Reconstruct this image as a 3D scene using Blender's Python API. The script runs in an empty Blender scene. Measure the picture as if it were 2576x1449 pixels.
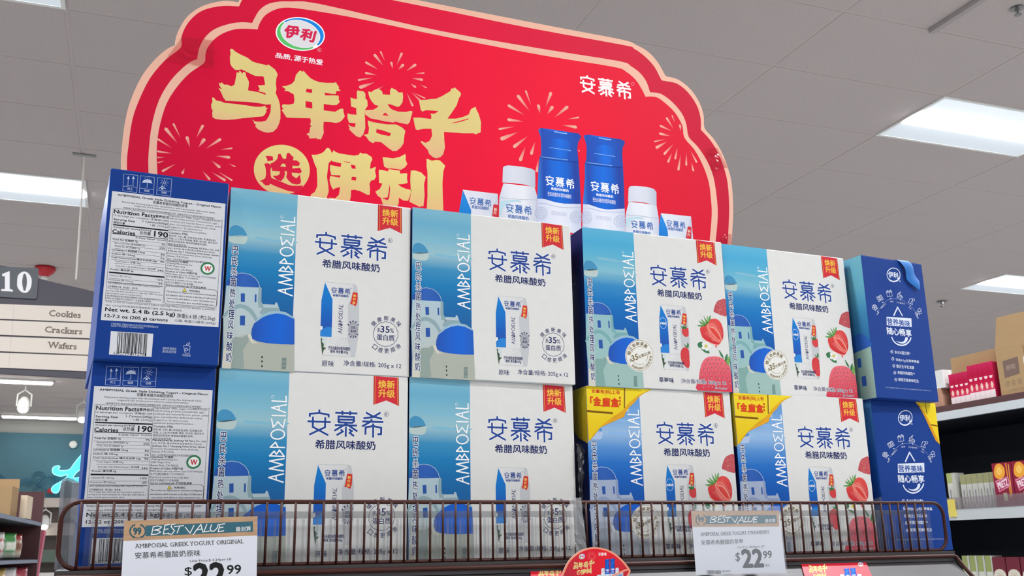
import bpy, bmesh, math, random
from mathutils import Vector, Matrix
from mathutils.geometry import tessellate_polygon
R = math.radians
sc = bpy.context.scene
col = sc.collection
SHELF_Z = 1.6                     # height of the display shelf above the floor
CEIL = 2.565                      # ceiling underside, measured from the shelf top
FLOOR = -SHELF_Z
# ------------------------------------------------------------------ camera
F_PX, PITCH, ROLL, YAW = 2496.10, 0.257309, -0.017808, 0.399739
CAM = Vector((-0.05965, -1.31737, 0.01459))
fw = Vector((math.sin(YAW) * math.cos(PITCH), math.cos(YAW) * math.cos(PITCH), math.sin(PITCH)))
rt = Vector((math.cos(YAW), -math.sin(YAW), 0)); up = rt.cross(fw)
rt, up = rt * math.cos(ROLL) + up * math.sin(ROLL), -rt * math.sin(ROLL) + up * math.cos(ROLL)
cd = bpy.data.cameras.new('camera'); cam = bpy.data.objects.new('camera', cd); col.objects.link(cam)
cam.matrix_world = Matrix(((rt.x, up.x, -fw.x, CAM.x), (rt.y, up.y, -fw.y, CAM.y), (rt.z, up.z, -fw.z, CAM.z), (0, 0, 0, 1)))
cd.sensor_width = 36; cd.lens = F_PX / 2576 * 36; cd.clip_start = 0.05; cd.clip_end = 200
cd.dof.use_dof = True; cd.dof.focus_distance = 1.42; cd.dof.aperture_fstop = 26
sc.camera = cam
# ------------------------------------------------------------------ world, light and exposure
LAMP = 118.0                       # radiance of a ceiling lamp lens
wd = bpy.data.worlds.new('world'); sc.world = wd; wd.use_nodes = True
wd.node_tree.nodes['Background'].inputs[0].default_value = (1, 1, 1, 1)
wd.node_tree.nodes['Background'].inputs[1].default_value = 0.0
sc.view_settings.view_transform = 'Standard'; sc.view_settings.look = 'None'
sc.view_settings.exposure = 0.0; sc.view_settings.gamma = 1.0; sc.view_settings.use_curve_mapping = False
sc.cycles.max_bounces = 6; sc.cycles.diffuse_bounces = 4; sc.cycles.transparent_max_bounces = 12
sc.cycles.caustics_reflective = False; sc.cycles.caustics_refractive = False
# ------------------------------------------------------------------ colour and materials
def lin(h):
    h = h.lstrip('#'); o = []
    for i in (0, 2, 4):
        c = int(h[i:i + 2], 16) / 255
        o.append(c / 12.92 if c <= .04045 else ((c + .055) / 1.055) ** 2.4)
    return o
def mat(name, color='#808080', rough=.5, spec=.3, metal=0, emit=None, noise=0, nscale=40, bump=0, alpha=None, attr=False, coat=0, aniso=None):
    m = bpy.data.materials.new(name); m.use_nodes = True; nt = m.node_tree; b = nt.nodes['Principled BSDF']
    c = lin(color) + [1]; b.inputs['Base Color'].default_value = c
    b.inputs['Roughness'].default_value = rough; b.inputs['Specular IOR Level'].default_value = spec; b.inputs['Metallic'].default_value = metal
    if coat: b.inputs['Coat Weight'].default_value = coat; b.inputs['Coat Roughness'].default_value = .15
    if attr:
        a = nt.nodes.new('ShaderNodeAttribute'); a.attribute_name = 'Col'; nt.links.new(a.outputs['Color'], b.inputs['Base Color'])
    if noise or bump:
        tc = nt.nodes.new('ShaderNodeTexCoord'); n = nt.nodes.new('ShaderNodeTexNoise'); n.inputs['Scale'].default_value = nscale; n.inputs['Detail'].default_value = 5
        if aniso:
            mp = nt.nodes.new('ShaderNodeMapping'); mp.inputs['Scale'].default_value = aniso
            nt.links.new(tc.outputs['Object'], mp.inputs[0]); nt.links.new(mp.outputs[0], n.inputs['Vector'])
        else: nt.links.new(tc.outputs['Object'], n.inputs['Vector'])
        if noise:
            mx = nt.nodes.new('ShaderNodeMix'); mx.data_type = 'RGBA'; mx.blend_type = 'MULTIPLY'; mx.inputs[0].default_value = 1
            rr = nt.nodes.new('ShaderNodeMapRange'); rr.inputs['From Min'].default_value = .3; rr.inputs['From Max'].default_value = .7
            rr.inputs['To Min'].default_value = 1 - noise; rr.inputs['To Max'].default_value = 1
            nt.links.new(n.outputs['Fac'], rr.inputs['Value'])
            if attr: nt.links.new(a.outputs['Color'], mx.inputs[6])
            else: mx.inputs[6].default_value = c
            nt.links.new(rr.outputs[0], mx.inputs[7]); nt.links.new(mx.outputs[2], b.inputs['Base Color'])
        if bump:
            bp = nt.nodes.new('ShaderNodeBump'); bp.inputs['Strength'].default_value = bump; bp.inputs['Distance'].default_value = .002
            nt.links.new(n.outputs['Fac'], bp.inputs['Height']); nt.links.new(bp.outputs[0], b.inputs['Normal'])
    if emit:
        b.inputs['Emission Color'].default_value = lin(emit[0]) + [1]; b.inputs['Emission Strength'].default_value = emit[1]
    if alpha is not None:
        out = nt.nodes['Material Output']; t = nt.nodes.new('ShaderNodeBsdfTransparent'); x = nt.nodes.new('ShaderNodeMixShader')
        x.inputs[0].default_value = alpha; nt.links.new(t.outputs[0], x.inputs[1]); nt.links.new(b.outputs[0], x.inputs[2]); nt.links.new(x.outputs[0], out.inputs[0])
    return m
M = {
 'print': mat('printed_ink', attr=True, rough=.55, spec=.12),
 'card': mat('coated_carton_board', attr=True, rough=.5, spec=.14, noise=.03, nscale=60, bump=.05),
 'poster': mat('header_board_print', attr=True, rough=.55, spec=.10, noise=.05, nscale=9),
 'board_edge': mat('board_edge', '#e9d2c2', .8),
 'wire': mat('brown_coated_wire', '#3f1d16', .4, .25),
 'steel': mat('grey_shelf_steel', '#474445', .42, .35, metal=.25, noise=.25, nscale=14, aniso=(1, 4, 4)),
 'dark': mat('dark_shelf_paint', '#1f232e', .6),
 'brown': mat('brown_shelf_paint', '#57393a', .5),
 'dullrail': mat('dull_blue_rail', '#6b7388', .4, .4),
 'silver': mat('silver_edge_strip', '#c9cfd2', .35, .5, metal=.3),
 'tile': mat('ceiling_tile_fibre', '#bab1af', .95, .1, noise=.10, nscale=90, bump=.5),
 'grid': mat('ceiling_grid_metal', '#b8afad', .8, .1),
 'floor': mat('floor_vinyl', '#d0cfce', .5, .3, noise=.1, nscale=3),
 'wall': mat('wall_paint', '#b4b4b2', .8, .2),
 'teal': mat('teal_wall_paint', '#507686', .8, .2, noise=.06, nscale=1.5),
 'tealline': mat('dark_wave_paint', '#3f6c84', .8, .2),
 'lens': mat('lamp_lens', '#ffffff', .6, emit=('#f7fbff', 1.0)),
 'pan': mat('lamp_side_panel', '#aab0b4', .5, .2, emit=('#e6f0fa', .45)),
 'white': mat('white_enamel', '#dcdcda', .5),
 'plastic': mat('clear_plastic_sheet', '#b4b9be', .12, .5, alpha=.07),
 'lip': mat('folded_plastic_lip', '#6a6e73', .2, .6, alpha=.30),
 'streak': mat('streak_plastic', '#8a8e94', .2, .5, alpha=.20),
 'milky': mat('hazy_plastic_sheet', '#84868d', .2, .5, alpha=.6),
 'paper': mat('price_card_paper', '#e2e4ec', .55, .2),
 'film': mat('dark_crinkled_film', '#3a3d44', .22, .6, bump=.8, nscale=60, noise=.5),
 'tape': mat('glossy_tape', '#c21030', .08, .6, alpha=.35),
 'strap': mat('blue_strap', '#1a6fc0', .45, .4),
 'kraft': mat('kraft_cardboard', '#b0926c', .8, .15, noise=.08, nscale=12),
 'red': mat('red_enamel', '#b3232f', .4, .4),
 'neon': mat('lit_cyan_letter', '#5fe6ff', .4, emit=('#3fcdf2', .9)),
 'neonedge': mat('lit_letter_edge', '#c8fbff', .4, emit=('#a8f2ea', .9)),
 'sign': mat('sign_slate_board', '#57545c', .7, noise=.05, nscale=6),
 'plate': mat('sign_number_plate', '#5e6166', .6),
 'cord': mat('white_cord', '#d8d2cc', .7),
 'chrome': mat('sprinkler_metal', '#8a8a8a', .3, metal=.8),
 'attr': mat('painted_goods', attr=True, rough=.45, spec=.35),
 'gloss': mat('glossy_film_bag', attr=True, rough=.2, spec=.6, bump=.6, nscale=14),
 'spot': mat('spot_lamp_glow', '#ffffff', emit=('#fffbe8', 12.0)),
 'spotbody': mat('spot_lamp_body', '#e4e4e2', .4),
 'tube': mat('strip_lamp', '#ffffff', emit=('#fffdf2', 22.0)),
}
M['lens'].node_tree.nodes['Principled BSDF'].inputs['Emission Strength'].default_value = LAMP
# warm pine grain for the price card header
wm = mat('pine_grain_print', '#c8a27e', .55, noise=.22, nscale=30, aniso=(1, 10, 10)); M['wood'] = wm
# ------------------------------------------------------------------ object helpers
def link(name, me, parent=None, loc=None, rz=0):
    o = bpy.data.objects.new(name, me); col.objects.link(o)
    if parent: o.parent = parent
    if loc is not None: o.location = loc
    if rz: o.rotation_euler.z = rz
    return o
def tag(o, label=None, cat=None, group=None, kind=None):
    if label: o['label'] = label
    if cat: o['category'] = cat
    if group: o['group'] = group
    if kind: o['kind'] = kind
    return o
def empty(name, loc=(0, 0, 0), rz=0, label=None, cat=None, group=None):
    return tag(link(name, None, None, loc, rz), label, cat, group)
def build(name, bm, m, parent=None, loc=None, rz=0, smooth=False):
    bmesh.ops.recalc_face_normals(bm, faces=bm.faces)
    me = bpy.data.meshes.new(name); bm.to_mesh(me); bm.free()
    if smooth:
        for p in me.polygons: p.use_smooth = True
    for x in (m if isinstance(m, list) else [m]): me.materials.append(x)
    return link(name, me, parent, loc, rz)
def box(bm, x0, x1, y0, y1, z0, z1, bev=0, mi=0):
    vs = [bm.verts.new(p) for p in ((x0, y0, z0), (x1, y0, z0), (x1, y1, z0), (x0, y1, z0), (x0, y0, z1), (x1, y0, z1), (x1, y1, z1), (x0, y1, z1))]
    fs = [bm.faces.new([vs[i] for i in f]) for f in ((3, 2, 1, 0), (4, 5, 6, 7), (0, 1, 5, 4), (1, 2, 6, 5), (2, 3, 7, 6), (3, 0, 4, 7))]
    for f in fs: f.material_index = mi
    if bev: bmesh.ops.bevel(bm, geom=list({e for f in fs for e in f.edges}), offset=bev, segments=2, affect='EDGES', profile=.5)
    return fs
def one_box(name, b, m, parent=None, bev=0, **k):
    bm = bmesh.new(); box(bm, *b, bev=bev); return build(name, bm, m, parent, **k)
def extrude_poly(bm, pts, f0, f1):
    """pts 2D; f0,f1 map (u,v) to the two faces"""
    tri = tessellate_polygon([[Vector((u, v, 0)) for u, v in pts]])
    a = [bm.verts.new(f0(u, v)) for u, v in pts]; b = [bm.verts.new(f1(u, v)) for u, v in pts]
    for t in tri:
        try: bm.faces.new([a[i] for i in t]); bm.faces.new([b[i] for i in reversed(t)])
        except ValueError: pass
    n = len(pts)
    for i in range(n):
        j = (i + 1) % n; bm.faces.new((a[i], a[j], b[j], b[i]))
def tube(bm, pts, r, n=8, closed=False):
    rings = []; N = len(pts); pts = [Vector(p) for p in pts]; ref = None
    for i, p in enumerate(pts):
        d = (pts[(i + 1) % N] - pts[i - 1]) if (closed or 0 < i < N - 1) else (pts[1] - pts[0] if i == 0 else pts[-1] - pts[-2])
        d.normalize()
        if ref is None: ref = Vector((0, 0, 1)) if abs(d.z) < .9 else Vector((1, 0, 0)); ref = (ref - d * ref.dot(d)).normalized()
        else: ref = (ref - d * ref.dot(d)).normalized()
        s = d.cross(ref)
        rings.append([bm.verts.new(p + (ref * math.cos(2 * math.pi * k / n) + s * math.sin(2 * math.pi * k / n)) * r) for k in range(n)])
    for i in range(N if closed else N - 1):
        a, b = rings[i], rings[(i + 1) % N]
        for k in range(n): bm.faces.new((a[k], a[(k + 1) % n], b[(k + 1) % n], b[k]))
    if not closed: bm.faces.new(rings[0][::-1]); bm.faces.new(rings[-1])
def lathe(bm, prof, cx, cy, cz, n=20):
    rings = [[bm.verts.new((cx + r * math.cos(2 * math.pi * k / n), cy + r * math.sin(2 * math.pi * k / n), cz + z)) for k in range(n)] for r, z in prof]
    for a, b in zip(rings, rings[1:]):
        for k in range(n): bm.faces.new((a[k], a[(k + 1) % n], b[(k + 1) % n], b[k]))
    bm.faces.new(rings[0][::-1]); bm.faces.new(rings[-1])
def paint(me, fn):
    a = me.color_attributes.new('Col', 'FLOAT_COLOR', 'CORNER')
    for p in me.polygons:
        for li in p.loop_indices:
            a.data[li].color = (*lin(fn(p, me.vertices[me.loops[li].vertex_index].co)), 1)
# ------------------------------------------------------------------ flat printing: traced outlines, strokes and type
ART = {
'panel':[('P',1,'@sky',0,[[0,0,906,0,906,2500,0,2500]]),('P',2,'@dome0',1,[[23,1799,10,1892,33,1938,83,1963,144,1952,189,1923,222,1879,231,1823]]),('P',2,'@haze',1,[[23,1799,231,1827,245,1759,199,1706,27,1715]]),('P',2,'@cloud',1,[[235,2033,446,2031,661,2009,860,2004,861,1981,626,1976,378,1988,237,2005]]),('P',2,'@cloud',1,[[367,1830,597,1818,895,1813,895,1790,599,1780,369,1792]]),('P',3,'@wall',0,[[10,1110,447,1121,472,1112,476,928,495,892,656,895,669,934,691,917,726,817,779,366,356,161,30,-7,-5,680]]),('P',4,'@shade',0,[[433,1116,472,1112,476,928,495,892,515,838,446,842,428,933]]),('P',4,'@shade',1,[[-7,707,88,823,221,870,352,816,438,694,471,659,420,637,347,742,224,816,91,760,-4,662]]),('P',4,'@shade',0,[[497,846,716,853,730,817,502,744,458,760]]),('P',4,'@dome1',0,[[6,1110,20,1175,67,1244,133,1284,218,1301,313,1286,384,1242,427,1184,447,1117,227,1109]]),('S',5,'@rim',8.6,0,0,[133,1284,218,1301,313,1286,384,1242,427,1184,447,1117]),('P',5,'@win',0,[[202,1016,255,1019,260,905,208,901]]),('P',5,'@win',0,[[386,1019,408,1019,411,911,389,911]]),('P',5,'@win',0,[[208,710,273,715,277,582,213,579]]),('P',4,'@wall2',0,[[208,423,325,467,449,374,727,354,940,366,954,-9,129,-2,127,364]]),('P',5,'@shade2',0,[[109,390,175,421,259,417,317,466,338,377,268,246,296,5,129,-2,141,150]]),('P',5,'@cream',0,[[16,259,83,254,124,167,129,-8,13,-7]]),('P',5,'@cream',0,[[311,466,368,460,406,372,467,348,373,351]]),('P',6,'@dome2',0,[[927,732,940,366,912,362,727,357,570,361,449,378,382,406,364,469,369,542,395,617,443,694,501,750,595,798,709,816,816,799]]),('P',7,'@rim2',0,[[395,617,443,694,501,750,595,798,709,816,816,799,927,732,928,714,799,766,693,777,588,751,503,708]]),('P',6,'#22302f',0,[[530,169,527,158,520,153,513,157,509,168,512,180,519,185,526,181]]),('P',6,'#22302f',0,[[532,112,530,100,523,95,515,99,512,111,514,122,522,127,529,123]]),('P',6,'#22302f',0,[[535,47,533,35,526,30,518,34,515,46,517,57,524,62,532,58]]),('P',5,'@shade2',0,[[782,177,845,176,842,17,779,18]]),('S',6,'#5d6f70',6.1,0,0,[782,166,841,174]),('S',6,'#5d6f70',6.1,0,0,[782,148,841,157]),('S',6,'#5d6f70',6.1,0,0,[782,131,841,139]),('S',6,'#5d6f70',6.1,0,0,[781,114,841,122]),('S',6,'#5d6f70',6.1,0,0,[781,96,841,105]),('S',6,'#5d6f70',6.1,0,0,[781,79,840,87]),('S',6,'#5d6f70',6.1,0,0,[781,62,840,70]),('S',6,'#5d6f70',6.1,0,0,[781,44,840,52]),('S',6,'#5d6f70',6.1,0,0,[780,27,840,35]),('T',9,'#262f66','巴',[62,1548,137,1548,62,1671],0.012),('T',8,'#eef3f4','巴',[62,1548,137,1548,62,1671],0.075),('T',9,'#262f66','氏',[61,1398,136,1398,61,1521],0.012),('T',8,'#eef3f4','氏',[61,1398,136,1398,61,1521],0.075),('T',9,'#262f66','杀',[60,1249,135,1249,60,1371],0.012),('T',8,'#eef3f4','杀',[60,1249,135,1249,60,1371],0.075),('T',9,'#262f66','菌',[60,1101,134,1101,60,1222],0.012),('T',8,'#eef3f4','菌',[60,1101,134,1101,60,1222],0.075),('T',9,'#262f66','热',[59,953,133,953,59,1074],0.012),('T',8,'#eef3f4','热',[59,953,133,953,59,1074],0.075),('T',9,'#262f66','处',[58,807,133,807,58,927],0.012),('T',8,'#eef3f4','处',[58,807,133,807,58,927],0.075),('T',9,'#262f66','理',[58,660,132,660,58,780],0.012),('T',8,'#eef3f4','理',[58,660,132,660,58,780],0.075),('T',9,'#262f66','风',[57,515,131,515,57,634],0.012),('T',8,'#eef3f4','风',[57,515,131,515,57,634],0.075),('T',9,'#262f66','味',[57,371,130,371,57,489],0.012),('T',8,'#eef3f4','味',[57,371,130,371,57,489],0.075),('T',9,'#262f66','酸',[56,227,129,227,56,344],0.012),('T',8,'#eef3f4','酸',[56,227,129,227,56,344],0.075),('T',9,'#262f66','奶',[55,83,128,83,55,201],0.012),('T',8,'#eef3f4','奶',[55,83,128,83,55,201],0.075)],
'side_lettering':[('S',9,'#ffffff',18.4,0,0,[882,1038,693,1098,881,1146]),('S',9,'#ffffff',18.3,0,0,[790,1071,785,1118]),('S',9,'#ffffff',18.4,0,0,[879,1183,695,1211,868,1263,695,1310,880,1342]),('S',9,'#ffffff',18.5,1,0,[881,1370,691,1375,747,1436,779,1397,814,1452,881,1370]),('S',9,'#ffffff',18.5,0,0,[880,1487,695,1487,760,1552,793,1494]),('S',9,'#ffffff',18.6,0,0,[695,1858,721,1748,780,1820,849,1748,872,1859]),('S',9,'#ffffff',18.6,0,0,[693,1902,882,1903]),('S',9,'#ffffff',18.7,0,0,[875,1945,689,2004,883,2051]),('S',9,'#ffffff',18.7,0,0,[788,1978,783,2025]),('S',9,'#ffffff',18.8,0,0,[690,2094,877,2089,872,2165]),('S',9,'#ffffff',18.5,1,0,[873,1659,868,1639,855,1621,835,1607,810,1598,783,1594,756,1596,732,1604,713,1617,701,1634,697,1653,702,1672,715,1690,735,1704,759,1714,787,1718,814,1716,838,1708,857,1695,869,1678]),('S',9,'#ffffff',4.4,1,0,[716,2150,713,2139,705,2131,694,2129,685,2135,681,2146,684,2157,693,2165,703,2167,712,2161])],
'_brand':[('S',0,'x',27.0,0,0,[1321,2001,1323,1952]),('S',0,'x',27.0,0,0,[1196,1902,1195,1941,1323,1956,1449,1936,1450,1900]),('S',0,'x',26.9,0,0,[1240,1903,1240,1769,1322,1727,1451,1662]),('S',0,'x',26.9,0,0,[1404,1901,1405,1767,1322,1727,1197,1663]),('S',0,'x',26.9,0,0,[1169,1841,1478,1837]),('S',0,'x',27.7,0,0,[1538,1966,1840,1967]),('S',0,'x',27.6,0,0,[1634,1998,1636,1940]),('S',0,'x',27.8,0,0,[1741,1997,1742,1940]),('S',0,'x',27.7,0,0,[1585,1838,1583,1918,1797,1916,1798,1861,1774,1838,1584,1838]),('S',0,'x',27.7,0,0,[1583,1876,1798,1880]),('S',0,'x',27.6,0,0,[1537,1801,1838,1802]),('S',0,'x',27.5,0,0,[1688,1843,1678,1813,1532,1725]),('S',0,'x',27.7,0,0,[1686,1814,1714,1806,1846,1724]),('S',0,'x',27.6,0,0,[1687,1778,1688,1649]),('S',0,'x',27.4,0,0,[1619,1745,1647,1717,1564,1666]),('S',0,'x',27.7,0,0,[1729,1750,1770,1726,1741,1701,1801,1659]),('S',0,'x',28.5,0,0,[1959,1984,2057,1934,2185,1904]),('S',0,'x',28.4,0,0,[2163,1990,2058,1925,1926,1903]),('S',0,'x',28.4,0,0,[1912,1862,2205,1860]),('S',0,'x',28.3,0,0,[2041,1897,2033,1864,1909,1793]),('S',0,'x',28.3,0,0,[2063,1838,2065,1646]),('S',0,'x',28.4,0,0,[1958,1683,1959,1783,2063,1803,2177,1781,2175,1695,2126,1693])],
'_anchor':[[1170,1839,2204,1860]],
'brand_lettering':[('L',2,'#ffffff',1.5,[1170,1839,2204,1860]),('L',3,'#2b4a96',1.0,[1170,1839,2204,1860]),('S',3,'#262f66',4.0,1,0,[2278,1973,2277,1963,2273,1954,2266,1946,2257,1940,2247,1938,2238,1938,2229,1942,2222,1948,2217,1956,2215,1966,2217,1976,2221,1986,2228,1993,2237,1999,2246,2002,2256,2001,2265,1998,2272,1991,2277,1983]),('T',3,'#262f66','R',[2235,1951,2260,1951,2235,1986],0.01),('T',3,'#262f66','希腊风味酸奶',[1281,1480,2099,1480,1281,1598],0.022)],
'upgrade_ribbon':[('P',2,'#d8333f',0,[[2059,2493,2414,2484,2424,2089,2242,2160,2061,2092]]),('S',3,'#e8b04a',6.0,0,0,[2079,2492,2081,2106]),('S',3,'#e8b04a',6.2,0,0,[2396,2486,2405,2104]),('S',3,'#a8262c',6.0,0,0,[2065,2492,2067,2096]),('S',3,'#a8262c',6.2,0,0,[2410,2484,2417,2095]),('T',4,'#f6c04c','焕新',[2127,2325,2359,2325,2127,2440],0.03),('T',4,'#f6c04c','升级',[2129,2202,2361,2202,2129,2313],0.03)],
'front_lettering':[('T',3,'#262f66','原味',[1317,88,1484,88,1317,170],0.005),('T',3,'#262f66','净含量/规格: 205g x 12',[1617,100,2433,100,1617,187],0.005)],
'protein_seal':[('S',2,'#262f66',6.3,1,0,[2376,601,2384,570,2367,542,2363,509,2337,488,2323,459,2292,447,2268,424,2236,423,2206,409,2176,420,2144,417,2120,437,2089,445,2074,472,2048,490,2043,522,2025,548,2032,580,2024,610,2041,639,2044,671,2069,692,2084,722,2114,734,2138,757,2170,758,2200,772,2230,762,2263,766,2287,745,2318,738,2334,710,2360,692,2365,660,2383,634]),('T',3,'#262f66','多',[2076,610,2128,610,2076,676],0.01),('T',3,'#262f66','35',[2128,611,2258,611,2128,705],0.02),('T',3,'#262f66','%',[2262,614,2321,614,2262,676],0.01),('T',3,'#262f66','蛋白质',[2074,497,2328,497,2074,582],0.012),('T',3,'#262f66','*',[2327,567,2345,567,2327,585],0),('T',3,'#262f66','健',[2031,683,2074,735,1981,724],0.01),('T',3,'#262f66','康',[2092,749,2152,779,2064,808],0.01),('T',3,'#262f66','新',[2174,785,2241,788,2174,852],0.01),('T',3,'#262f66','美',[2262,785,2323,761,2290,848],0.01),('T',3,'#262f66','味',[2341,749,2386,701,2393,796],0.01),('T',3,'#262f66','口',[2005,387,2058,350,2045,441],0.01),('T',3,'#262f66','感',[2090,336,2153,319,2109,400],0.01),('T',3,'#262f66','更',[2189,316,2255,322,2185,382],0.01),('T',3,'#262f66','顺',[2291,331,2352,359,2265,391],0.01),('T',3,'#262f66','滑',[2383,378,2433,425,2337,425],0.01)],
'carton_picture':[('P',2,'@packface',0,[[1327,1273,1723,1273,1772,1261,1809,1027,1816,711,1803,479,1766,238,1327,240,1285,496,1285,756,1284,1010]]),('S',3,'#b9bcbf',4.1,0,0,[1327,1273,1723,1273,1772,1261,1809,1027,1816,711,1803,479,1766,238,1327,240]),('P',3,'#c9cbcd',0,[[1723,1273,1772,1261,1809,1027,1816,711,1803,479,1766,238,1715,239,1668,471,1655,965,1725,1163]]),('P',3,'@packblue',0,[[1328,1265,1439,1030,1441,767,1440,500,1285,498,1285,756,1285,1006]]),('P',4,'#f1f1ee',0,[[1283,642,1312,646,1313,603,1285,581]]),('P',5,'#2f86d6',0,[[1285,498,1288,569,1322,612,1377,639,1437,634,1440,499]]),('P',3,'#d5dedd',0,[[1285,493,1385,494,1376,397,1331,314,1327,240]]),('P',6,'#41573f',1,[[1295,465,1315,466,1308,429,1337,395,1334,350,1370,344,1336,306,1324,245,1307,353]]),('S',4,'#cfcfcc',4.0,1,0,[1734,433,1725,418,1701,406,1665,397,1619,392,1570,392,1521,397,1477,406,1443,418,1422,433,1415,448,1424,463,1447,476,1483,485,1528,490,1577,490,1626,485,1671,476,1705,463,1727,449]),('S',4,'#cdcdca',4.0,1,0,[1708,474,1706,463,1694,450,1674,438,1649,427,1620,418,1591,413,1563,411,1541,414,1526,420,1519,429,1522,440,1533,453,1553,465,1578,476,1607,485,1636,490,1663,492,1686,489,1701,483]),('S',4,'#c8c8c5',4.0,1,0,[1661,466,1659,459,1654,452,1645,446,1634,441,1622,440,1609,440,1598,443,1589,448,1583,454,1581,462,1583,469,1588,476,1597,482,1608,487,1620,488,1633,488,1644,485,1653,480,1659,474]),('L',5,'#2b4a96',1.15,[1419,1165,1686,1172]),('T',5,'#2b4a96','希腊风味酸奶',[1442,1076,1662,1076,1442,1108],0.03),('P',5,'#262f66',0,[[1703,1214,1702,1209,1697,1207,1692,1209,1690,1213,1692,1218,1697,1220,1701,1219]]),('T',5,'#262f66','@amb',[1591,555,1592,968,1521,558],1),('P',5,'#d9372f',0,[[1721,1158,1790,1153,1790,1059,1785,1008,1765,957,1730,979,1685,984,1702,1035,1710,1094]]),('T',6,'#f5cf70','新',[1729,1088,1772,1088,1729,1128],0.03),('T',6,'#f5cf70','升',[1724,1038,1767,1038,1724,1078],0.03),('T',6,'#f5cf70','级',[1719,987,1762,987,1719,1027],0.03),('P',5,'#b3b4b8',0,[[1800,631,1798,604,1789,578,1776,558,1759,544,1740,538,1721,542,1704,553,1690,572,1680,596,1677,623,1679,651,1687,676,1700,697,1717,711,1736,716,1755,713,1773,702,1787,683,1796,659]]),('S',6,'#6f7078',4.9,1,0,[1800,631,1798,604,1789,578,1776,558,1759,544,1740,538,1721,542,1704,553,1690,572,1680,596,1677,623,1679,651,1687,676,1700,697,1717,711,1736,716,1755,713,1773,702,1787,683,1796,659]),('T',6,'#262f66','35%',[1710,634,1771,634,1710,670],0.03),('T',6,'#262f66','蛋白质',[1703,584,1778,584,1703,622],0.02),('T',6,'#262f66','健',[1674,671,1686,690,1651,685],0.02),('T',6,'#262f66','康',[1695,707,1714,719,1681,731],0.02),('T',6,'#262f66','新',[1725,725,1747,727,1724,754],0.02),('T',6,'#262f66','美',[1758,722,1778,713,1770,748],0.02),('T',6,'#262f66','味',[1787,697,1800,679,1809,714],0.02),('T',6,'#262f66','口',[1665,549,1679,533,1685,568],0.02),('T',6,'#262f66','感',[1693,514,1714,505,1704,540],0.02),('T',6,'#262f66','更',[1730,499,1752,501,1730,527],0.02),('T',6,'#262f66','顺',[1769,509,1789,519,1757,533],0.02),('T',6,'#262f66','滑',[1802,541,1816,559,1780,557],0.02),('T',7,'#262f66','巴氏杀菌热处理风味酸奶',[1404,323,1701,323,1404,373],0.01),('T',7,'#262f66','原味 净含量:205g',[1429,272,1676,272,1429,322],0.01)],
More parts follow.
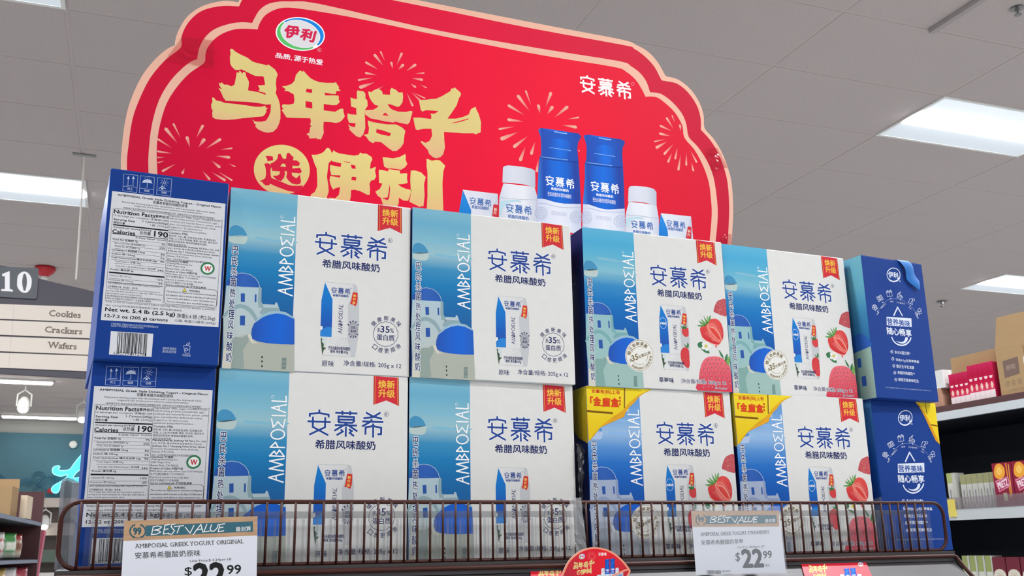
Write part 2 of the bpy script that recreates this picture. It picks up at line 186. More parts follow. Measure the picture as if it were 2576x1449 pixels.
'carton_picture_straw':[('P',2,'@packface',0,[[1327,1348,1723,1348,1772,1336,1809,1102,1816,786,1803,554,1766,313,1327,315,1285,571,1285,831,1284,1085]]),('S',3,'#b9bcbf',4.1,0,0,[1327,1348,1723,1348,1772,1336,1809,1102,1816,786,1803,554,1766,313,1327,315]),('P',3,'#c9cbcd',0,[[1723,1348,1772,1336,1809,1102,1816,786,1803,554,1766,313,1715,314,1668,546,1655,1040,1725,1238]]),('P',3,'@packblue',0,[[1328,1340,1439,1105,1441,842,1440,575,1285,573,1285,831,1285,1081]]),('P',4,'#f1f1ee',0,[[1283,717,1312,721,1313,678,1285,656]]),('P',5,'#2f86d6',0,[[1285,573,1288,644,1322,687,1377,714,1437,709,1440,574]]),('P',3,'#d5dedd',0,[[1285,568,1385,569,1376,472,1331,389,1327,315]]),('P',6,'#41573f',1,[[1295,540,1315,541,1308,504,1337,470,1334,425,1370,419,1336,381,1324,320,1307,428]]),('S',4,'#cfcfcc',4.0,1,0,[1734,508,1725,493,1701,481,1665,472,1619,467,1570,467,1521,472,1477,481,1443,493,1422,508,1415,523,1424,538,1447,551,1483,560,1528,565,1577,565,1626,560,1671,551,1705,538,1727,524]),('S',4,'#cdcdca',4.0,1,0,[1708,549,1706,538,1694,525,1674,513,1649,502,1620,493,1591,488,1563,486,1541,489,1526,495,1519,504,1522,515,1533,528,1553,540,1578,551,1607,560,1636,565,1663,567,1686,564,1701,558]),('S',4,'#c8c8c5',4.0,1,0,[1661,541,1659,534,1654,527,1645,521,1634,516,1622,515,1609,515,1598,518,1589,523,1583,529,1581,537,1583,544,1588,551,1597,557,1608,562,1620,563,1633,563,1644,560,1653,555,1659,549]),('L',5,'#2b4a96',1.15,[1419,1240,1686,1247]),('T',5,'#2b4a96','希腊风味酸奶',[1442,1151,1662,1151,1442,1183],0.03),('P',5,'#262f66',0,[[1703,1289,1702,1284,1697,1282,1692,1284,1690,1288,1692,1293,1697,1295,1701,1294]]),('T',5,'#262f66','@amb',[1591,630,1592,1043,1521,633],1),('P',5,'#d9372f',0,[[1721,1233,1790,1228,1790,1134,1785,1083,1765,1032,1730,1054,1685,1059,1702,1110,1710,1169]]),('T',6,'#f5cf70','新',[1729,1163,1772,1163,1729,1203],0.03),('T',6,'#f5cf70','升',[1724,1113,1767,1113,1724,1153],0.03),('T',6,'#f5cf70','级',[1719,1062,1762,1062,1719,1102],0.03),('S',5,'#dfe6f5',5.6,1,0,[1414,1054,1412,1026,1404,1001,1391,980,1374,966,1355,961,1336,963,1318,975,1304,993,1295,1017,1291,1044,1293,1072,1301,1097,1314,1118,1331,1132,1350,1138,1369,1135,1387,1124,1401,1105,1411,1081]),('T',6,'#ffffff','35%蛋白质',[1300,1028,1407,1028,1300,1064],0.03),('P',5,'#d8484a',1,[[1686,926,1694,982,1734,1009,1802,998,1810,935,1802,871,1751,852,1706,880]]),('P',5,'#d63f45',1,[[1638,511,1651,627,1718,680,1786,652,1795,521,1789,389,1747,354,1672,415]]),('P',6,'#3f7a42',0,[[1699,977,1673,1025,1718,1011,1729,1062,1747,1014,1779,1050,1772,982]]),('P',6,'#3f7a42',0,[[1739,682,1713,738,1759,699,1777,767,1799,735,1792,677]]),('P',6,'#f0a39a',0,[[1732,509,1731,504,1727,504,1726,508,1727,513,1730,513]]),('P',6,'#f0a39a',0,[[1709,488,1708,484,1705,483,1703,488,1704,492,1708,492]]),('P',6,'#f0a39a',0,[[1723,545,1721,541,1718,541,1717,545,1718,549,1721,550]]),('P',6,'#f0a39a',0,[[1739,474,1738,470,1735,470,1733,474,1734,478,1738,478]]),('P',6,'#f0a39a',0,[[1691,515,1690,511,1687,511,1685,515,1686,519,1690,519]]),('P',6,'#f0a39a',0,[[1750,540,1748,535,1745,535,1744,539,1745,543,1748,544]]),('P',6,'#f0a39a',0,[[1714,450,1712,445,1709,445,1707,449,1709,454,1712,454]]),('P',6,'#f0a39a',0,[[1702,564,1701,560,1697,560,1696,564,1697,568,1700,568]]),('P',6,'#f0a39a',0,[[1762,487,1761,483,1758,482,1756,487,1757,491,1761,491]]),('P',6,'#f0a39a',0,[[1681,478,1680,474,1676,474,1675,478,1676,482,1679,482]]),('P',6,'#f0a39a',0,[[1740,579,1739,574,1735,574,1734,578,1735,583,1739,583]]),('P',6,'#f0a39a',0,[[1739,433,1737,429,1734,428,1732,432,1734,437,1737,437]]),('P',6,'#f0a39a',0,[[1676,547,1675,543,1672,543,1670,547,1671,551,1675,551]]),('P',6,'#f0a39a',0,[[1774,530,1772,525,1769,525,1767,529,1769,534,1772,534]]),('P',6,'#f0a39a',0,[[1692,433,1690,429,1687,429,1685,433,1687,437,1690,437]]),('P',6,'#f0a39a',0,[[1712,600,1711,595,1708,595,1706,599,1707,604,1711,604]]),('P',6,'#f0a39a',0,[[1769,449,1767,445,1764,445,1762,449,1764,453,1767,453]]),('P',6,'#f0a39a',0,[[1661,501,1660,496,1657,496,1655,500,1656,505,1660,505]]),('P',6,'#f0a39a',0,[[1765,582,1763,578,1760,578,1758,582,1760,586,1763,587]]),('P',6,'#f0a39a',0,[[1721,404,1720,400,1717,400,1715,404,1717,408,1720,408]]),('P',6,'#f0a39a',0,[[1678,588,1676,583,1673,583,1671,587,1673,592,1676,592]]),('P',6,'#f0a39a',0,[[1789,497,1788,493,1785,493,1783,497,1784,501,1788,502]]),('P',6,'#f0a39a',0,[[1667,441,1665,437,1662,437,1661,441,1662,445,1665,445]]),('P',6,'#f0a39a',0,[[1735,621,1733,616,1730,616,1728,620,1730,625,1733,625]]),('P',6,'#f0a39a',0,[[1760,409,1759,405,1755,405,1754,409,1755,413,1758,413]]),('P',6,'#f0a39a',0,[[1651,540,1650,536,1646,536,1645,540,1646,544,1649,544]]),('T',7,'#262f66','巴氏杀菌热处理风味酸奶',[1404,398,1701,398,1404,448],0.01),('T',7,'#262f66','草莓味 净含量:205g',[1429,347,1676,347,1429,397],0.01)],
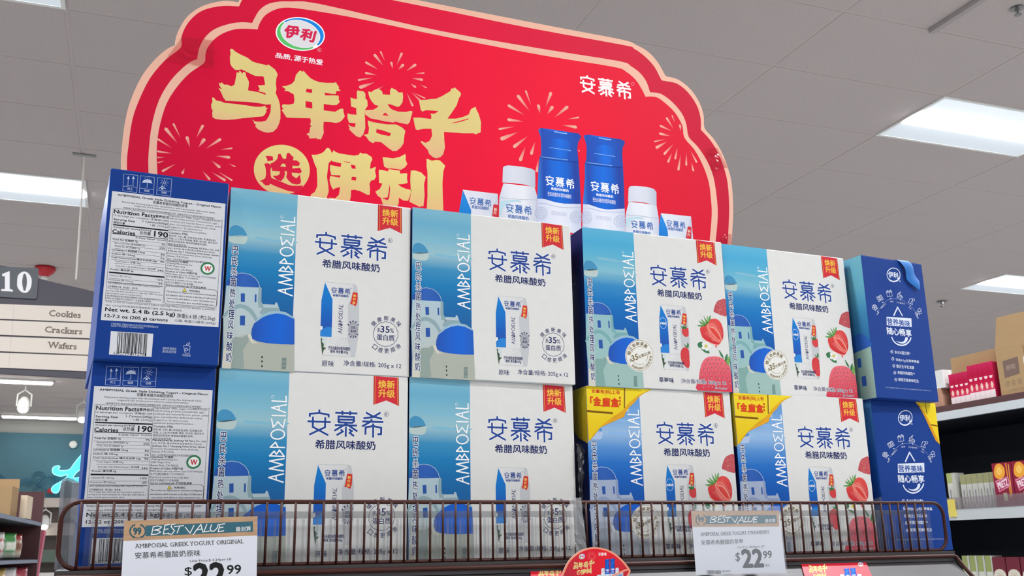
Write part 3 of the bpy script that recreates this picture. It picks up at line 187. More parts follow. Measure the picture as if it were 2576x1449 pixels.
'strawberries':[('P',3,'#c5555b',1,[[2309,1300,2306,1317,2332,1393,2384,1477,2458,1514,2550,1516,2547,1262,2488,1244,2399,1265,2324,1292]]),('P',4,'#e9a59c',0,[[2385,1356,2379,1356,2374,1360,2377,1363,2384,1361]]),('P',4,'#e9a59c',0,[[2463,1343,2458,1340,2451,1342,2452,1346,2460,1347]]),('P',4,'#e9a59c',0,[[2390,1431,2387,1435,2389,1441,2393,1442,2394,1435]]),('P',4,'#e9a59c',0,[[2428,1286,2423,1286,2419,1291,2422,1294,2428,1291]]),('P',4,'#e9a59c',0,[[2477,1458,2472,1459,2470,1465,2474,1468,2478,1463]]),('P',4,'#e9a59c',0,[[2518,1367,2513,1369,2512,1376,2516,1378,2520,1373]]),('P',4,'#e9a59c',0,[[2485,1479,2480,1482,2479,1488,2484,1490,2487,1484]]),('P',4,'#e9a59c',0,[[2467,1424,2462,1421,2455,1422,2456,1426,2463,1428]]),('P',4,'#e9a59c',0,[[2519,1380,2514,1382,2512,1388,2517,1390,2521,1385]]),('P',4,'#e9a59c',0,[[2515,1319,2511,1323,2512,1329,2516,1330,2518,1324]]),('P',4,'#e9a59c',0,[[2413,1294,2407,1294,2403,1299,2406,1302,2413,1299]]),('P',4,'#e9a59c',0,[[2530,1284,2524,1281,2518,1283,2519,1287,2526,1288]]),('P',4,'#e9a59c',0,[[2364,1434,2361,1437,2362,1444,2367,1444,2368,1438]]),('P',4,'#e9a59c',0,[[2426,1339,2421,1338,2415,1341,2418,1345,2425,1344]]),('P',4,'#e9a59c',0,[[2446,1399,2440,1398,2435,1403,2438,1406,2445,1404]]),('P',4,'#e9a59c',0,[[2454,1348,2450,1351,2451,1358,2456,1359,2458,1353]]),('P',4,'#e9a59c',0,[[2469,1264,2464,1267,2465,1273,2469,1274,2472,1269]]),('P',4,'#e9a59c',0,[[2546,1336,2540,1334,2534,1336,2535,1340,2543,1340]]),('P',4,'#e9a59c',0,[[2525,1357,2520,1358,2519,1365,2523,1367,2527,1362]]),('P',4,'#e9a59c',0,[[2372,1283,2367,1284,2364,1290,2367,1292,2373,1289]]),('P',4,'#e9a59c',0,[[2431,1457,2425,1456,2419,1459,2421,1463,2429,1462]]),('P',4,'#e9a59c',0,[[2494,1284,2489,1281,2482,1282,2483,1286,2490,1288]]),('P',4,'#e9a59c',0,[[2473,1484,2468,1485,2467,1492,2471,1494,2475,1489]]),('P',4,'#e9a59c',0,[[2393,1271,2389,1275,2391,1281,2396,1282,2397,1275]]),('P',4,'#e9a59c',0,[[2408,1472,2403,1473,2400,1479,2404,1482,2409,1477]]),('P',4,'#e9a59c',0,[[2421,1344,2416,1341,2409,1344,2411,1348,2418,1348]]),('P',4,'#e9a59c',0,[[2530,1406,2524,1406,2520,1410,2523,1414,2529,1411]]),('P',4,'#e9a59c',0,[[2442,1334,2436,1335,2434,1340,2438,1343,2443,1339]]),('P',4,'#e9a59c',0,[[2448,1339,2444,1342,2445,1349,2450,1349,2451,1343]]),('P',4,'#e9a59c',0,[[2442,1386,2437,1388,2436,1394,2440,1396,2444,1391]]),('P',4,'#e9a59c',0,[[2384,1414,2381,1418,2383,1424,2387,1425,2388,1418]]),('P',4,'#e9a59c',0,[[2447,1362,2442,1359,2435,1360,2436,1364,2443,1365]]),('P',4,'#e9a59c',0,[[2424,1353,2419,1349,2412,1350,2412,1355,2420,1356]]),('P',4,'#e9a59c',0,[[2466,1342,2461,1339,2454,1340,2455,1344,2462,1346]]),('P',4,'#e9a59c',0,[[2468,1379,2463,1380,2461,1387,2465,1389,2469,1384]]),('P',4,'#e9a59c',0,[[2403,1315,2398,1317,2397,1324,2402,1325,2405,1320]]),('P',4,'#e9a59c',0,[[2472,1259,2466,1257,2460,1260,2462,1264,2469,1263]]),('P',4,'#e9a59c',0,[[2431,1348,2426,1346,2420,1350,2423,1354,2430,1352]]),('P',4,'#e9a59c',0,[[2417,1416,2411,1415,2406,1419,2409,1423,2415,1421]]),('P',4,'#e9a59c',0,[[2467,1422,2461,1421,2456,1425,2459,1429,2466,1427]]),('P',4,'#e9a59c',0,[[2509,1491,2504,1492,2501,1497,2504,1500,2510,1496]]),('P',4,'#e9a59c',0,[[2498,1422,2492,1420,2486,1423,2488,1427,2495,1427]]),('P',4,'#e9a59c',0,[[2514,1441,2509,1439,2502,1442,2504,1446,2511,1446]]),('P',4,'#e9a59c',0,[[2426,1323,2420,1320,2414,1322,2415,1326,2422,1327]]),('P',4,'#e9a59c',0,[[2403,1407,2399,1410,2399,1417,2403,1418,2406,1412]]),('P',4,'#e9a59c',0,[[2423,1283,2417,1281,2411,1283,2413,1287,2420,1287]]),('P',4,'#e9a59c',0,[[2400,1329,2396,1332,2396,1338,2401,1339,2403,1333]]),('P',4,'#e9a59c',0,[[2438,1441,2433,1438,2426,1440,2428,1444,2435,1445]]),('P',4,'#e9a59c',0,[[2451,1446,2447,1448,2446,1455,2451,1456,2454,1451]]),('P',4,'#e9a59c',0,[[2522,1455,2517,1453,2511,1457,2513,1461,2520,1459]]),('P',4,'#e9a59c',0,[[2502,1337,2497,1339,2497,1346,2501,1347,2505,1342]]),('P',4,'#e9a59c',0,[[2417,1462,2411,1460,2406,1464,2408,1468,2415,1466]]),('P',4,'#e9a59c',0,[[2511,1432,2505,1431,2499,1435,2502,1439,2509,1437]]),('P',4,'#e9a59c',0,[[2426,1389,2420,1389,2415,1393,2418,1397,2425,1394]]),('P',4,'#e9a59c',0,[[2541,1465,2537,1462,2529,1463,2530,1467,2537,1468]]),('P',4,'#e9a59c',0,[[2525,1279,2521,1283,2523,1289,2528,1290,2529,1283]]),('P',4,'#e9a59c',0,[[2414,1255,2410,1259,2411,1265,2416,1266,2418,1260]]),('P',4,'#e9a59c',0,[[2374,1304,2369,1306,2369,1313,2374,1314,2377,1308]]),('P',4,'#e9a59c',0,[[2478,1369,2472,1367,2466,1371,2468,1375,2475,1373]]),('P',4,'#e9a59c',0,[[2415,1439,2410,1436,2403,1438,2404,1442,2411,1443]]),('P',3,['v','#cf3038','#e8544f'],1,[[2025,988,2054,1035,2140,1074,2203,1145,2277,1184,2354,1182,2415,1140,2453,1056,2461,943,2437,851,2372,768,2313,754,2244,768,2120,812,2055,877]]),('P',4,'#ee6f66',1,[[2152,1063,2232,1113,2307,1083,2365,1006,2410,917,2415,827,2348,790,2250,841,2180,928]]),('P',5,'#e2483f',1,[[2226,1033,2288,1002,2359,926,2391,848,2340,846,2269,922,2235,977]]),('S',6,'#f6c1ae',9.0,0,1,[2173,1087,2214,1044,2303,1026,2373,938,2417,850]),('S',6,'#f6c1ae',9.0,0,1,[2158,1063,2191,997,2257,932,2340,846,2390,831]),('S',6,'#f3aa9b',5.2,0,0,[2243,1079,2311,1134]),('S',6,'#f3aa9b',5.1,0,0,[2183,974,2109,925]),('S',6,'#f3aa9b',5.2,0,0,[2268,1052,2333,1107]),('S',6,'#f3aa9b',5.1,0,0,[2205,950,2131,907]),('S',6,'#f3aa9b',5.2,0,0,[2294,1025,2354,1080]),('S',6,'#f3aa9b',5.1,0,0,[2226,927,2153,889]),('S',6,'#f3aa9b',5.2,0,0,[2320,998,2376,1052]),('S',6,'#f3aa9b',5.1,0,0,[2248,904,2175,872]),('S',6,'#f3aa9b',5.2,0,0,[2345,971,2397,1025]),('S',6,'#f3aa9b',5.1,0,0,[2270,880,2197,854]),('S',6,'#f3aa9b',5.2,0,0,[2371,944,2419,997]),('S',6,'#f3aa9b',5.1,0,0,[2291,857,2219,836]),('S',6,'#f3aa9b',5.2,0,0,[2397,917,2440,970]),('S',6,'#f3aa9b',5.2,0,0,[2313,833,2241,818]),('S',6,'#f7c9ae',10.3,0,1,[2042,876,2120,812,2244,768,2313,752,2372,768,2437,851]),('P',5,'#e8646a',1,[[2284,762,2333,764,2317,726,2302,699,2292,725]]),('P',6,'#5e9a4e',0,[[2209,1146,2172,1241,2184,1190,2174,1110]]),('P',6,'#5e9a4e',0,[[2236,1164,2240,1245,2215,1214,2202,1140]]),('P',6,'#5e9a4e',0,[[2187,1110,2110,1220,2127,1164,2154,1097]]),('P',6,'#5e9a4e',0,[[2173,1087,2055,1166,2079,1122,2140,1074]]),('P',6,'#5e9a4e',0,[[2153,1074,2010,1135,2045,1086,2120,1061]]),('P',6,'#5e9a4e',0,[[2140,1074,1966,1053,2028,1034,2125,1052]]),('P',6,'#5e9a4e',0,[[2222,1146,2142,1108,2100,1060,2165,1075]]),('P',7,'#86bd63',0,[[2202,1128,2172,1223,2171,1121]]),('P',7,'#86bd63',0,[[2164,1086,2069,1149,2140,1079]]),('P',3,'#3f7d55',1,[[1961,754,2010,785,2069,776,2048,702,1990,688,1967,715]]),('P',3,'#3f7d55',1,[[2027,679,2097,688,2170,641,2161,607,2092,620,2044,652]]),('P',4,'#f4f2ea',0,[[2176,775,2167,755,2148,743,2125,742,2107,753,2102,771,2110,791,2130,804,2153,805,2170,794]]),('P',5,'#d9d6bd',0,[[2141,755,2135,747,2125,747,2120,754,2126,762,2136,763]]),('P',4,'#f4f2ea',0,[[2208,728,2199,709,2179,696,2157,695,2139,706,2133,725,2142,744,2161,757,2184,758,2202,747]]),('P',5,'#d9d6bd',0,[[2160,727,2155,719,2144,718,2140,726,2146,734,2156,734]]),('P',4,'#f4f2ea',0,[[2165,680,2157,661,2137,648,2114,647,2097,658,2091,677,2100,697,2119,709,2142,710,2159,699]]),('P',5,'#d9d6bd',0,[[2134,697,2128,689,2118,689,2114,696,2119,704,2130,705]]),('P',4,'#f4f2ea',0,[[2107,698,2099,678,2079,665,2057,664,2039,675,2034,694,2042,714,2061,726,2084,728,2102,717]]),('P',5,'#d9d6bd',0,[[2098,708,2093,700,2082,699,2078,707,2084,715,2094,715]]),('P',4,'#f4f2ea',0,[[2114,756,2105,736,2086,724,2063,723,2046,734,2040,753,2049,772,2068,785,2091,786,2108,775]]),('P',5,'#d9d6bd',0,[[2102,744,2097,736,2087,735,2082,743,2088,751,2098,751]]),('P',6,'#d8c63a',0,[[2141,727,2136,714,2123,706,2108,705,2096,712,2093,725,2098,737,2111,746,2126,746,2138,739]]),('P',3,['v','#d8344c','#ef7480'],1,[[1912,-18,1947,203,1976,337,2030,461,2111,537,2228,565,2330,564,2430,529,2502,475,2538,415,2551,-12]]),('P',4,'#a82b3c',0,[[2156,486,2145,472,2130,469,2120,477,2120,493,2131,507,2146,510,2156,502]]),('P',5,'#e9939a',0,[[2151,485,2144,475,2133,472,2126,478,2127,490,2135,500,2145,503,2152,497]]),('P',6,'#c9765a',0,[[2143,489,2138,482,2133,483,2133,490,2138,497,2143,496]]),('P',4,'#a82b3c',0,[[2220,504,2209,490,2194,486,2184,495,2184,511,2195,524,2210,528,2221,519]]),('P',5,'#e9939a',0,[[2215,503,2208,492,2197,490,2191,496,2191,507,2199,517,2209,520,2216,514]]),('P',6,'#c9765a',0,[[2207,506,2202,500,2197,501,2197,508,2202,514,2207,513]]),('P',4,'#a82b3c',0,[[2309,511,2298,497,2283,493,2272,502,2272,518,2283,532,2299,535,2309,527]]),('P',5,'#e9939a',0,[[2304,510,2296,500,2286,497,2279,503,2280,515,2287,525,2298,528,2304,521]]),('P',6,'#c9765a',0,[[2296,513,2291,507,2286,508,2286,515,2291,521,2296,521]]),('P',4,'#a82b3c',0,[[2383,517,2372,503,2357,499,2346,508,2346,524,2357,538,2373,541,2383,533]]),('P',5,'#e9939a',0,[[2378,516,2370,506,2360,503,2353,509,2354,521,2361,531,2372,534,2379,527]]),('P',6,'#c9765a',0,[[2369,519,2365,513,2360,514,2360,521,2365,528,2370,527]]),('P',4,'#a82b3c',0,[[2115,420,2104,406,2089,403,2078,411,2078,427,2089,441,2104,444,2115,436]]),('P',5,'#e9939a',0,[[2110,419,2102,409,2092,406,2085,412,2086,424,2093,434,2103,437,2110,430]]),('P',6,'#c9765a',0,[[2101,422,2096,416,2092,417,2092,424,2097,430,2101,430]]),('P',4,'#a82b3c',0,[[2189,430,2179,416,2163,413,2153,421,2153,437,2164,451,2179,454,2190,446]]),('P',5,'#e9939a',0,[[2184,429,2177,419,2167,416,2160,422,2160,434,2168,444,2178,447,2185,440]]),('P',6,'#c9765a',0,[[2176,433,2171,426,2166,427,2166,434,2171,441,2176,440]]),('P',4,'#a82b3c',0,[[2261,440,2250,426,2235,423,2225,431,2225,447,2236,461,2251,464,2262,456]]),('P',5,'#e9939a',0,[[2256,439,2249,429,2238,426,2231,432,2232,444,2240,454,2250,457,2257,450]]),('P',6,'#c9765a',0,[[2248,442,2243,436,2238,437,2238,444,2243,451,2248,450]]),('P',4,'#a82b3c',0,[[2325,436,2315,422,2299,419,2289,427,2289,443,2300,457,2315,460,2326,452]]),('P',5,'#e9939a',0,[[2320,435,2313,425,2303,422,2296,428,2296,440,2304,450,2314,453,2321,446]]),('P',6,'#c9765a',0,[[2312,438,2307,432,2302,433,2302,440,2307,447,2312,446]]),('P',4,'#a82b3c',0,[[2403,444,2392,430,2377,427,2367,435,2367,451,2378,465,2393,469,2404,460]]),('P',5,'#e9939a',0,[[2399,443,2391,433,2380,430,2374,436,2374,448,2382,458,2392,461,2399,455]]),('P',6,'#c9765a',0,[[2390,447,2385,441,2380,441,2380,449,2385,455,2390,454]]),('P',4,'#a82b3c',0,[[2489,429,2477,415,2462,412,2452,420,2452,436,2463,450,2478,454,2489,445]]),('P',5,'#e9939a',0,[[2484,428,2476,418,2465,415,2459,421,2459,433,2467,443,2477,446,2484,440]]),('P',6,'#c9765a',0,[[2475,432,2470,426,2465,426,2465,434,2470,440,2475,439]]),('P',4,'#a82b3c',0,[[2070,333,2059,319,2044,316,2034,324,2034,340,2045,353,2060,357,2070,348]]),('P',5,'#e9939a',0,[[2065,332,2058,322,2047,319,2041,325,2041,336,2049,346,2059,349,2066,343]]),('P',6,'#c9765a',0,[[2057,335,2052,329,2047,330,2047,337,2052,343,2057,342]]),('P',4,'#a82b3c',0,[[2148,354,2137,341,2122,337,2112,346,2112,361,2123,375,2138,378,2148,370]]),('P',5,'#e9939a',0,[[2143,353,2136,343,2125,340,2119,347,2119,358,2127,368,2137,371,2144,365]]),('P',6,'#c9765a',0,[[2135,357,2130,351,2125,352,2125,359,2130,365,2135,364]]),('P',4,'#a82b3c',0,[[2215,366,2204,352,2189,349,2178,357,2178,373,2189,387,2204,390,2215,382]]),('P',5,'#e9939a',0,[[2210,365,2202,355,2192,352,2185,358,2186,370,2193,380,2203,383,2210,376]]),('P',6,'#c9765a',0,[[2201,368,2196,362,2192,363,2192,370,2197,377,2201,376]]),('P',4,'#a82b3c',0,[[2286,377,2275,364,2260,360,2249,369,2250,384,2261,398,2276,402,2286,393]]),('P',5,'#e9939a',0,[[2281,376,2273,366,2263,363,2256,369,2257,381,2264,391,2275,394,2282,388]]),('P',6,'#c9765a',0,[[2273,380,2268,374,2263,375,2263,382,2268,388,2273,387]]),('P',4,'#a82b3c',0,[[2361,364,2350,350,2335,347,2325,355,2325,371,2336,385,2351,388,2362,380]]),('P',5,'#e9939a',0,[[2356,363,2349,353,2338,350,2331,356,2332,368,2340,378,2350,381,2357,374]]),('P',6,'#c9765a',0,[[2348,367,2343,360,2338,361,2338,368,2343,375,2348,374]]),('P',4,'#a82b3c',0,[[2430,359,2419,345,2404,341,2394,350,2394,366,2405,379,2420,383,2431,374]]),('P',5,'#e9939a',0,[[2425,358,2418,347,2407,345,2401,351,2401,362,2409,373,2419,375,2426,369]]),('P',6,'#c9765a',0,[[2417,361,2412,355,2407,356,2407,363,2412,369,2417,368]]),('P',4,'#a82b3c',0,[[2510,362,2499,348,2484,344,2473,353,2474,369,2485,383,2500,386,2511,377]]),('P',5,'#e9939a',0,[[2505,361,2497,350,2487,348,2480,354,2481,365,2489,376,2499,378,2506,372]]),('P',6,'#c9765a',0,[[2497,364,2492,358,2487,359,2487,366,2492,372,2497,371]]),('P',4,'#a82b3c',0,[[2023,262,2012,248,1997,245,1986,253,1987,269,1997,283,2012,286,2023,277]]),('P',5,'#e9939a',0,[[2018,261,2010,251,2000,248,1993,254,1994,266,2001,276,2011,278,2018,272]]),('P',6,'#c9765a',0,[[2009,264,2004,258,2000,259,2000,266,2005,272,2009,272]]),('P',4,'#a82b3c',0,[[2103,279,2092,265,2077,262,2067,271,2067,286,2078,300,2093,303,2103,295]]),('P',5,'#e9939a',0,[[2098,278,2090,268,2080,265,2073,271,2074,283,2082,293,2092,296,2099,290]]),('P',6,'#c9765a',0,[[2090,282,2085,276,2080,277,2080,284,2085,290,2090,289]]),('P',4,'#a82b3c',0,[[2181,289,2170,276,2155,272,2145,281,2145,296,2156,310,2171,314,2181,305]]),('P',5,'#e9939a',0,[[2176,288,2169,278,2158,275,2152,282,2152,293,2160,303,2170,306,2177,300]]),('P',6,'#c9765a',0,[[2168,292,2163,286,2158,287,2158,294,2163,300,2168,299]]),('P',4,'#a82b3c',0,[[2251,284,2240,270,2225,267,2214,276,2215,291,2226,305,2241,308,2251,300]]),('P',5,'#e9939a',0,[[2246,283,2238,273,2228,270,2221,276,2222,288,2229,298,2240,301,2247,295]]),('P',6,'#c9765a',0,[[2238,287,2233,281,2228,281,2228,289,2233,295,2238,294]]),('P',4,'#a82b3c',0,[[2314,294,2303,281,2288,277,2278,286,2278,301,2289,315,2304,318,2315,310]]),('P',5,'#e9939a',0,[[2309,293,2302,283,2291,280,2285,286,2285,298,2293,308,2303,311,2310,305]]),('P',6,'#c9765a',0,[[2301,297,2296,291,2291,292,2291,299,2296,305,2301,304]]),('P',4,'#a82b3c',0,[[2394,294,2383,281,2367,277,2357,286,2357,301,2368,315,2383,319,2394,310]]),('P',5,'#e9939a',0,[[2389,293,2381,283,2371,280,2364,287,2364,298,2372,308,2382,311,2389,305]]),('P',6,'#c9765a',0,[[2380,297,2375,291,2370,292,2371,299,2376,305,2380,304]]),('P',4,'#a82b3c',0,[[2463,300,2452,286,2437,282,2426,291,2426,307,2437,321,2453,324,2463,315]]),('P',5,'#e9939a',0,[[2458,299,2450,289,2440,286,2433,292,2434,303,2441,314,2452,316,2458,310]]),('P',6,'#c9765a',0,[[2449,302,2444,296,2440,297,2440,304,2445,310,2450,309]]),('P',4,'#a82b3c',0,[[1989,182,1979,168,1964,165,1953,173,1953,189,1964,202,1979,206,1990,197]]),('P',5,'#e9939a',0,[[1984,181,1977,171,1967,168,1960,174,1961,186,1968,196,1978,198,1985,192]]),('P',6,'#c9765a',0,[[1976,184,1971,178,1967,179,1967,186,1971,192,1976,191]]),('P',4,'#a82b3c',0,[[2055,201,2044,188,2029,184,2019,193,2019,208,2030,222,2045,225,2055,217]]),('P',5,'#e9939a',0,[[2050,200,2042,190,2032,187,2026,194,2026,205,2034,215,2044,218,2051,212]]),('P',6,'#c9765a',0,[[2042,204,2037,198,2032,199,2032,206,2037,212,2042,211]]),('P',4,'#a82b3c',0,[[2131,203,2120,190,2105,186,2095,195,2095,210,2106,224,2121,227,2131,219]]),('P',5,'#e9939a',0,[[2126,202,2118,192,2108,189,2101,196,2102,207,2110,217,2120,220,2127,214]]),('P',6,'#c9765a',0,[[2118,206,2113,200,2108,201,2108,208,2113,214,2118,213]]),('P',4,'#a82b3c',0,[[2199,213,2188,199,2173,196,2162,204,2163,220,2173,234,2189,237,2199,228]]),('P',5,'#e9939a',0,[[2194,212,2186,202,2176,199,2169,205,2170,217,2177,227,2188,229,2194,223]]),('P',6,'#c9765a',0,[[2185,215,2181,209,2176,210,2176,217,2181,223,2186,222]]),('P',4,'#a82b3c',0,[[2283,221,2273,207,2257,204,2247,212,2247,228,2258,241,2273,245,2284,236]]),('P',5,'#e9939a',0,[[2278,220,2271,210,2261,207,2254,213,2254,224,2262,234,2272,237,2279,231]]),('P',6,'#c9765a',0,[[2270,223,2265,217,2260,218,2260,225,2265,231,2270,230]]),('P',4,'#a82b3c',0,[[2345,215,2334,201,2319,198,2309,206,2309,222,2320,235,2335,239,2345,230]]),('P',5,'#e9939a',0,[[2340,214,2333,204,2322,201,2315,207,2316,218,2324,229,2334,231,2341,225]]),('P',6,'#c9765a',0,[[2332,217,2327,211,2322,212,2322,219,2327,225,2332,224]]),('P',4,'#a82b3c',0,[[2421,221,2410,208,2394,204,2384,213,2384,229,2395,242,2410,246,2421,237]]),('P',5,'#e9939a',0,[[2416,220,2408,210,2398,208,2391,214,2391,225,2399,235,2409,238,2416,232]]),('P',6,'#c9765a',0,[[2407,224,2402,218,2397,219,2397,226,2402,232,2407,231]]),('P',4,'#a82b3c',0,[[2502,207,2491,194,2475,190,2465,199,2465,215,2476,228,2491,232,2502,223]]),('P',5,'#e9939a',0,[[2497,206,2489,196,2478,194,2472,200,2472,211,2480,221,2490,224,2497,218]]),('P',6,'#c9765a',0,[[2488,210,2483,204,2478,205,2478,212,2483,218,2488,217]]),('P',4,'#a82b3c',0,[[2016,123,2005,110,1990,106,1979,115,1980,131,1990,144,2005,147,2016,139]]),('P',5,'#e9939a',0,[[2011,122,2003,112,1993,110,1986,116,1987,127,1994,137,2004,140,2011,134]]),('P',6,'#c9765a',0,[[2002,126,1998,120,1993,121,1993,128,1998,134,2002,133]]),('P',4,'#a82b3c',0,[[2086,135,2075,121,2060,118,2050,126,2050,142,2061,155,2076,159,2086,150]]),('P',5,'#e9939a',0,[[2081,134,2073,124,2063,121,2057,127,2057,139,2065,149,2075,151,2082,145]]),('P',6,'#c9765a',0,[[2073,137,2068,131,2063,132,2063,139,2068,145,2073,144]]),('P',4,'#a82b3c',0,[[2156,144,2145,131,2130,127,2120,136,2120,152,2131,165,2146,169,2156,160]]),('P',5,'#e9939a',0,[[2151,143,2144,133,2134,131,2127,137,2127,148,2135,158,2145,161,2152,155]]),('P',6,'#c9765a',0,[[2143,147,2138,141,2133,142,2133,149,2138,155,2143,154]]),('P',4,'#a82b3c',0,[[2238,139,2228,125,2213,122,2202,131,2202,146,2213,160,2228,163,2239,155]]),('P',5,'#e9939a',0,[[2234,138,2226,128,2216,125,2209,131,2209,143,2217,153,2227,156,2234,149]]),('P',6,'#c9765a',0,[[2225,142,2220,136,2215,136,2216,144,2221,150,2225,149]]),('P',4,'#a82b3c',0,[[2306,165,2295,151,2280,148,2270,156,2270,172,2281,186,2296,189,2306,180]]),('P',5,'#e9939a',0,[[2301,164,2294,154,2283,151,2276,157,2277,169,2285,179,2295,181,2302,175]]),('P',6,'#c9765a',0,[[2293,167,2288,161,2283,162,2283,169,2288,175,2293,175]]),('P',4,'#a82b3c',0,[[2392,153,2381,139,2365,136,2355,144,2355,160,2366,173,2381,177,2392,168]]),('P',5,'#e9939a',0,[[2387,152,2379,142,2369,139,2362,145,2362,156,2370,167,2380,169,2387,163]]),('P',6,'#c9765a',0,[[2378,155,2373,149,2368,150,2369,157,2374,163,2378,162]]),('P',4,'#a82b3c',0,[[2457,153,2446,140,2431,136,2420,145,2420,161,2431,174,2447,178,2457,169]]),('P',5,'#e9939a',0,[[2452,152,2444,142,2434,140,2427,146,2428,157,2435,167,2446,170,2452,164]]),('P',6,'#c9765a',0,[[2443,156,2438,150,2434,151,2434,158,2439,164,2444,163]]),('P',4,'#a82b3c',0,[[2533,139,2522,125,2506,122,2496,131,2496,146,2507,160,2523,163,2533,155]]),('P',5,'#e9939a',0,[[2528,138,2520,128,2510,125,2503,131,2503,143,2511,153,2521,156,2528,150]]),('P',6,'#c9765a',0,[[2519,142,2514,136,2509,137,2510,144,2515,150,2519,149]]),('P',4,'#a82b3c',0,[[2039,57,2029,44,2014,40,2003,49,2003,64,2014,78,2029,81,2039,73]]),('P',5,'#e9939a',0,[[2034,56,2027,46,2017,44,2010,50,2010,61,2018,71,2028,74,2035,68]]),('P',6,'#c9765a',0,[[2026,60,2021,54,2016,55,2017,62,2021,68,2026,67]]),('P',4,'#a82b3c',0,[[2126,73,2115,60,2100,56,2089,65,2090,80,2100,94,2115,97,2126,89]]),('P',5,'#e9939a',0,[[2121,72,2113,62,2103,59,2096,66,2097,77,2104,87,2114,90,2121,83]]),('P',6,'#c9765a',0,[[2112,76,2108,70,2103,71,2103,78,2108,84,2113,83]]),('P',4,'#a82b3c',0,[[2197,68,2186,54,2171,51,2161,59,2161,75,2172,88,2187,92,2197,83]]),('P',5,'#e9939a',0,[[2192,67,2184,57,2174,54,2167,60,2168,72,2175,82,2186,84,2192,78]]),('P',6,'#c9765a',0,[[2184,70,2179,64,2174,65,2174,72,2179,78,2184,77]]),('P',4,'#a82b3c',0,[[2270,80,2259,66,2244,63,2233,71,2233,87,2244,100,2259,104,2270,95]]),('P',5,'#e9939a',0,[[2265,79,2257,69,2247,66,2240,72,2241,84,2248,94,2258,96,2265,90]]),('P',6,'#c9765a',0,[[2256,82,2251,76,2247,77,2247,84,2252,90,2256,89]]),('P',4,'#a82b3c',0,[[2335,81,2325,68,2309,65,2299,73,2299,89,2310,102,2325,106,2336,97]]),('P',5,'#e9939a',0,[[2330,80,2323,70,2313,68,2306,74,2306,85,2314,95,2324,98,2331,92]]),('P',6,'#c9765a',0,[[2322,84,2317,78,2312,79,2312,86,2317,92,2322,91]]),('P',4,'#a82b3c',0,[[2409,70,2398,57,2383,53,2372,62,2373,77,2384,91,2399,94,2409,86]]),('P',5,'#e9939a',0,[[2404,69,2396,59,2386,56,2379,63,2380,74,2387,84,2398,87,2405,81]]),('P',6,'#c9765a',0,[[2396,73,2391,67,2386,68,2386,75,2391,81,2396,80]]),('P',4,'#a82b3c',0,[[2485,73,2474,59,2459,56,2449,65,2449,80,2460,94,2475,97,2486,89]]),('P',5,'#e9939a',0,[[2480,72,2473,62,2462,59,2456,65,2456,77,2464,87,2474,90,2481,83]]),('P',6,'#c9765a',0,[[2472,76,2467,70,2462,70,2462,78,2467,84,2472,83]]),('P',4,'#a82b3c',0,[[2224,12,2213,-1,2198,-5,2188,4,2188,20,2199,33,2214,36,2224,28]]),('P',5,'#e9939a',0,[[2219,11,2212,1,2201,-1,2195,5,2195,16,2203,26,2213,29,2220,23]]),('P',6,'#c9765a',0,[[2211,15,2206,9,2201,10,2201,17,2206,23,2211,22]]),('P',6,'#3f7d4f',0,[[2436,529,2382,577,2345,677,2364,666,2416,601]]),('P',6,'#3f7d4f',0,[[2505,436,2447,501,2459,569,2502,627,2510,594,2499,515]]),('P',7,'#7fb45c',0,[[2523,415,2471,491,2538,595,2541,505]]),('P',7,'#7fb45c',0,[[2539,449,2530,493,2552,573]])],
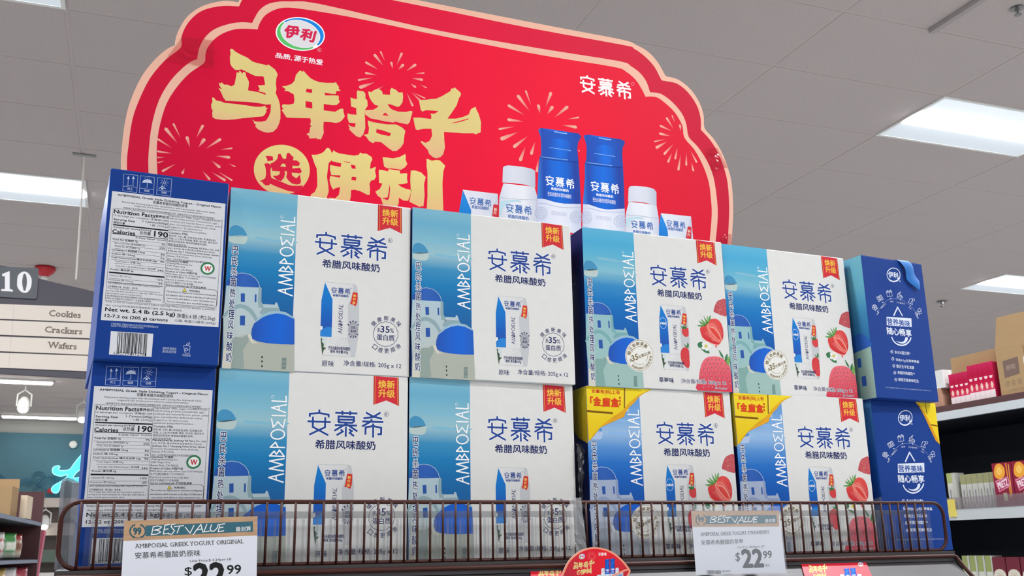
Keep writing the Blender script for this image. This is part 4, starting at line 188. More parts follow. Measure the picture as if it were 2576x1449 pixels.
'gold_seal':[('P',9,'#efede6',0,[[1158,516,1151,471,1137,428,1116,387,1088,350,1055,317,1018,291,977,271,934,258,890,252,846,254,805,264,766,281,732,305,703,334,680,369,664,408,655,450,653,494,659,538,673,581,693,622,720,659,753,692,790,719,831,740,874,753,919,759,962,758,1004,748,1044,731,1078,707,1108,677,1131,642,1148,602,1156,560]]),('S',10,'#8f7a4c',6.1,1,0,[1142,515,1136,473,1122,432,1103,394,1077,358,1046,328,1010,303,972,284,932,271,891,266,850,268,811,277,775,293,743,316,715,344,694,377,679,414,670,453,669,494,675,536,687,577,707,615,732,651,762,682,797,707,836,727,876,740,918,745,959,743,998,735,1035,719,1067,696,1095,668,1117,634,1132,597,1141,557]),('S',10,'#8f7a4c',6.0,0,0,[969,385,957,379,945,373,933,369,921,366,909,364,896,363,884,363,871,364,859,366,848,369,837,374,826,379,816,385,806,392,798,400,790,409]),('S',10,'#8f7a4c',6.1,0,0,[773,547,780,562,788,576,798,589,809,601,821,612,834,621,848,630,863,636,878,642,893,645,909,647,925,647,940,646,955,643,969,638,983,631]),('S',10,'#8f7a4c',6.1,0,0,[1048,511,1046,498,1044,486,1041,474,1036,462,1031,450,1024,439,1017,428,1009,418]),('T',10,'#7a6638','醇',[746,502,763,559,686,512],0.02),('T',10,'#7a6638','正',[762,564,801,612,713,594],0.02),('T',10,'#7a6638','草',[800,616,855,649,769,662],0.02),('T',10,'#7a6638','莓',[854,651,917,664,846,707],0.02),('T',10,'#7a6638','果',[916,664,977,655,932,721],0.02),('T',10,'#7a6638','酱',[976,652,1026,622,1015,701],0.02),('T',10,'#7a6638','口',[983,308,1022,329,963,341],0.015),('T',10,'#7a6638','感',[1029,337,1062,365,1000,364],0.015),('T',10,'#7a6638','更',[1068,375,1094,409,1032,395],0.015),('T',10,'#7a6638','顺',[1098,421,1115,459,1057,432],0.015),('T',10,'#7a6638','滑',[1117,471,1124,511,1074,474],0.015),('T',10,'#7a6638','健',[750,332,783,311,777,365],0.015),('T',10,'#7a6638','康',[787,306,826,292,806,343],0.015),('T',10,'#7a6638','新',[829,290,872,284,840,329],0.015),('T',10,'#7a6638','美',[876,283,919,286,877,323],0.015),('T',10,'#7a6638','味',[923,288,966,299,915,325],0.015),('T',11,'#7a6638','多',[726,385,779,407,721,437],0.02),('T',11,'#7a6638','35',[772,403,883,448,756,490],0.03),('T',11,'#7a6638','%',[893,457,933,473,881,500],0.02),('T',11,'#7a6638','蛋白质',[940,479,1110,543,923,524],0.02)],
'front_lettering_straw':[('T',10,'#262f66','草莓味',[1226,103,1487,103,1226,184],0.005),('T',10,'#262f66','净含量/规格: 205g x 12',[1622,98,2443,98,1622,180],0.005),('T',9,'#f1eeec','净含量/规格: 205g x 12',[1622,98,2443,98,1622,180],0.06),('T',10,'#262f66','图片仅供参考',[2231,37,2447,37,2231,66],0),('T',9,'#f1eeec','图片仅供参考',[2231,37,2447,37,2231,66],0.06)],
'gold_corner':[('P',12,['v','#e9c41c','#f7dc2e'],0,[[2,2499,1132,2491,917,2394,779,2275,662,2129,419,2017,220,1881,30,1680,9,1680]]),('P',13,'#dfb617',0,[[4,2471,629,2478,628,2467,10,2457]]),('S',13,'#8a6410',21.7,0,0,[654,2494,635,2185]),('S',14,'#f6e48a',8.7,0,0,[675,2489,658,2214]),('S',13,'#7c5410',29.7,0,0,[-2,2120,435,2102]),('S',14,'#f3d84a',8.5,0,0,[-1,2075,401,2069]),('S',13,'#c99a12',10.5,0,0,[3,2072,12,1689]),('P',15,['v','#d08c1c','#f0bc2c'],0,[[1132,2491,1008,2451,882,2355,812,2276,675,2167,621,2052,394,1960,199,1876,30,1675,98,1775,254,1919,431,2046,598,2145,736,2283,896,2403]]),('P',16,'#e8a728',0,[[1132,2491,1008,2451,882,2355,812,2276,675,2167,621,2052,394,1960,199,1876,331,1968,506,2048,619,2137,780,2294,940,2414]]),('T',17,'#d8402a','安慕希[码]上有',[90,2385,569,2385,90,2453],0.015),('T',17,'#e0451f','「金」',[65,2203,285,2203,65,2337],0.045),('T',17,'#e0451f','盲盒',[276,2200,541,2200,276,2332],0.045),('T',17,'#d8402a','等',[550,2319,580,2319,550,2357],0.03),('T',17,'#d8402a','你',[548,2271,578,2271,548,2309],0.03),('T',17,'#d8402a','拿',[545,2224,575,2224,545,2262],0.03)],
'nutrition_label':[('P',2,'#d9dade',0,[[40,2191,1461,2207,1464,507,43,489]]),('T',4,'#1c1c22','AMBPOEIAL Greek Style Drinking Yogurt - Original Flavor',[106,2129,1410,2129,106,2163],0.03),('T',4,'#1c1c22','安慕希希腊风味酸奶原味',[544,2085,977,2085,544,2127],0.01),('T',4,'#1c1c22','Pasteurised drinking yogurt after fermentation with Lactobacillus delbrueckii subsp.',[169,2044,1336,2044,169,2072],0.0),('T',4,'#1c1c22','bulgaricus and Streptococcus salivarius subsp.thermophilus.',[325,2012,1175,2012,325,2039],0.0),('T',4,'#1c1c22','接种德氏乳杆菌保加利亚亚种和唾液链球菌嗜热亚种, 发酵后经巴氏杀菌热处理的饮用型酸奶',[193,1969,1327,1969,193,1995],0.0),('S',4,'#1c1c22',3.3,0,0,[72,1962,73,748]),('S',4,'#1c1c22',3.5,0,0,[72,1962,1432,1962]),('S',4,'#1c1c22',3.6,0,0,[1431,1981,1428,767]),('S',4,'#1c1c22',3.5,0,0,[755,1974,761,759]),('S',4,'#1c1c22',3.4,0,0,[73,748,1429,748]),('T',4,'#1c1c22','Nutrition Facts',[86,1897,582,1897,86,1948],0.035),('T',4,'#1c1c22','营养标示',[587,1901,756,1901,587,1939],0.02),('T',4,'#1c1c22','12 servings per container 本箱含12份',[83,1855,746,1855,83,1885],0.01),('T',4,'#1c1c22','Serving Size',[88,1797,343,1797,88,1829],0.03),('T',4,'#1c1c22','1 Carton(205g)',[438,1812,745,1812,438,1844],0.02),('T',4,'#1c1c22','摄取份量',[89,1759,227,1759,89,1789],0.01),('T',4,'#1c1c22','1盒 (205g)',[530,1774,749,1774,530,1806],0.0),('S',4,'#1c1c22',17.1,0,0,[87,1742,755,1742]),('T',4,'#1c1c22','Amount per serving',[91,1699,415,1699,91,1721],0.03),('T',4,'#1c1c22','每份食用量',[423,1703,552,1703,423,1726],0.0),('T',4,'#1c1c22','Calories',[86,1631,359,1631,86,1681],0.035),('T',4,'#1c1c22','总热量',[412,1649,548,1649,412,1698],0.005),('T',4,'#1c1c22','190',[590,1644,757,1644,590,1716],0.04),('S',4,'#1c1c22',8.5,0,0,[88,1625,751,1625]),('T',4,'#1c1c22','% Daily Value*',[366,1586,606,1586,366,1612],0.02),('T',4,'#1c1c22','每日食用值',[630,1592,748,1592,630,1612],0.0),('T',4,'#1c1c22','Total Fat 总脂肪 7g',[94,1534,397,1534,94,1564],0.02),('T',4,'#1c1c22','9%',[689,1534,738,1534,689,1558],0.02),('T',4,'#1c1c22','Saturated Fat 饱和脂肪 5g',[124,1487,489,1487,124,1517],0),('T',4,'#1c1c22','25%',[665,1481,738,1481,665,1506],0.02),('T',4,'#1c1c22','Trans Fat 反式脂肪 0g',[128,1445,434,1445,128,1475],0),('T',4,'#1c1c22','Cholesterol 胆固醇 25mg',[95,1396,493,1396,95,1426],0.02),('T',4,'#1c1c22','8%',[689,1397,738,1397,689,1422],0.02),('T',4,'#1c1c22','Sodium 钠 125mg',[98,1345,377,1345,98,1374],0.02),('T',4,'#1c1c22','5%',[689,1346,738,1346,689,1370],0.02),('T',4,'#1c1c22','Total Carbohydrate 碳水化合物 26g',[97,1297,644,1297,97,1326],0.02),('T',4,'#1c1c22','9%',[689,1298,738,1298,689,1323],0.02),('T',4,'#1c1c22','Total Sugars 总糖 24g',[139,1249,452,1249,139,1279],0),('T',4,'#1c1c22','Includes 17g Added Sugars 添加糖',[165,1189,638,1189,165,1219],0),('T',4,'#1c1c22','34%',[665,1183,738,1183,665,1207],0.02),('T',4,'#1c1c22','Protein 蛋白质 6g',[100,1138,376,1138,100,1167],0.02),('T',4,'#1c1c22','Calcium 钙 190 mg',[97,1057,358,1057,97,1086],0),('T',4,'#1c1c22','15%',[665,1059,737,1059,665,1083],0.02),('T',4,'#1c1c22','Potassium 钾 290mg',[91,1002,377,1002,91,1031],0),('T',4,'#1c1c22','6%',[689,1007,737,1007,689,1031],0.02),('S',4,'#1c1c22',2.7,0,0,[93,1564,753,1564]),('S',4,'#1c1c22',2.7,0,0,[92,1517,753,1517]),('S',4,'#1c1c22',2.7,0,0,[121,1474,753,1474]),('S',4,'#1c1c22',2.7,0,0,[124,1430,753,1430]),('S',4,'#1c1c22',2.7,0,0,[98,1382,753,1382]),('S',4,'#1c1c22',2.7,0,0,[99,1330,753,1330]),('S',4,'#1c1c22',2.7,0,0,[98,1282,753,1282]),('S',4,'#1c1c22',2.7,0,0,[140,1235,753,1235]),('S',4,'#1c1c22',2.7,0,0,[161,1176,752,1176]),('S',4,'#1c1c22',2.7,0,0,[95,1035,753,1035]),('S',4,'#1c1c22',18.5,0,0,[89,1111,753,1111]),('S',4,'#1c1c22',6.7,0,0,[90,985,745,985]),('T',4,'#1c1c22','Not a significant source of dietary fiber, vitamin D and iron.',[85,958,707,958,85,983],0.0),('T',4,'#1c1c22','不足量膳食纤维、维生素D、铁来源。',[89,918,449,918,89,943],0.0),('T',4,'#1c1c22','*The % Daily Value (DV) tells you how much a nutrient in a',[86,888,716,888,86,914],0.0),('T',4,'#1c1c22','serving of the food contributes to a daily diet. 2,000 calories a',[85,858,743,858,85,883],0.0),('T',4,'#1c1c22','day is used for general nutrition advice.',[85,825,501,825,85,850],0.0),('T',4,'#1c1c22','*每日食用值%显示每份食物中的营养成分占每日食用量营养素的百分比。',[82,794,738,794,82,819],0.0),('T',4,'#1c1c22','使用2,000卡路里作为正常情况下一天营养摄入推荐值。',[84,762,621,762,84,787],0.0),('T',4,'#1c1c22','Ingredients: Milk, sugar, modified food',[767,1931,1397,1931,767,1960],0),('T',4,'#1c1c22','starch,whey protein concentrate, agar,',[767,1896,1384,1896,767,1925],0),('T',4,'#1c1c22','artificial and natural flavors, pectin, gellan',[768,1857,1434,1857,768,1886],0),('T',4,'#1c1c22','gum, Lactobacillus delbrueckii subsp.',[767,1818,1359,1818,767,1847],0),('T',4,'#1c1c22','bulgaricus, Streptococcus',[768,1780,1180,1780,768,1808],0),('T',4,'#1c1c22','salivarius subsp.thermophilus.',[769,1743,1249,1743,769,1772],0),('T',4,'#1c1c22','Contains: Milk.',[770,1705,1009,1705,770,1733],0.02),('T',4,'#1c1c22','配料表: 牛奶, 糖, 改性食品淀粉, 乳清蛋白粉,',[771,1662,1368,1662,771,1691],0),('T',4,'#1c1c22','琼脂, 人工和天然香精, 果胶, 结冷胶, 德氏乳杆',[770,1626,1388,1626,770,1654],0),('T',4,'#1c1c22','菌保加利亚亚种, 唾液链球菌嗜热亚种。',[771,1589,1258,1589,771,1618],0),('T',4,'#1c1c22','配料中含有牛奶。',[772,1549,1004,1549,772,1578],0),('T',4,'#1c1c22','Manufactured by: Jinzhong Yili Dairy Co., Ltd.',[770,1528,1416,1528,770,1557],0.02),('T',4,'#1c1c22','(A9); 生产商: 晋中伊利乳业有限责任公司(A9)',[769,1492,1363,1492,769,1520],0),('T',4,'#1c1c22','Address: No.7 Chaoyang West Street, Qixian',[769,1456,1411,1456,769,1484],0.02),('T',4,'#1c1c22','Economic Development Zone, Jinzhong,',[768,1421,1327,1421,768,1449],0),('T',4,'#1c1c22','Shanxi, P.R.China',[769,1387,1032,1387,769,1415],0),('T',4,'#1c1c22','地址: 山西省晋中市祁县经济开发区朝阳西街7号',[770,1345,1314,1345,770,1374],0),('T',4,'#1c1c22','Distributor 代理商:',[770,1323,1036,1323,770,1351],0.02),('T',4,'#1c1c22','Walong Marketing, Inc.',[770,1289,1092,1289,770,1317],0),('T',4,'#1c1c22','6281 Regio Ave',[769,1255,997,1255,769,1283],0),('T',4,'#1c1c22','Buena Park, CA 90620',[770,1217,1096,1217,770,1245],0),('T',4,'#1c1c22','Product of China 中国产品',[769,1183,1155,1183,769,1211],0.02),('T',4,'#1c1c22','MFG date: see top of the case YYYYMMDD',[770,1145,1399,1145,770,1173],0),('T',4,'#1c1c22','生产日期见箱顶: YYYYMMDD',[770,1113,1174,1113,770,1141],0),('T',4,'#1c1c22','Expires 6 months from mfg date',[772,1070,1230,1070,772,1098],0),('T',4,'#1c1c22','自生产日期起六个月有效期',[774,1035,1113,1035,774,1063],0),('T',4,'#1c1c22','Not for individual sale 不可拆包单卖',[775,1003,1275,1003,775,1031],0.02),('P',4,'#eef2ee',0,[[1362,1291,1359,1267,1349,1245,1332,1226,1310,1213,1286,1206,1261,1208,1238,1216,1219,1231,1207,1251,1201,1274,1204,1298,1214,1321,1231,1339,1252,1353,1277,1359,1302,1358,1325,1350,1344,1335,1357,1315]]),('S',5,'#3b7d55',23.4,1,0,[1360,1291,1358,1268,1348,1246,1331,1227,1310,1215,1286,1208,1261,1209,1239,1218,1221,1232,1208,1252,1203,1274,1205,1298,1215,1320,1232,1338,1253,1351,1277,1357,1302,1356,1324,1348,1343,1333,1355,1314]),('T',6,'#c8303a','W',[1244,1248,1323,1248,1244,1313],0.04),('T',6,'#ffffff','W',[1211,1291,1215,1306,1194,1296],0),('T',6,'#ffffff','A',[1226,1322,1236,1333,1213,1334],0),('T',6,'#ffffff','L',[1253,1343,1267,1348,1248,1361],0),('T',6,'#ffffff','O',[1288,1351,1302,1348,1291,1370],0),('T',6,'#ffffff','N',[1321,1342,1332,1333,1332,1358],0),('T',6,'#ffffff','G',[1345,1320,1350,1306,1361,1328],0),('S',4,'#1c1c22',4.4,1,0,[784,999,1391,1001,1423,976,1421,795,1396,765,800,762,773,784,770,969]),('P',4,'#e8d23a',0,[[1009,987,1038,945,987,942]]),('S',5,'#1c1c22',3.5,1,0,[1009,987,1038,945,987,942]),('T',4,'#1c1c22','WARNING',[1064,949,1201,949,1064,975],0.02),('T',4,'#1c1c22','This product can expose you to chemicals including lead',[791,912,1407,912,791,938],0.01),('T',4,'#1c1c22','and cadmium, which is known to the State of California to',[789,867,1410,867,789,893],0.01),('T',4,'#1c1c22','cause cancer, birth defects or other reproductive harm.',[804,824,1398,824,804,850],0.01),('T',4,'#1c1c22','For more information, go to www.P65Warnings.ca.gov',[807,780,1391,780,807,806],0.01),('T',4,'#1c1c22','Keep at low or room temperature before opening. Please consume as soon as possible',[82,718,1404,718,82,745],0.0),('T',4,'#1c1c22','after opening 开封前请在低温或室温下保存, 开封后请尽快食用。',[83,671,1005,671,83,700],0.0),('T',4,'#1c1c22','Net wt. 5.4 lb (2.5 kg)',[84,596,916,596,84,657],0.035),('T',4,'#1c1c22','净重5.4 磅 (共2.5kg)',[938,580,1415,580,938,650],0.003),('T',4,'#1c1c22','12-7.2 oz (205 g) cartons',[86,519,832,519,86,569],0.03),('T',4,'#1c1c22','12盒, 每盒7.2盎司 (205g)',[920,533,1421,533,920,573],0.0)],
'panel_lettering':[('T',3,'#c3cfe6','产地及地址: 安徽省合肥市长丰双凤开发区魏武路006号',[164,438,725,438,164,467],0),('T',3,'#c3cfe6','食品生产许可证编号: SC10534012100051',[166,414,554,414,166,438],0),('T',3,'#c3cfe6','保持环境清洁',[794,165,962,165,794,201],0),('T',3,'#c3cfe6','请勿乱抛空容',[793,126,961,126,793,162],0),('T',3,'#c3cfe6','可回收物',[1039,95,1139,95,1039,127],0)],
'barcode':[('P',2,'#dcdde2',0,[[171,357,672,361,671,63,172,62]]),('S',3,'#1c1c22',8.1,0,0,[257,349,263,67]),('S',3,'#1c1c22',8.1,0,0,[275,350,279,91]),('S',3,'#1c1c22',3.3,0,0,[286,350,290,91]),('S',3,'#1c1c22',10.6,0,0,[302,350,307,91]),('S',3,'#1c1c22',3.3,0,0,[314,350,318,91]),('S',3,'#1c1c22',5.7,0,0,[329,350,333,91]),('S',3,'#1c1c22',3.3,0,0,[338,350,342,91]),('S',3,'#1c1c22',10.6,0,0,[349,351,353,92]),('S',3,'#1c1c22',8.2,0,0,[368,351,372,92]),('S',3,'#1c1c22',10.7,0,0,[383,351,387,92]),('S',3,'#1c1c22',10.7,0,0,[398,352,401,92]),('S',3,'#1c1c22',3.3,0,0,[409,351,412,92]),('S',3,'#1c1c22',3.3,0,0,[416,352,422,67]),('S',3,'#1c1c22',10.7,0,0,[428,352,434,67]),('S',3,'#1c1c22',8.2,0,0,[442,352,445,92]),('S',3,'#1c1c22',8.2,0,0,[458,352,462,92]),('S',3,'#1c1c22',10.7,0,0,[473,353,476,92]),('S',3,'#1c1c22',5.8,0,0,[486,353,489,92]),('S',3,'#1c1c22',3.3,0,0,[501,353,504,92]),('S',3,'#1c1c22',8.3,0,0,[511,353,514,93]),('S',3,'#1c1c22',8.3,0,0,[527,353,530,93]),('S',3,'#1c1c22',5.8,0,0,[539,354,541,93]),('S',3,'#1c1c22',3.3,0,0,[551,354,554,93]),('S',3,'#1c1c22',3.3,0,0,[563,354,566,93]),('S',3,'#1c1c22',10.8,0,0,[574,354,577,93]),('S',3,'#1c1c22',8.3,0,0,[588,354,593,68]),('S',3,'#1c1c22',5.8,0,0,[599,354,604,68]),('T',3,'#1c1c22','6',[224,67,245,67,224,102],0),('T',3,'#1c1c22','907992',[266,67,431,67,266,102],0),('T',3,'#1c1c22','512761',[442,67,601,67,442,103],0)],
'handling_icons':[('S',3,'#c3cfe6',3.8,1,0,[161,2445,333,2448,337,2211,166,2213]),('S',3,'#c3cfe6',3.4,0,0,[164,2275,336,2277]),('T',3,'#c3cfe6','向上',[220,2234,284,2234,220,2265],0.01),('S',3,'#c3cfe6',3.8,1,0,[364,2449,538,2453,542,2213,368,2215]),('S',3,'#c3cfe6',3.5,0,0,[367,2277,540,2280]),('T',3,'#c3cfe6','怕雨',[423,2237,488,2237,423,2268],0.01),('S',3,'#c3cfe6',3.9,1,0,[577,2455,754,2458,756,2217,580,2219]),('S',3,'#c3cfe6',3.5,0,0,[579,2281,755,2284]),('T',3,'#c3cfe6','怕晒',[636,2241,701,2241,636,2272],0.01),('S',3,'#c3cfe6',5.1,0,0,[222,2301,218,2417]),('P',3,'#c3cfe6',0,[[218,2423,204,2382,238,2385]]),('S',3,'#c3cfe6',5.2,0,0,[283,2310,279,2426]),('P',3,'#c3cfe6',0,[[279,2432,265,2391,299,2394]]),('S',3,'#c3cfe6',5.1,0,0,[199,2291,298,2296]),('P',3,'#c3cfe6',0,[[392,2356,406,2393,449,2413,493,2406,519,2363,452,2365]]),('S',3,'#c3cfe6',5.2,0,0,[452,2414,457,2303,439,2300]),('S',3,'#c3cfe6',3.5,0,0,[426,2429,421,2413]),('S',3,'#c3cfe6',3.5,0,0,[455,2444,449,2427]),('S',3,'#c3cfe6',3.5,0,0,[482,2432,476,2415]),('S',3,'#c3cfe6',3.5,0,0,[470,2410,464,2394]),('S',3,'#c3cfe6',3.5,0,0,[510,2413,504,2396]),('S',3,'#c3cfe6',5.3,1,0,[680,2395,678,2385,672,2379,663,2377,655,2382,652,2391,654,2400,661,2407,669,2408,677,2404]),('S',3,'#c3cfe6',3.6,0,0,[689,2396,719,2401]),('S',3,'#c3cfe6',3.5,0,0,[683,2377,706,2357]),('S',3,'#c3cfe6',3.5,0,0,[668,2367,670,2334]),('S',3,'#c3cfe6',3.5,0,0,[651,2373,632,2346]),('S',3,'#c3cfe6',3.5,0,0,[643,2389,614,2385]),('S',3,'#c3cfe6',3.5,0,0,[649,2408,626,2429]),('S',3,'#c3cfe6',3.5,0,0,[664,2418,662,2452]),('S',3,'#c3cfe6',3.6,0,0,[681,2413,700,2440]),('S',3,'#c3cfe6',8.8,0,0,[605,2305,643,2342,688,2309]),('P',3,'#c3cfe6',0,[[631,2320,659,2321,659,2297,631,2295]]),('S',3,'#c3cfe6',5.2,1,0,[1047,237,1070,139,1119,136,1128,234]),('S',3,'#c3cfe6',6.0,1,0,[1110,187,1078,164,1075,205]),('S',3,'#c3cfe6',5.2,1,0,[1121,273,1120,265,1112,255,1100,246,1088,242,1080,245,1081,253,1089,263,1101,272,1113,276])],
'end_emblem':[('S',3,'#dfe6f2',15.4,1,0,[911,2242,903,2214,887,2186,863,2161,834,2139,801,2121,765,2108,728,2102,692,2101,659,2107,631,2118,608,2135,592,2156,584,2180,584,2207,592,2235,607,2262,630,2287,659,2310,692,2328,728,2341,765,2348,801,2349,835,2343,864,2332,887,2315,903,2294,911,2269]),('S',3,'#dfe6f2',25.7,0,0,[899,2195,884,2174,865,2155,842,2138,817,2123,790,2111,761,2103,733,2098,705,2097,678,2100,654,2107,632,2116,615,2129]),('T',3,'#dfe6f2','伊利',[617,2163,856,2163,617,2271],0.035),('S',3,'#dfe6f2',5.2,1,0,[900,2121,894,2113,883,2108,873,2110,869,2118,875,2126,886,2131,897,2128])],
'end_icons':[('S',3,'#dfe6f2',6.4,1,0,[249,1586,242,1569,227,1555,207,1544,184,1539,162,1540,145,1547,134,1560,132,1576,138,1593,153,1608,173,1619,196,1624,218,1622,236,1615,246,1602]),('S',3,'#dfe6f2',6.4,1,0,[202,1582,198,1576,189,1572,181,1574,178,1580,182,1587,191,1590,200,1588]),('S',3,'#dfe6f2',5.4,1,0,[227,1603,222,1597,213,1593,205,1595,202,1601,207,1608,216,1611,224,1609]),('S',3,'#dfe6f2',5.4,1,0,[233,1576,228,1569,219,1566,211,1568,208,1573,213,1580,222,1583,230,1582]),('S',3,'#dfe6f2',5.4,1,0,[196,1557,192,1551,183,1547,175,1549,172,1555,177,1562,185,1565,194,1563]),('S',3,'#dfe6f2',5.4,1,0,[168,1573,164,1567,155,1563,147,1565,144,1571,148,1578,157,1581,166,1579]),('S',3,'#dfe6f2',5.4,1,0,[187,1602,183,1595,174,1592,165,1594,163,1600,167,1606,176,1610,184,1608]),('S',3,'#dfe6f2',6.4,0,0,[192,1515,280,1580]),('S',3,'#dfe6f2',6.4,1,0,[262,1763,381,1818,426,1746,307,1692]),('S',3,'#dfe6f2',6.4,1,0,[288,1760,370,1798,391,1765,308,1727]),('S',3,'#dfe6f2',6.4,0,0,[317,1714,399,1751]),('S',3,'#dfe6f2',6.4,0,0,[321,1763,358,1771,330,1749]),('S',3,'#dfe6f2',6.6,1,0,[523,1872,650,1897,653,1826,527,1802]),('S',3,'#dfe6f2',6.6,0,0,[516,1871,515,1889,656,1916,657,1898]),('S',3,'#dfe6f2',6.6,0,0,[585,1902,590,1814]),('S',3,'#dfe6f2',6.6,0,0,[585,1902,544,1919,535,1900,585,1902,625,1935,636,1919,585,1902]),('S',3,'#dfe6f2',6.7,1,0,[786,1867,906,1840,895,1807,766,1808]),('S',3,'#dfe6f2',6.7,0,0,[786,1867,811,1896,906,1840]),('S',3,'#dfe6f2',6.7,0,0,[776,1837,901,1825]),('S',3,'#dfe6f2',6.7,1,0,[863,1905,858,1897,846,1892,836,1895,833,1902,838,1910,850,1915,860,1912]),('S',3,'#dfe6f2',6.7,0,0,[861,1911,883,1933]),('S',3,'#dfe6f2',6.8,1,0,[1091,1827,1156,1820,1090,1731,1032,1744]),('S',3,'#dfe6f2',6.8,0,0,[1135,1783,1130,1714,1075,1731]),('S',3,'#dfe6f2',6.8,1,0,[1203,1809,1197,1798,1184,1789,1168,1784,1153,1786,1143,1793,1140,1804,1146,1815,1159,1824,1175,1829,1190,1827,1200,1820]),('S',3,'#dfe6f2',6.8,1,0,[1300,1669,1344,1640,1284,1601,1243,1628]),('S',3,'#dfe6f2',6.8,1,0,[1340,1592,1334,1580,1320,1570,1303,1566,1286,1567,1275,1575,1273,1587,1279,1599,1293,1609,1311,1613,1327,1612,1338,1604]),('S',3,'#dfe6f2',6.8,1,0,[1274,1592,1268,1581,1256,1573,1242,1569,1228,1571,1219,1577,1216,1587,1222,1597,1234,1605,1248,1609,1262,1608,1271,1601]),('S',3,'#dfe6f2',6.8,0,0,[1252,1571,1281,1542]),('P',3,'#dfe6f2',0,[[271,1516,266,1508,255,1504,245,1506,242,1513,248,1521,258,1525,268,1523]]),('P',3,'#dfe6f2',0,[[417,1687,412,1679,401,1675,391,1677,388,1684,393,1692,404,1696,414,1694]]),('P',3,'#dfe6f2',0,[[625,1781,620,1773,609,1768,599,1771,595,1778,601,1786,612,1790,622,1788]]),('P',3,'#dfe6f2',0,[[865,1779,859,1771,848,1767,838,1769,834,1776,840,1785,851,1789,862,1787]]),('P',3,'#dfe6f2',0,[[1089,1693,1083,1684,1072,1680,1062,1683,1058,1690,1064,1698,1075,1702,1086,1700]]),('P',3,'#dfe6f2',0,[[1243,1543,1238,1535,1226,1531,1216,1533,1212,1541,1218,1549,1230,1553,1240,1551]]),('T',3,'#dfe6f2','早餐',[248,1442,291,1500,215,1451],0),('T',3,'#dfe6f2','健康办公',[350,1567,481,1663,325,1585],0),('T',3,'#dfe6f2','运动',[577,1705,662,1712,581,1734],0),('T',3,'#dfe6f2','下午茶时光',[730,1705,938,1697,741,1734],0),('T',3,'#dfe6f2','户外',[1011,1649,1072,1615,1041,1674],0),('T',3,'#dfe6f2','闺蜜聚会',[1158,1568,1214,1461,1197,1583],0),('S',3,'#aebfdd',3.8,0,1,[274,1519,444,1686,608,1767,850,1778,1074,1691,1220,1556])],
'slogan':[('S',3,'#dfe6f2',25.3,0,0,[634,1475,752,1631,845,1489]),('P',3,'#dfe6f2',0,[[452,1434,1062,1460,1043,1300,434,1281]]),('T',4,'#2a4f9e','营养美味',[456,1296,1010,1296,456,1413],0.02),('T',4,'#dfe6f2','随心畅享',[423,1122,1015,1122,423,1248],0.03),('S',3,'#dfe6f2',25.0,0,1,[519,1082,553,1015,631,965,739,950,855,980,953,1051,993,1111]),('P',4,'#dfe6f2',1,[[611,1026,686,1007,774,1016,829,1051,853,1096,900,1108,911,1083,875,1028,794,986,695,987]])],
'end_lettering':[('T',3,'#dfe6f2','多35%蛋白质*',[551,788,928,788,551,847],0.01),('S',3,'#dfe6f2',7.3,1,0,[512,820,504,805,488,794,470,793,457,802,453,817,461,832,477,843,495,844,509,835]),('S',3,'#dfe6f2',9.8,0,0,[468,818,497,816]),('T',3,'#dfe6f2','添加4.1g/包草莓果酱',[554,653,1118,653,554,711],0.01),('S',3,'#dfe6f2',7.3,1,0,[516,698,508,682,492,672,474,671,461,680,458,695,466,710,482,720,500,721,513,713]),('S',3,'#dfe6f2',9.7,0,0,[472,695,501,694]),('T',3,'#dfe6f2','醇正生牛乳发酵',[555,544,978,544,555,602],0.01),('S',3,'#dfe6f2',7.3,1,0,[520,576,512,561,497,551,479,550,465,558,462,573,470,588,486,598,504,599,517,591]),('S',3,'#dfe6f2',9.7,0,0,[477,574,505,572]),('T',3,'#dfe6f2','希腊风味酸奶**',[562,434,979,434,562,491],0.01),('S',3,'#dfe6f2',7.3,1,0,[524,455,517,440,501,430,483,429,470,438,466,452,474,467,490,477,508,478,521,470]),('S',3,'#dfe6f2',9.7,0,0,[481,453,509,451]),('T',3,'#dfe6f2','解锁无限美味吃法',[561,313,1049,313,561,370],0.01),('S',3,'#dfe6f2',7.2,1,0,[529,335,521,320,505,310,487,309,474,318,471,332,478,347,494,357,512,358,525,349]),('S',3,'#dfe6f2',9.7,0,0,[485,333,514,331]),('T',3,'#aebfdd','**本产品蛋白质含量不低于3.1克每100克, 相比国家标准2.3克每100克高35%以上',[222,176,1332,176,222,199],0)],
'gold_corner_end':[('P',5,['v','#e9c41c','#f7dc2e'],0,[[1019,2509,1495,2505,1492,2192,1486,1786,1395,1852,1304,2053,1201,2278,1102,2437]]),('S',6,'#7c5410',15.7,0,0,[1260,2503,1267,2302]),('S',6,'#7c5410',21.9,0,0,[1316,2126,1493,2106]),('P',7,'#d9981f',0,[[1019,2509,1106,2464,1230,2320,1338,2110,1422,1920,1486,1786,1395,1852,1302,2042,1199,2267,1101,2432]])],
'_outline':[[1448,6192,1433,6561,1447,6994,1504,7385,1648,7853,1840,8198,1998,8398,2127,8503,2129,8654,2190,8869,2301,9096,2491,9299,2714,9435,2918,9509,3113,9521,3170,9700,3314,10007,3549,10168,3844,10266,6390,10270,9294,10285,10821,10301,11119,10249,11416,10141,11633,9944,11772,9713,11818,9649,12114,9628,12414,9443,12609,9165,12686,8887,12684,8615,12884,8412,13060,8150,13190,7811,13259,7466,13252,6938,13186,6410,13126,6079,12980,5373,1571,5141]],
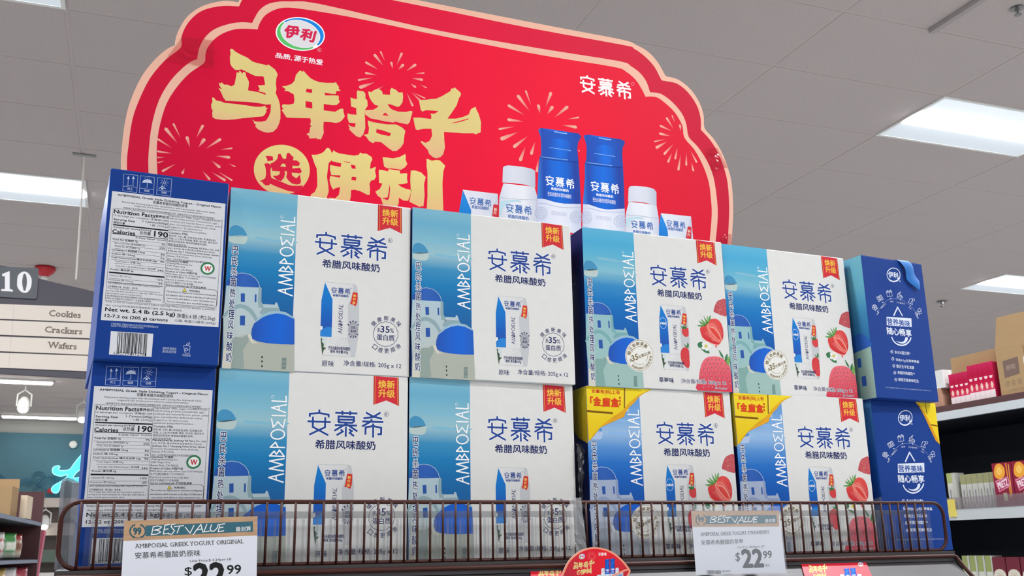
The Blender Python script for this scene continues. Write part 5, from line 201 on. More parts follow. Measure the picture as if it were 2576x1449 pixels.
'header_border':[('P',1,'#efb9a0',2,[[1448,6192,1433,6561,1447,6994,1504,7385,1648,7853,1840,8198,1998,8398,2127,8503,2129,8654,2190,8869,2301,9096,2491,9299,2714,9435,2918,9509,3113,9521,3170,9700,3314,10007,3549,10168,3844,10266,6390,10270,9294,10285,10821,10301,11119,10249,11416,10141,11633,9944,11772,9713,11818,9649,12114,9628,12414,9443,12609,9165,12686,8887,12684,8615,12884,8412,13060,8150,13190,7811,13259,7466,13252,6938,13186,6410,13126,6079,12980,5373,1571,5141]]),('P',2,['h','#cf1038','#e4143e','#c81034'],2,[[1536,6191,1530,6576,1554,7038,1633,7406,1770,7819,1987,8197,2216,8469,2215,8671,2287,8918,2425,9137,2594,9282,2871,9400,3130,9443,3176,9580,3320,9885,3554,10061,3849,10152,6391,10162,8697,10147,10815,10183,11075,10149,11332,10016,11549,9819,11686,9571,11742,9537,12069,9529,12330,9374,12526,9115,12603,8837,12590,8561,12802,8363,12977,8103,13090,7798,13159,7453,13153,6926,13088,6400,13034,6086,12886,5398,1660,5164]]),('P',3,'#efb9a0',2,[[1864,6182,1844,6622,1862,7032,1940,7458,2086,7818,2265,8091,2404,8246,2496,8306,2500,8407,2534,8588,2624,8781,2768,8942,2993,9076,3198,9148,3368,9167,3403,9265,3475,9431,3602,9579,3787,9674,4030,9732,4528,9792,6395,9717,7679,9713,9207,9746,10720,9793,10978,9732,11196,9610,11336,9437,11406,9215,11664,9224,11923,9087,12139,8871,12238,8636,12275,8356,12474,8172,12685,7883,12814,7548,12858,7134,12855,6717,12759,6159,12605,5439,2001,5240]]),('P',4,['h','#d20c38','#ea0c3a','#f20c34','#da1030'],2,[[2000,6187,1961,6639,1983,7023,2064,7423,2213,7756,2393,8029,2609,8255,2621,8401,2650,8552,2754,8733,2900,8879,3101,8994,3309,9041,3466,9061,3500,9194,3585,9363,3741,9502,3927,9587,4255,9625,5099,9645,6395,9617,7678,9600,9029,9600,10565,9639,10858,9585,11074,9444,11213,9254,11290,9096,11544,9131,11766,9025,11983,8846,12138,8584,12169,8322,12391,8089,12562,7796,12688,7426,12715,7047,12707,6700,12617,6161,12475,5460,2127,5267]])],
'gold_lettering':[('P',6,['v','#e8b98a','#e3cd84','#e4cf84'],0,[[3020,8582,3048,8608,3079,8593,3111,8565,3209,8522,3308,8493,3408,8430,3482,8416,3592,8409,3660,8401,3677,8425,3740,8388,3804,8345,3851,8264,3830,8178,3827,8082,3842,7976,3829,7906,3883,7793,3911,7703,3926,7584,3932,7437,3914,7341,3876,7241,3818,7173,3734,7143,3650,7147,3564,7180,3514,7225,3525,7253,3487,7287,3492,7308,3448,7347,3510,7317,3605,7325,3688,7359,3733,7446,3759,7543,3759,7678,3675,7657,3565,7666,3349,7657,3159,7634,3001,7618,2956,7677,2923,7751,2871,7835,2931,7819,2886,7877,2871,7935,2896,7919,2917,7949,2961,7910,3014,7920,3086,7899,3131,7947,3140,8015,3152,8125,3155,8180,3197,8174,3195,8221,3232,8194,3252,8163,3262,8206,3304,8200,3313,8140,3366,8042,3369,7988,3360,7872,3435,7872,3532,7868,3667,7840,3653,7876,3549,7885,3536,7903,3559,7927,3523,7995,3640,8022,3638,8063,3615,8167,3602,8181,3481,8164,3420,8180,3321,8216,3235,8248,3165,8222,3123,8221,3098,8243,3066,8272,3040,8321,3028,8427,3035,8523]]),('P',6,['v','#e8b98a','#e3cd84','#e4cf84'],0,[[2776,7647,2818,7634,2843,7599,2926,7593,2985,7576,3162,7586,3352,7590,3497,7588,3592,7603,3670,7636,3668,7602,3711,7603,3679,7557,3693,7533,3660,7461,3625,7428,3529,7406,3435,7378,3293,7342,3177,7304,3060,7275,2967,7260,2851,7259,2803,7284,2795,7374,2802,7401,2776,7449,2769,7514,2787,7556]]),('P',6,['v','#e8b98a','#e3cd84','#e4cf84'],0,[[4238,8410,4283,8386,4294,8416,4354,8354,4419,8296,4483,8266,4586,8243,4714,8251,4842,8274,4886,8295,4893,8269,4934,8220,4935,8171,4972,8143,4891,8122,4886,8065,4822,8054,4681,8058,4696,8005,4874,8035,4939,8039,4941,7956,4961,7939,4949,7902,4905,7854,4829,7838,4675,7836,4679,7713,4781,7716,4883,7719,4946,7771,4984,7797,5029,7798,5030,7750,5058,7658,5015,7582,4965,7533,4902,7507,4813,7509,4686,7496,4682,7407,4693,7286,4664,7201,4646,7151,4608,7159,4596,7143,4571,7167,4446,7141,4432,7193,4388,7213,4442,7255,4451,7357,4476,7375,4450,7398,4460,7480,4446,7526,4259,7500,4087,7478,4037,7474,3992,7534,3946,7601,3976,7626,3943,7668,3960,7711,4065,7722,4150,7756,4160,7826,4143,7932,4093,7951,4042,7976,3974,7971,4004,8004,3934,8046,4013,8074,4098,8123,4146,8193,4166,8307,4202,8368],[4363,8079,4464,8083,4457,8010,4351,8011],[4353,7838,4470,7837,4477,7715,4357,7719]]),('P',6,['v','#e8b98a','#e3cd84','#e4cf84'],0,[[5152,8039,5270,8024,5266,8177,5285,8208,5305,8198,5384,8204,5424,8162,5426,8064,5460,8041,5471,7931,5418,7838,5419,7769,5428,7659,5436,7494,5402,7365,5345,7294,5273,7311,5141,7421,5153,7450,5119,7521,5165,7487,5243,7478,5261,7557,5138,7551,5107,7636,5108,7726,5173,7715,5270,7724,5261,7855,5169,7867]]),('P',6,['v','#e8b98a','#e3cd84','#e4cf84'],0,[[5477,8178,5483,8221,5529,8208,5595,8262,5634,8290,5674,8297,5728,8270,5749,8203,5883,8219,5882,8311,5915,8367,5942,8350,5983,8343,6051,8290,6119,8309,6131,8225,6121,8109,6068,8022,6028,8002,5920,8026,5839,8034,5874,7969,5921,7935,6029,7910,6191,7929,6273,7963,6314,7956,6287,7838,6261,7735,6221,7686,6126,7692,5978,7704,5965,7681,5818,7679,5526,7696,5426,7756,5418,7838,5575,7871,5641,7924,5673,7964,5600,7973,5546,8028,5505,8091],[5802,7852,5863,7798,5743,7793]]),('P',6,['v','#e8b98a','#e3cd84','#e4cf84'],0,[[5481,7647,5580,7628,5832,7625,6005,7652,6113,7613,6182,7553,6162,7452,6151,7311,6105,7221,6025,7140,5946,7124,5865,7172,5732,7263,5626,7261,5581,7220,5508,7257,5455,7332,5409,7352,5493,7392,5504,7505,5482,7585],[5642,7505,5741,7500,5914,7464,5888,7404,5742,7410,5636,7435]]),('P',6,['v','#e8b98a','#e3cd84','#e4cf84'],0,[[6435,8205,6573,8235,6670,8266,6768,8289,6880,8359,7049,8490,7070,8552,7106,8551,7135,8585,7163,8561,7234,8514,7263,8475,7248,8421,7219,8380,7198,8303,7176,8227,7091,8082,6992,7922,7161,7949,7303,8007,7418,8077,7447,8169,7490,8220,7555,8253,7569,8204,7619,8109,7661,7955,7652,7750,7544,7690,7515,7708,7301,7675,7132,7663,6922,7646,6929,7483,6943,7343,6908,7197,6853,7133,6770,7100,6702,7118,6633,7172,6612,7239,6475,7373,6488,7403,6564,7372,6646,7427,6693,7533,6679,7672,6535,7650,6412,7603,6378,7612,6350,7720,6328,7837,6465,7859,6672,7864,6678,7929,6657,7969,6741,7982,6817,8045,6685,8038,6574,8027,6505,7987,6471,8010,6464,8052]]),('P',7,'#e81f45',0,[[7020,7825,7232,7916,7417,7997,7403,7972,7217,7885]]),('P',7,'#e81f45',0,[[5487,7676,5580,7642,5818,7658,5965,7663,5792,7640,5567,7626]]),('P',6,['v','#ecbd86','#e8cf84','#ecd888'],0,[[4473,6510,4462,6437,4440,6367,4407,6300,4364,6238,4312,6183,4252,6135,4187,6097,4116,6069,4043,6052,3970,6045,3897,6050,3826,6065,3760,6091,3700,6127,3647,6172,3603,6225,3568,6285,3543,6349,3529,6418,3527,6488,3536,6559,3556,6629,3588,6696,3629,6758,3679,6814,3737,6862,3802,6902,3872,6932,3946,6951,4020,6959,4095,6956,4167,6942,4235,6916,4297,6880,4351,6834,4397,6780,4433,6719,4458,6652,4471,6582]]),('P',7,'#df1b40',0,[[3707,6703,3748,6718,3831,6720,3842,6650,3785,6633,3748,6618,3737,6671]]),('P',7,'#df1b40',0,[[3912,6687,3921,6770,3958,6789,3994,6725,4012,6701,4058,6712,4066,6809,4104,6828,4148,6784,4187,6753,4176,6697,4235,6705,4275,6683,4297,6659,4282,6606,4172,6596,4174,6546,4300,6577,4336,6518,4312,6474,4164,6468,4175,6415,4248,6375,4304,6450,4330,6327,4311,6279,4252,6262,4176,6271,4115,6317,4075,6374,4085,6439,4079,6483,4042,6478,4052,6434,4038,6361,3991,6291,3924,6300,3864,6346,3854,6372,3920,6381,3961,6413,3965,6463,3834,6455,3824,6503,3813,6546,3795,6580,3860,6625],[3994,6608,4045,6614,4064,6558,3967,6554]]),('P',7,'#df1b40',0,[[3696,6566,3745,6586,3796,6571,3822,6530,3804,6473,3813,6366,3831,6324,3924,6300,4008,6276,4102,6243,4186,6231,4295,6245,4362,6263,4332,6156,4274,6121,4190,6124,4106,6131,3979,6164,3895,6189,3815,6219,3796,6194,3747,6179,3705,6196,3679,6233,3629,6244,3677,6268,3725,6310,3734,6374,3725,6480,3711,6523]]),('P',6,['v','#ecbd86','#e8cf84','#ecd888'],0,[[4492,6844,4582,6857,4663,6896,4713,6941,4752,7008,4794,7014,4826,6974,4848,6928,4857,6802,4797,6733,4785,6611,4774,6468,4799,6341,4813,6202,4790,6123,4783,6015,4490,5979,4505,6109,4574,6172,4611,6273,4606,6424,4590,6606,4558,6667]]),('P',6,['v','#ecbd86','#e8cf84','#ecd888'],0,[[4851,6928,4878,6985,4910,6959,4973,6940,5099,6936,5246,6935,5331,6964,5351,7011,5394,6995,5468,7006,5522,6974,5560,6957,5577,6909,5546,6838,5536,6725,5644,6778,5629,6693,5653,6596,5616,6524,5558,6506,5533,6436,5545,6349,5542,6239,5505,6229,5473,6241,5367,6283,5262,6297,5204,6279,5207,6175,5184,6053,4998,6041,4811,6094,4934,6098,4994,6171,5011,6314,4929,6282,4889,6249,4845,6325,4822,6409,4830,6497,5006,6488,5005,6531,4850,6516,4821,6627,4824,6699,5011,6686,5020,6759,4853,6774],[5187,6760,5272,6750,5279,6690,5210,6686],[5214,6532,5293,6537,5289,6470,5205,6470]]),('P',7,'#df1b40',0,[[5029,6812,5102,6800,5181,6803,5166,6787,5092,6791]]),('P',6,['v','#ecbd86','#e8cf84','#ecd888'],0,[[5764,6980,5867,6984,5954,6982,6085,7031,6183,7102,6195,7053,6190,6995,6224,6909,6186,6847,6110,6786,5957,6788,5849,6779,5794,6805,5776,6903]]),('P',6,['v','#ecbd86','#e8cf84','#ecd888'],0,[[5698,6730,5774,6735,5871,6720,5876,6765,6001,6766,6088,6766,6089,6710,6198,6730,6226,6728,6221,6638,6233,6549,6146,6516,6053,6498,6114,6461,6201,6433,6311,6425,6279,6309,6247,6210,6160,6205,6073,6250,6074,6150,6042,6058,5795,6056,5740,6209,5686,6235,5642,6307,5726,6373,5767,6478,5708,6481,5700,6613]]),('P',7,'#df1b40',0,[[5898,6483,5911,6396,5898,6228,5869,6170,5825,6186,5761,6200,5868,6230,5887,6358]]),('P',6,['v','#ecbd86','#e8cf84','#ecd888'],0,[[6291,6794,6363,6809,6485,6786,6574,6707,6542,6567,6554,6343,6533,6139,6489,6139,6467,6120,6401,6146,6269,6196,6300,6367,6282,6601]]),('P',6,['v','#ecbd86','#e8cf84','#ecd888'],0,[[6589,7069,6685,7042,6775,7066,6843,7070,6947,6981,6911,6866,6894,6635,6900,6386,6917,5994,6534,5950,6599,6125,6609,6350,6607,6802,6590,6914]])],
'fireworks':[('F',5,63,[2070,6969,2280,6727]),('F',5,36,[2189,7070,2322,6829]),('F',5,50,[2660,7115,2564,6865]),('F',5,64,[2699,6871,2610,6707]),('F',5,59,[2416,6870,2477,6687]),('F',5,55,[2958,6910,2722,6695]),('F',5,38,[1965,6761,2201,6633]),('F',5,30,[3154,6772,2956,6716]),('F',5,38,[1975,6546,2220,6541]),('F',5,55,[3125,6601,2889,6595]),('F',5,24,[1983,6439,2105,6457]),('F',5,25,[3221,6449,3106,6488]),('F',5,55,[2974,6401,2832,6505]),('F',5,24,[1994,6347,2109,6403]),('F',5,43,[2074,6211,2279,6373]),('F',5,43,[2386,6212,2415,6311]),('F',5,44,[2827,6163,2696,6308]),('F',5,35,[3185,6196,2941,6328]),('F',5,50,[3073,6182,2844,6301]),('F',5,65,[5574,8973,5752,8773]),('F',5,35,[5689,9057,5779,8871]),('F',5,48,[6099,9104,5999,8834]),('F',5,53,[5896,8878,5927,8743]),('F',5,60,[6131,8874,6030,8746]),('F',5,55,[6369,8918,6177,8742]),('F',5,52,[5414,8788,5666,8680]),('F',5,30,[6534,8775,6355,8727]),('F',5,52,[5415,8573,5639,8567]),('F',5,40,[5285,8406,5568,8509]),('F',5,74,[5316,8266,5599,8422]),('F',5,55,[6505,8628,6282,8626]),('F',5,27,[6581,8479,6446,8530]),('F',5,48,[6372,8455,6268,8508]),('F',5,30,[6552,8262,6299,8343]),('F',5,48,[6316,8068,6196,8325]),('F',5,42,[6478,8188,6284,8341]),('F',5,46,[5559,8217,5758,8373]),('F',5,82,[8427,8638,8672,8344]),('F',5,45,[8598,8769,8709,8467]),('F',5,70,[9145,8822,9015,8484]),('F',5,76,[8862,8509,8891,8329]),('F',5,77,[9170,8526,9045,8337]),('F',5,71,[9501,8581,9197,8294]),('F',5,67,[8223,8397,8569,8244]),('F',5,39,[9739,8387,9474,8304]),('F',5,67,[8211,8097,8549,8108]),('F',5,46,[8024,7871,8364,7980]),('F',5,71,[9678,8167,9348,8166]),('F',5,86,[8063,7672,8428,7874]),('F',5,73,[8322,7548,8626,7822]),('F',5,67,[8684,7453,8774,7729]),('F',5,73,[8449,7290,8571,7600]),('F',5,54,[8792,7110,8832,7376]),('F',5,28,[9728,7669,9688,7690]),('F',5,54,[11599,8500,11878,8420]),('F',5,58,[11764,8703,11920,8479]),('F',5,31,[11902,8779,11967,8611]),('F',5,59,[12081,8593,12090,8452]),('F',5,65,[11576,8321,11832,8307]),('F',5,34,[11444,8126,11713,8218]),('F',5,68,[11473,7991,11747,8171]),('F',5,57,[11653,7878,11897,8140]),('F',5,54,[11736,7716,11845,7940]),('F',5,50,[11912,7810,11988,8083]),('F',5,58,[11971,7575,12054,7935]),('F',5,51,[12171,7706,12191,7990]),('F',5,55,[12335,7607,12300,7794]),('F',5,51,[12428,7812,12292,8057])],
'company_emblem':[('P',6,'#ffffff',0,[[4653,9139,4645,9095,4630,9052,4607,9010,4578,8969,4543,8932,4502,8898,4456,8867,4406,8842,4353,8821,4298,8805,4241,8794,4185,8790,4128,8790,4074,8797,4022,8809,3973,8826,3928,8848,3888,8875,3854,8906,3826,8941,3805,8978,3790,9018,3782,9060,3782,9103,3789,9146,3804,9189,3825,9231,3853,9271,3887,9309,3927,9343,3972,9374,4021,9400,4073,9422,4129,9439,4185,9450,4243,9456,4300,9456,4355,9450,4409,9438,4459,9421,4504,9399,4545,9372,4580,9341,4609,9305,4631,9267,4646,9226,4653,9183]]),('P',7,'#1287de',0,[[3914,9308,3951,9337,3992,9363,4036,9386,4083,9405,4132,9419,4183,9429,4234,9435,4284,9436,4334,9432,4382,9423,4428,9410,4471,9392,4509,9371,4543,9345,4573,9317,4597,9285,4615,9251,4627,9214,4633,9177,4632,9139,4626,9100,4613,9062,4594,9025,4569,8989,4539,8955]]),('P',7,'#5cc468',0,[[4460,8892,4417,8868,4371,8848,4323,8832,4273,8820,4222,8812,4172,8810,4122,8811,4074,8818,4028,8829,3984,8844,3944,8863,3909,8886,3877,8913,3851,8942,3830,8975,3814,9009,3805,9045,3801,9082,3804,9120,3813,9158,3827,9195,3848,9232,3873,9266,3904,9299]]),('P',8,'#f2f3f2',0,[[4567,9074,4556,9039,4539,9006,4516,8975,4489,8947,4457,8922,4420,8900,4380,8882,4338,8869,4293,8859,4247,8854,4201,8854,4155,8859,4110,8867,4067,8881,4027,8898,3990,8919,3956,8943,3927,8971,3903,9001,3885,9033,3871,9067,3864,9102,3863,9137,3867,9171,3878,9206,3894,9238,3916,9269,3943,9297,3974,9323,4010,9345,4049,9363,4092,9378,4136,9388,4182,9393,4229,9394,4275,9390,4321,9381,4364,9368,4406,9351,4443,9330,4478,9305,4507,9277,4532,9247,4551,9214,4564,9180,4571,9145,4572,9109]]),('P',9,'#e2dfe1',0,[[4557,9075,4546,9042,4530,9010,4508,8981,4481,8954,4450,8929,4415,8909,4376,8892,4335,8879,4292,8870,4247,8865,4202,8865,4158,8869,4114,8878,4072,8890,4033,8907,3997,8927,3964,8951,3936,8977,3913,9006,3894,9037,3881,9070,3874,9103,3873,9137,3877,9170,3887,9203,3903,9234,3924,9264,3950,9291,3981,9315,4015,9337,4053,9354,4095,9368,4138,9377,4182,9382,4228,9383,4273,9379,4317,9371,4359,9358,4399,9342,4436,9321,4469,9298,4498,9271,4522,9241,4541,9210,4554,9177,4561,9143,4562,9109]]),('T',10,'#d81f4e','伊',[3939,9001,4189,9032,3940,9239],0.05),('T',10,'#d81f4e','利',[4208,9020,4451,9002,4254,9245],0.05)],
'header_lettering':[('T',6,'#f8e8ec','品质,',[3799,8574,4086,8574,3799,8678],0.03),('T',6,'#f8e8ec','源于热爱',[4120,8579,4632,8579,4120,8690],0.03),('S',6,'#f0b0b8',6.0,1,0,[4598,8879,4596,8865,4590,8851,4579,8842,4566,8836,4554,8837,4543,8843,4535,8853,4532,8866,4534,8881,4541,8894,4551,8904,4564,8909,4577,8909,4588,8903,4595,8893]),('T',6,'#f0b0b8','R',[4553,8850,4580,8850,4553,8891],0),('L',6,'#fbf3ef',1.25,[9791,9150,10956,9199]),('S',6,'#f08090',12.0,1,0,[11039,9337,11035,9324,11027,9312,11016,9303,11003,9298,10990,9298,10979,9304,10972,9313,10970,9325,10974,9338,10982,9350,10993,9359,11006,9364,11019,9364,11030,9358,11037,9349])],
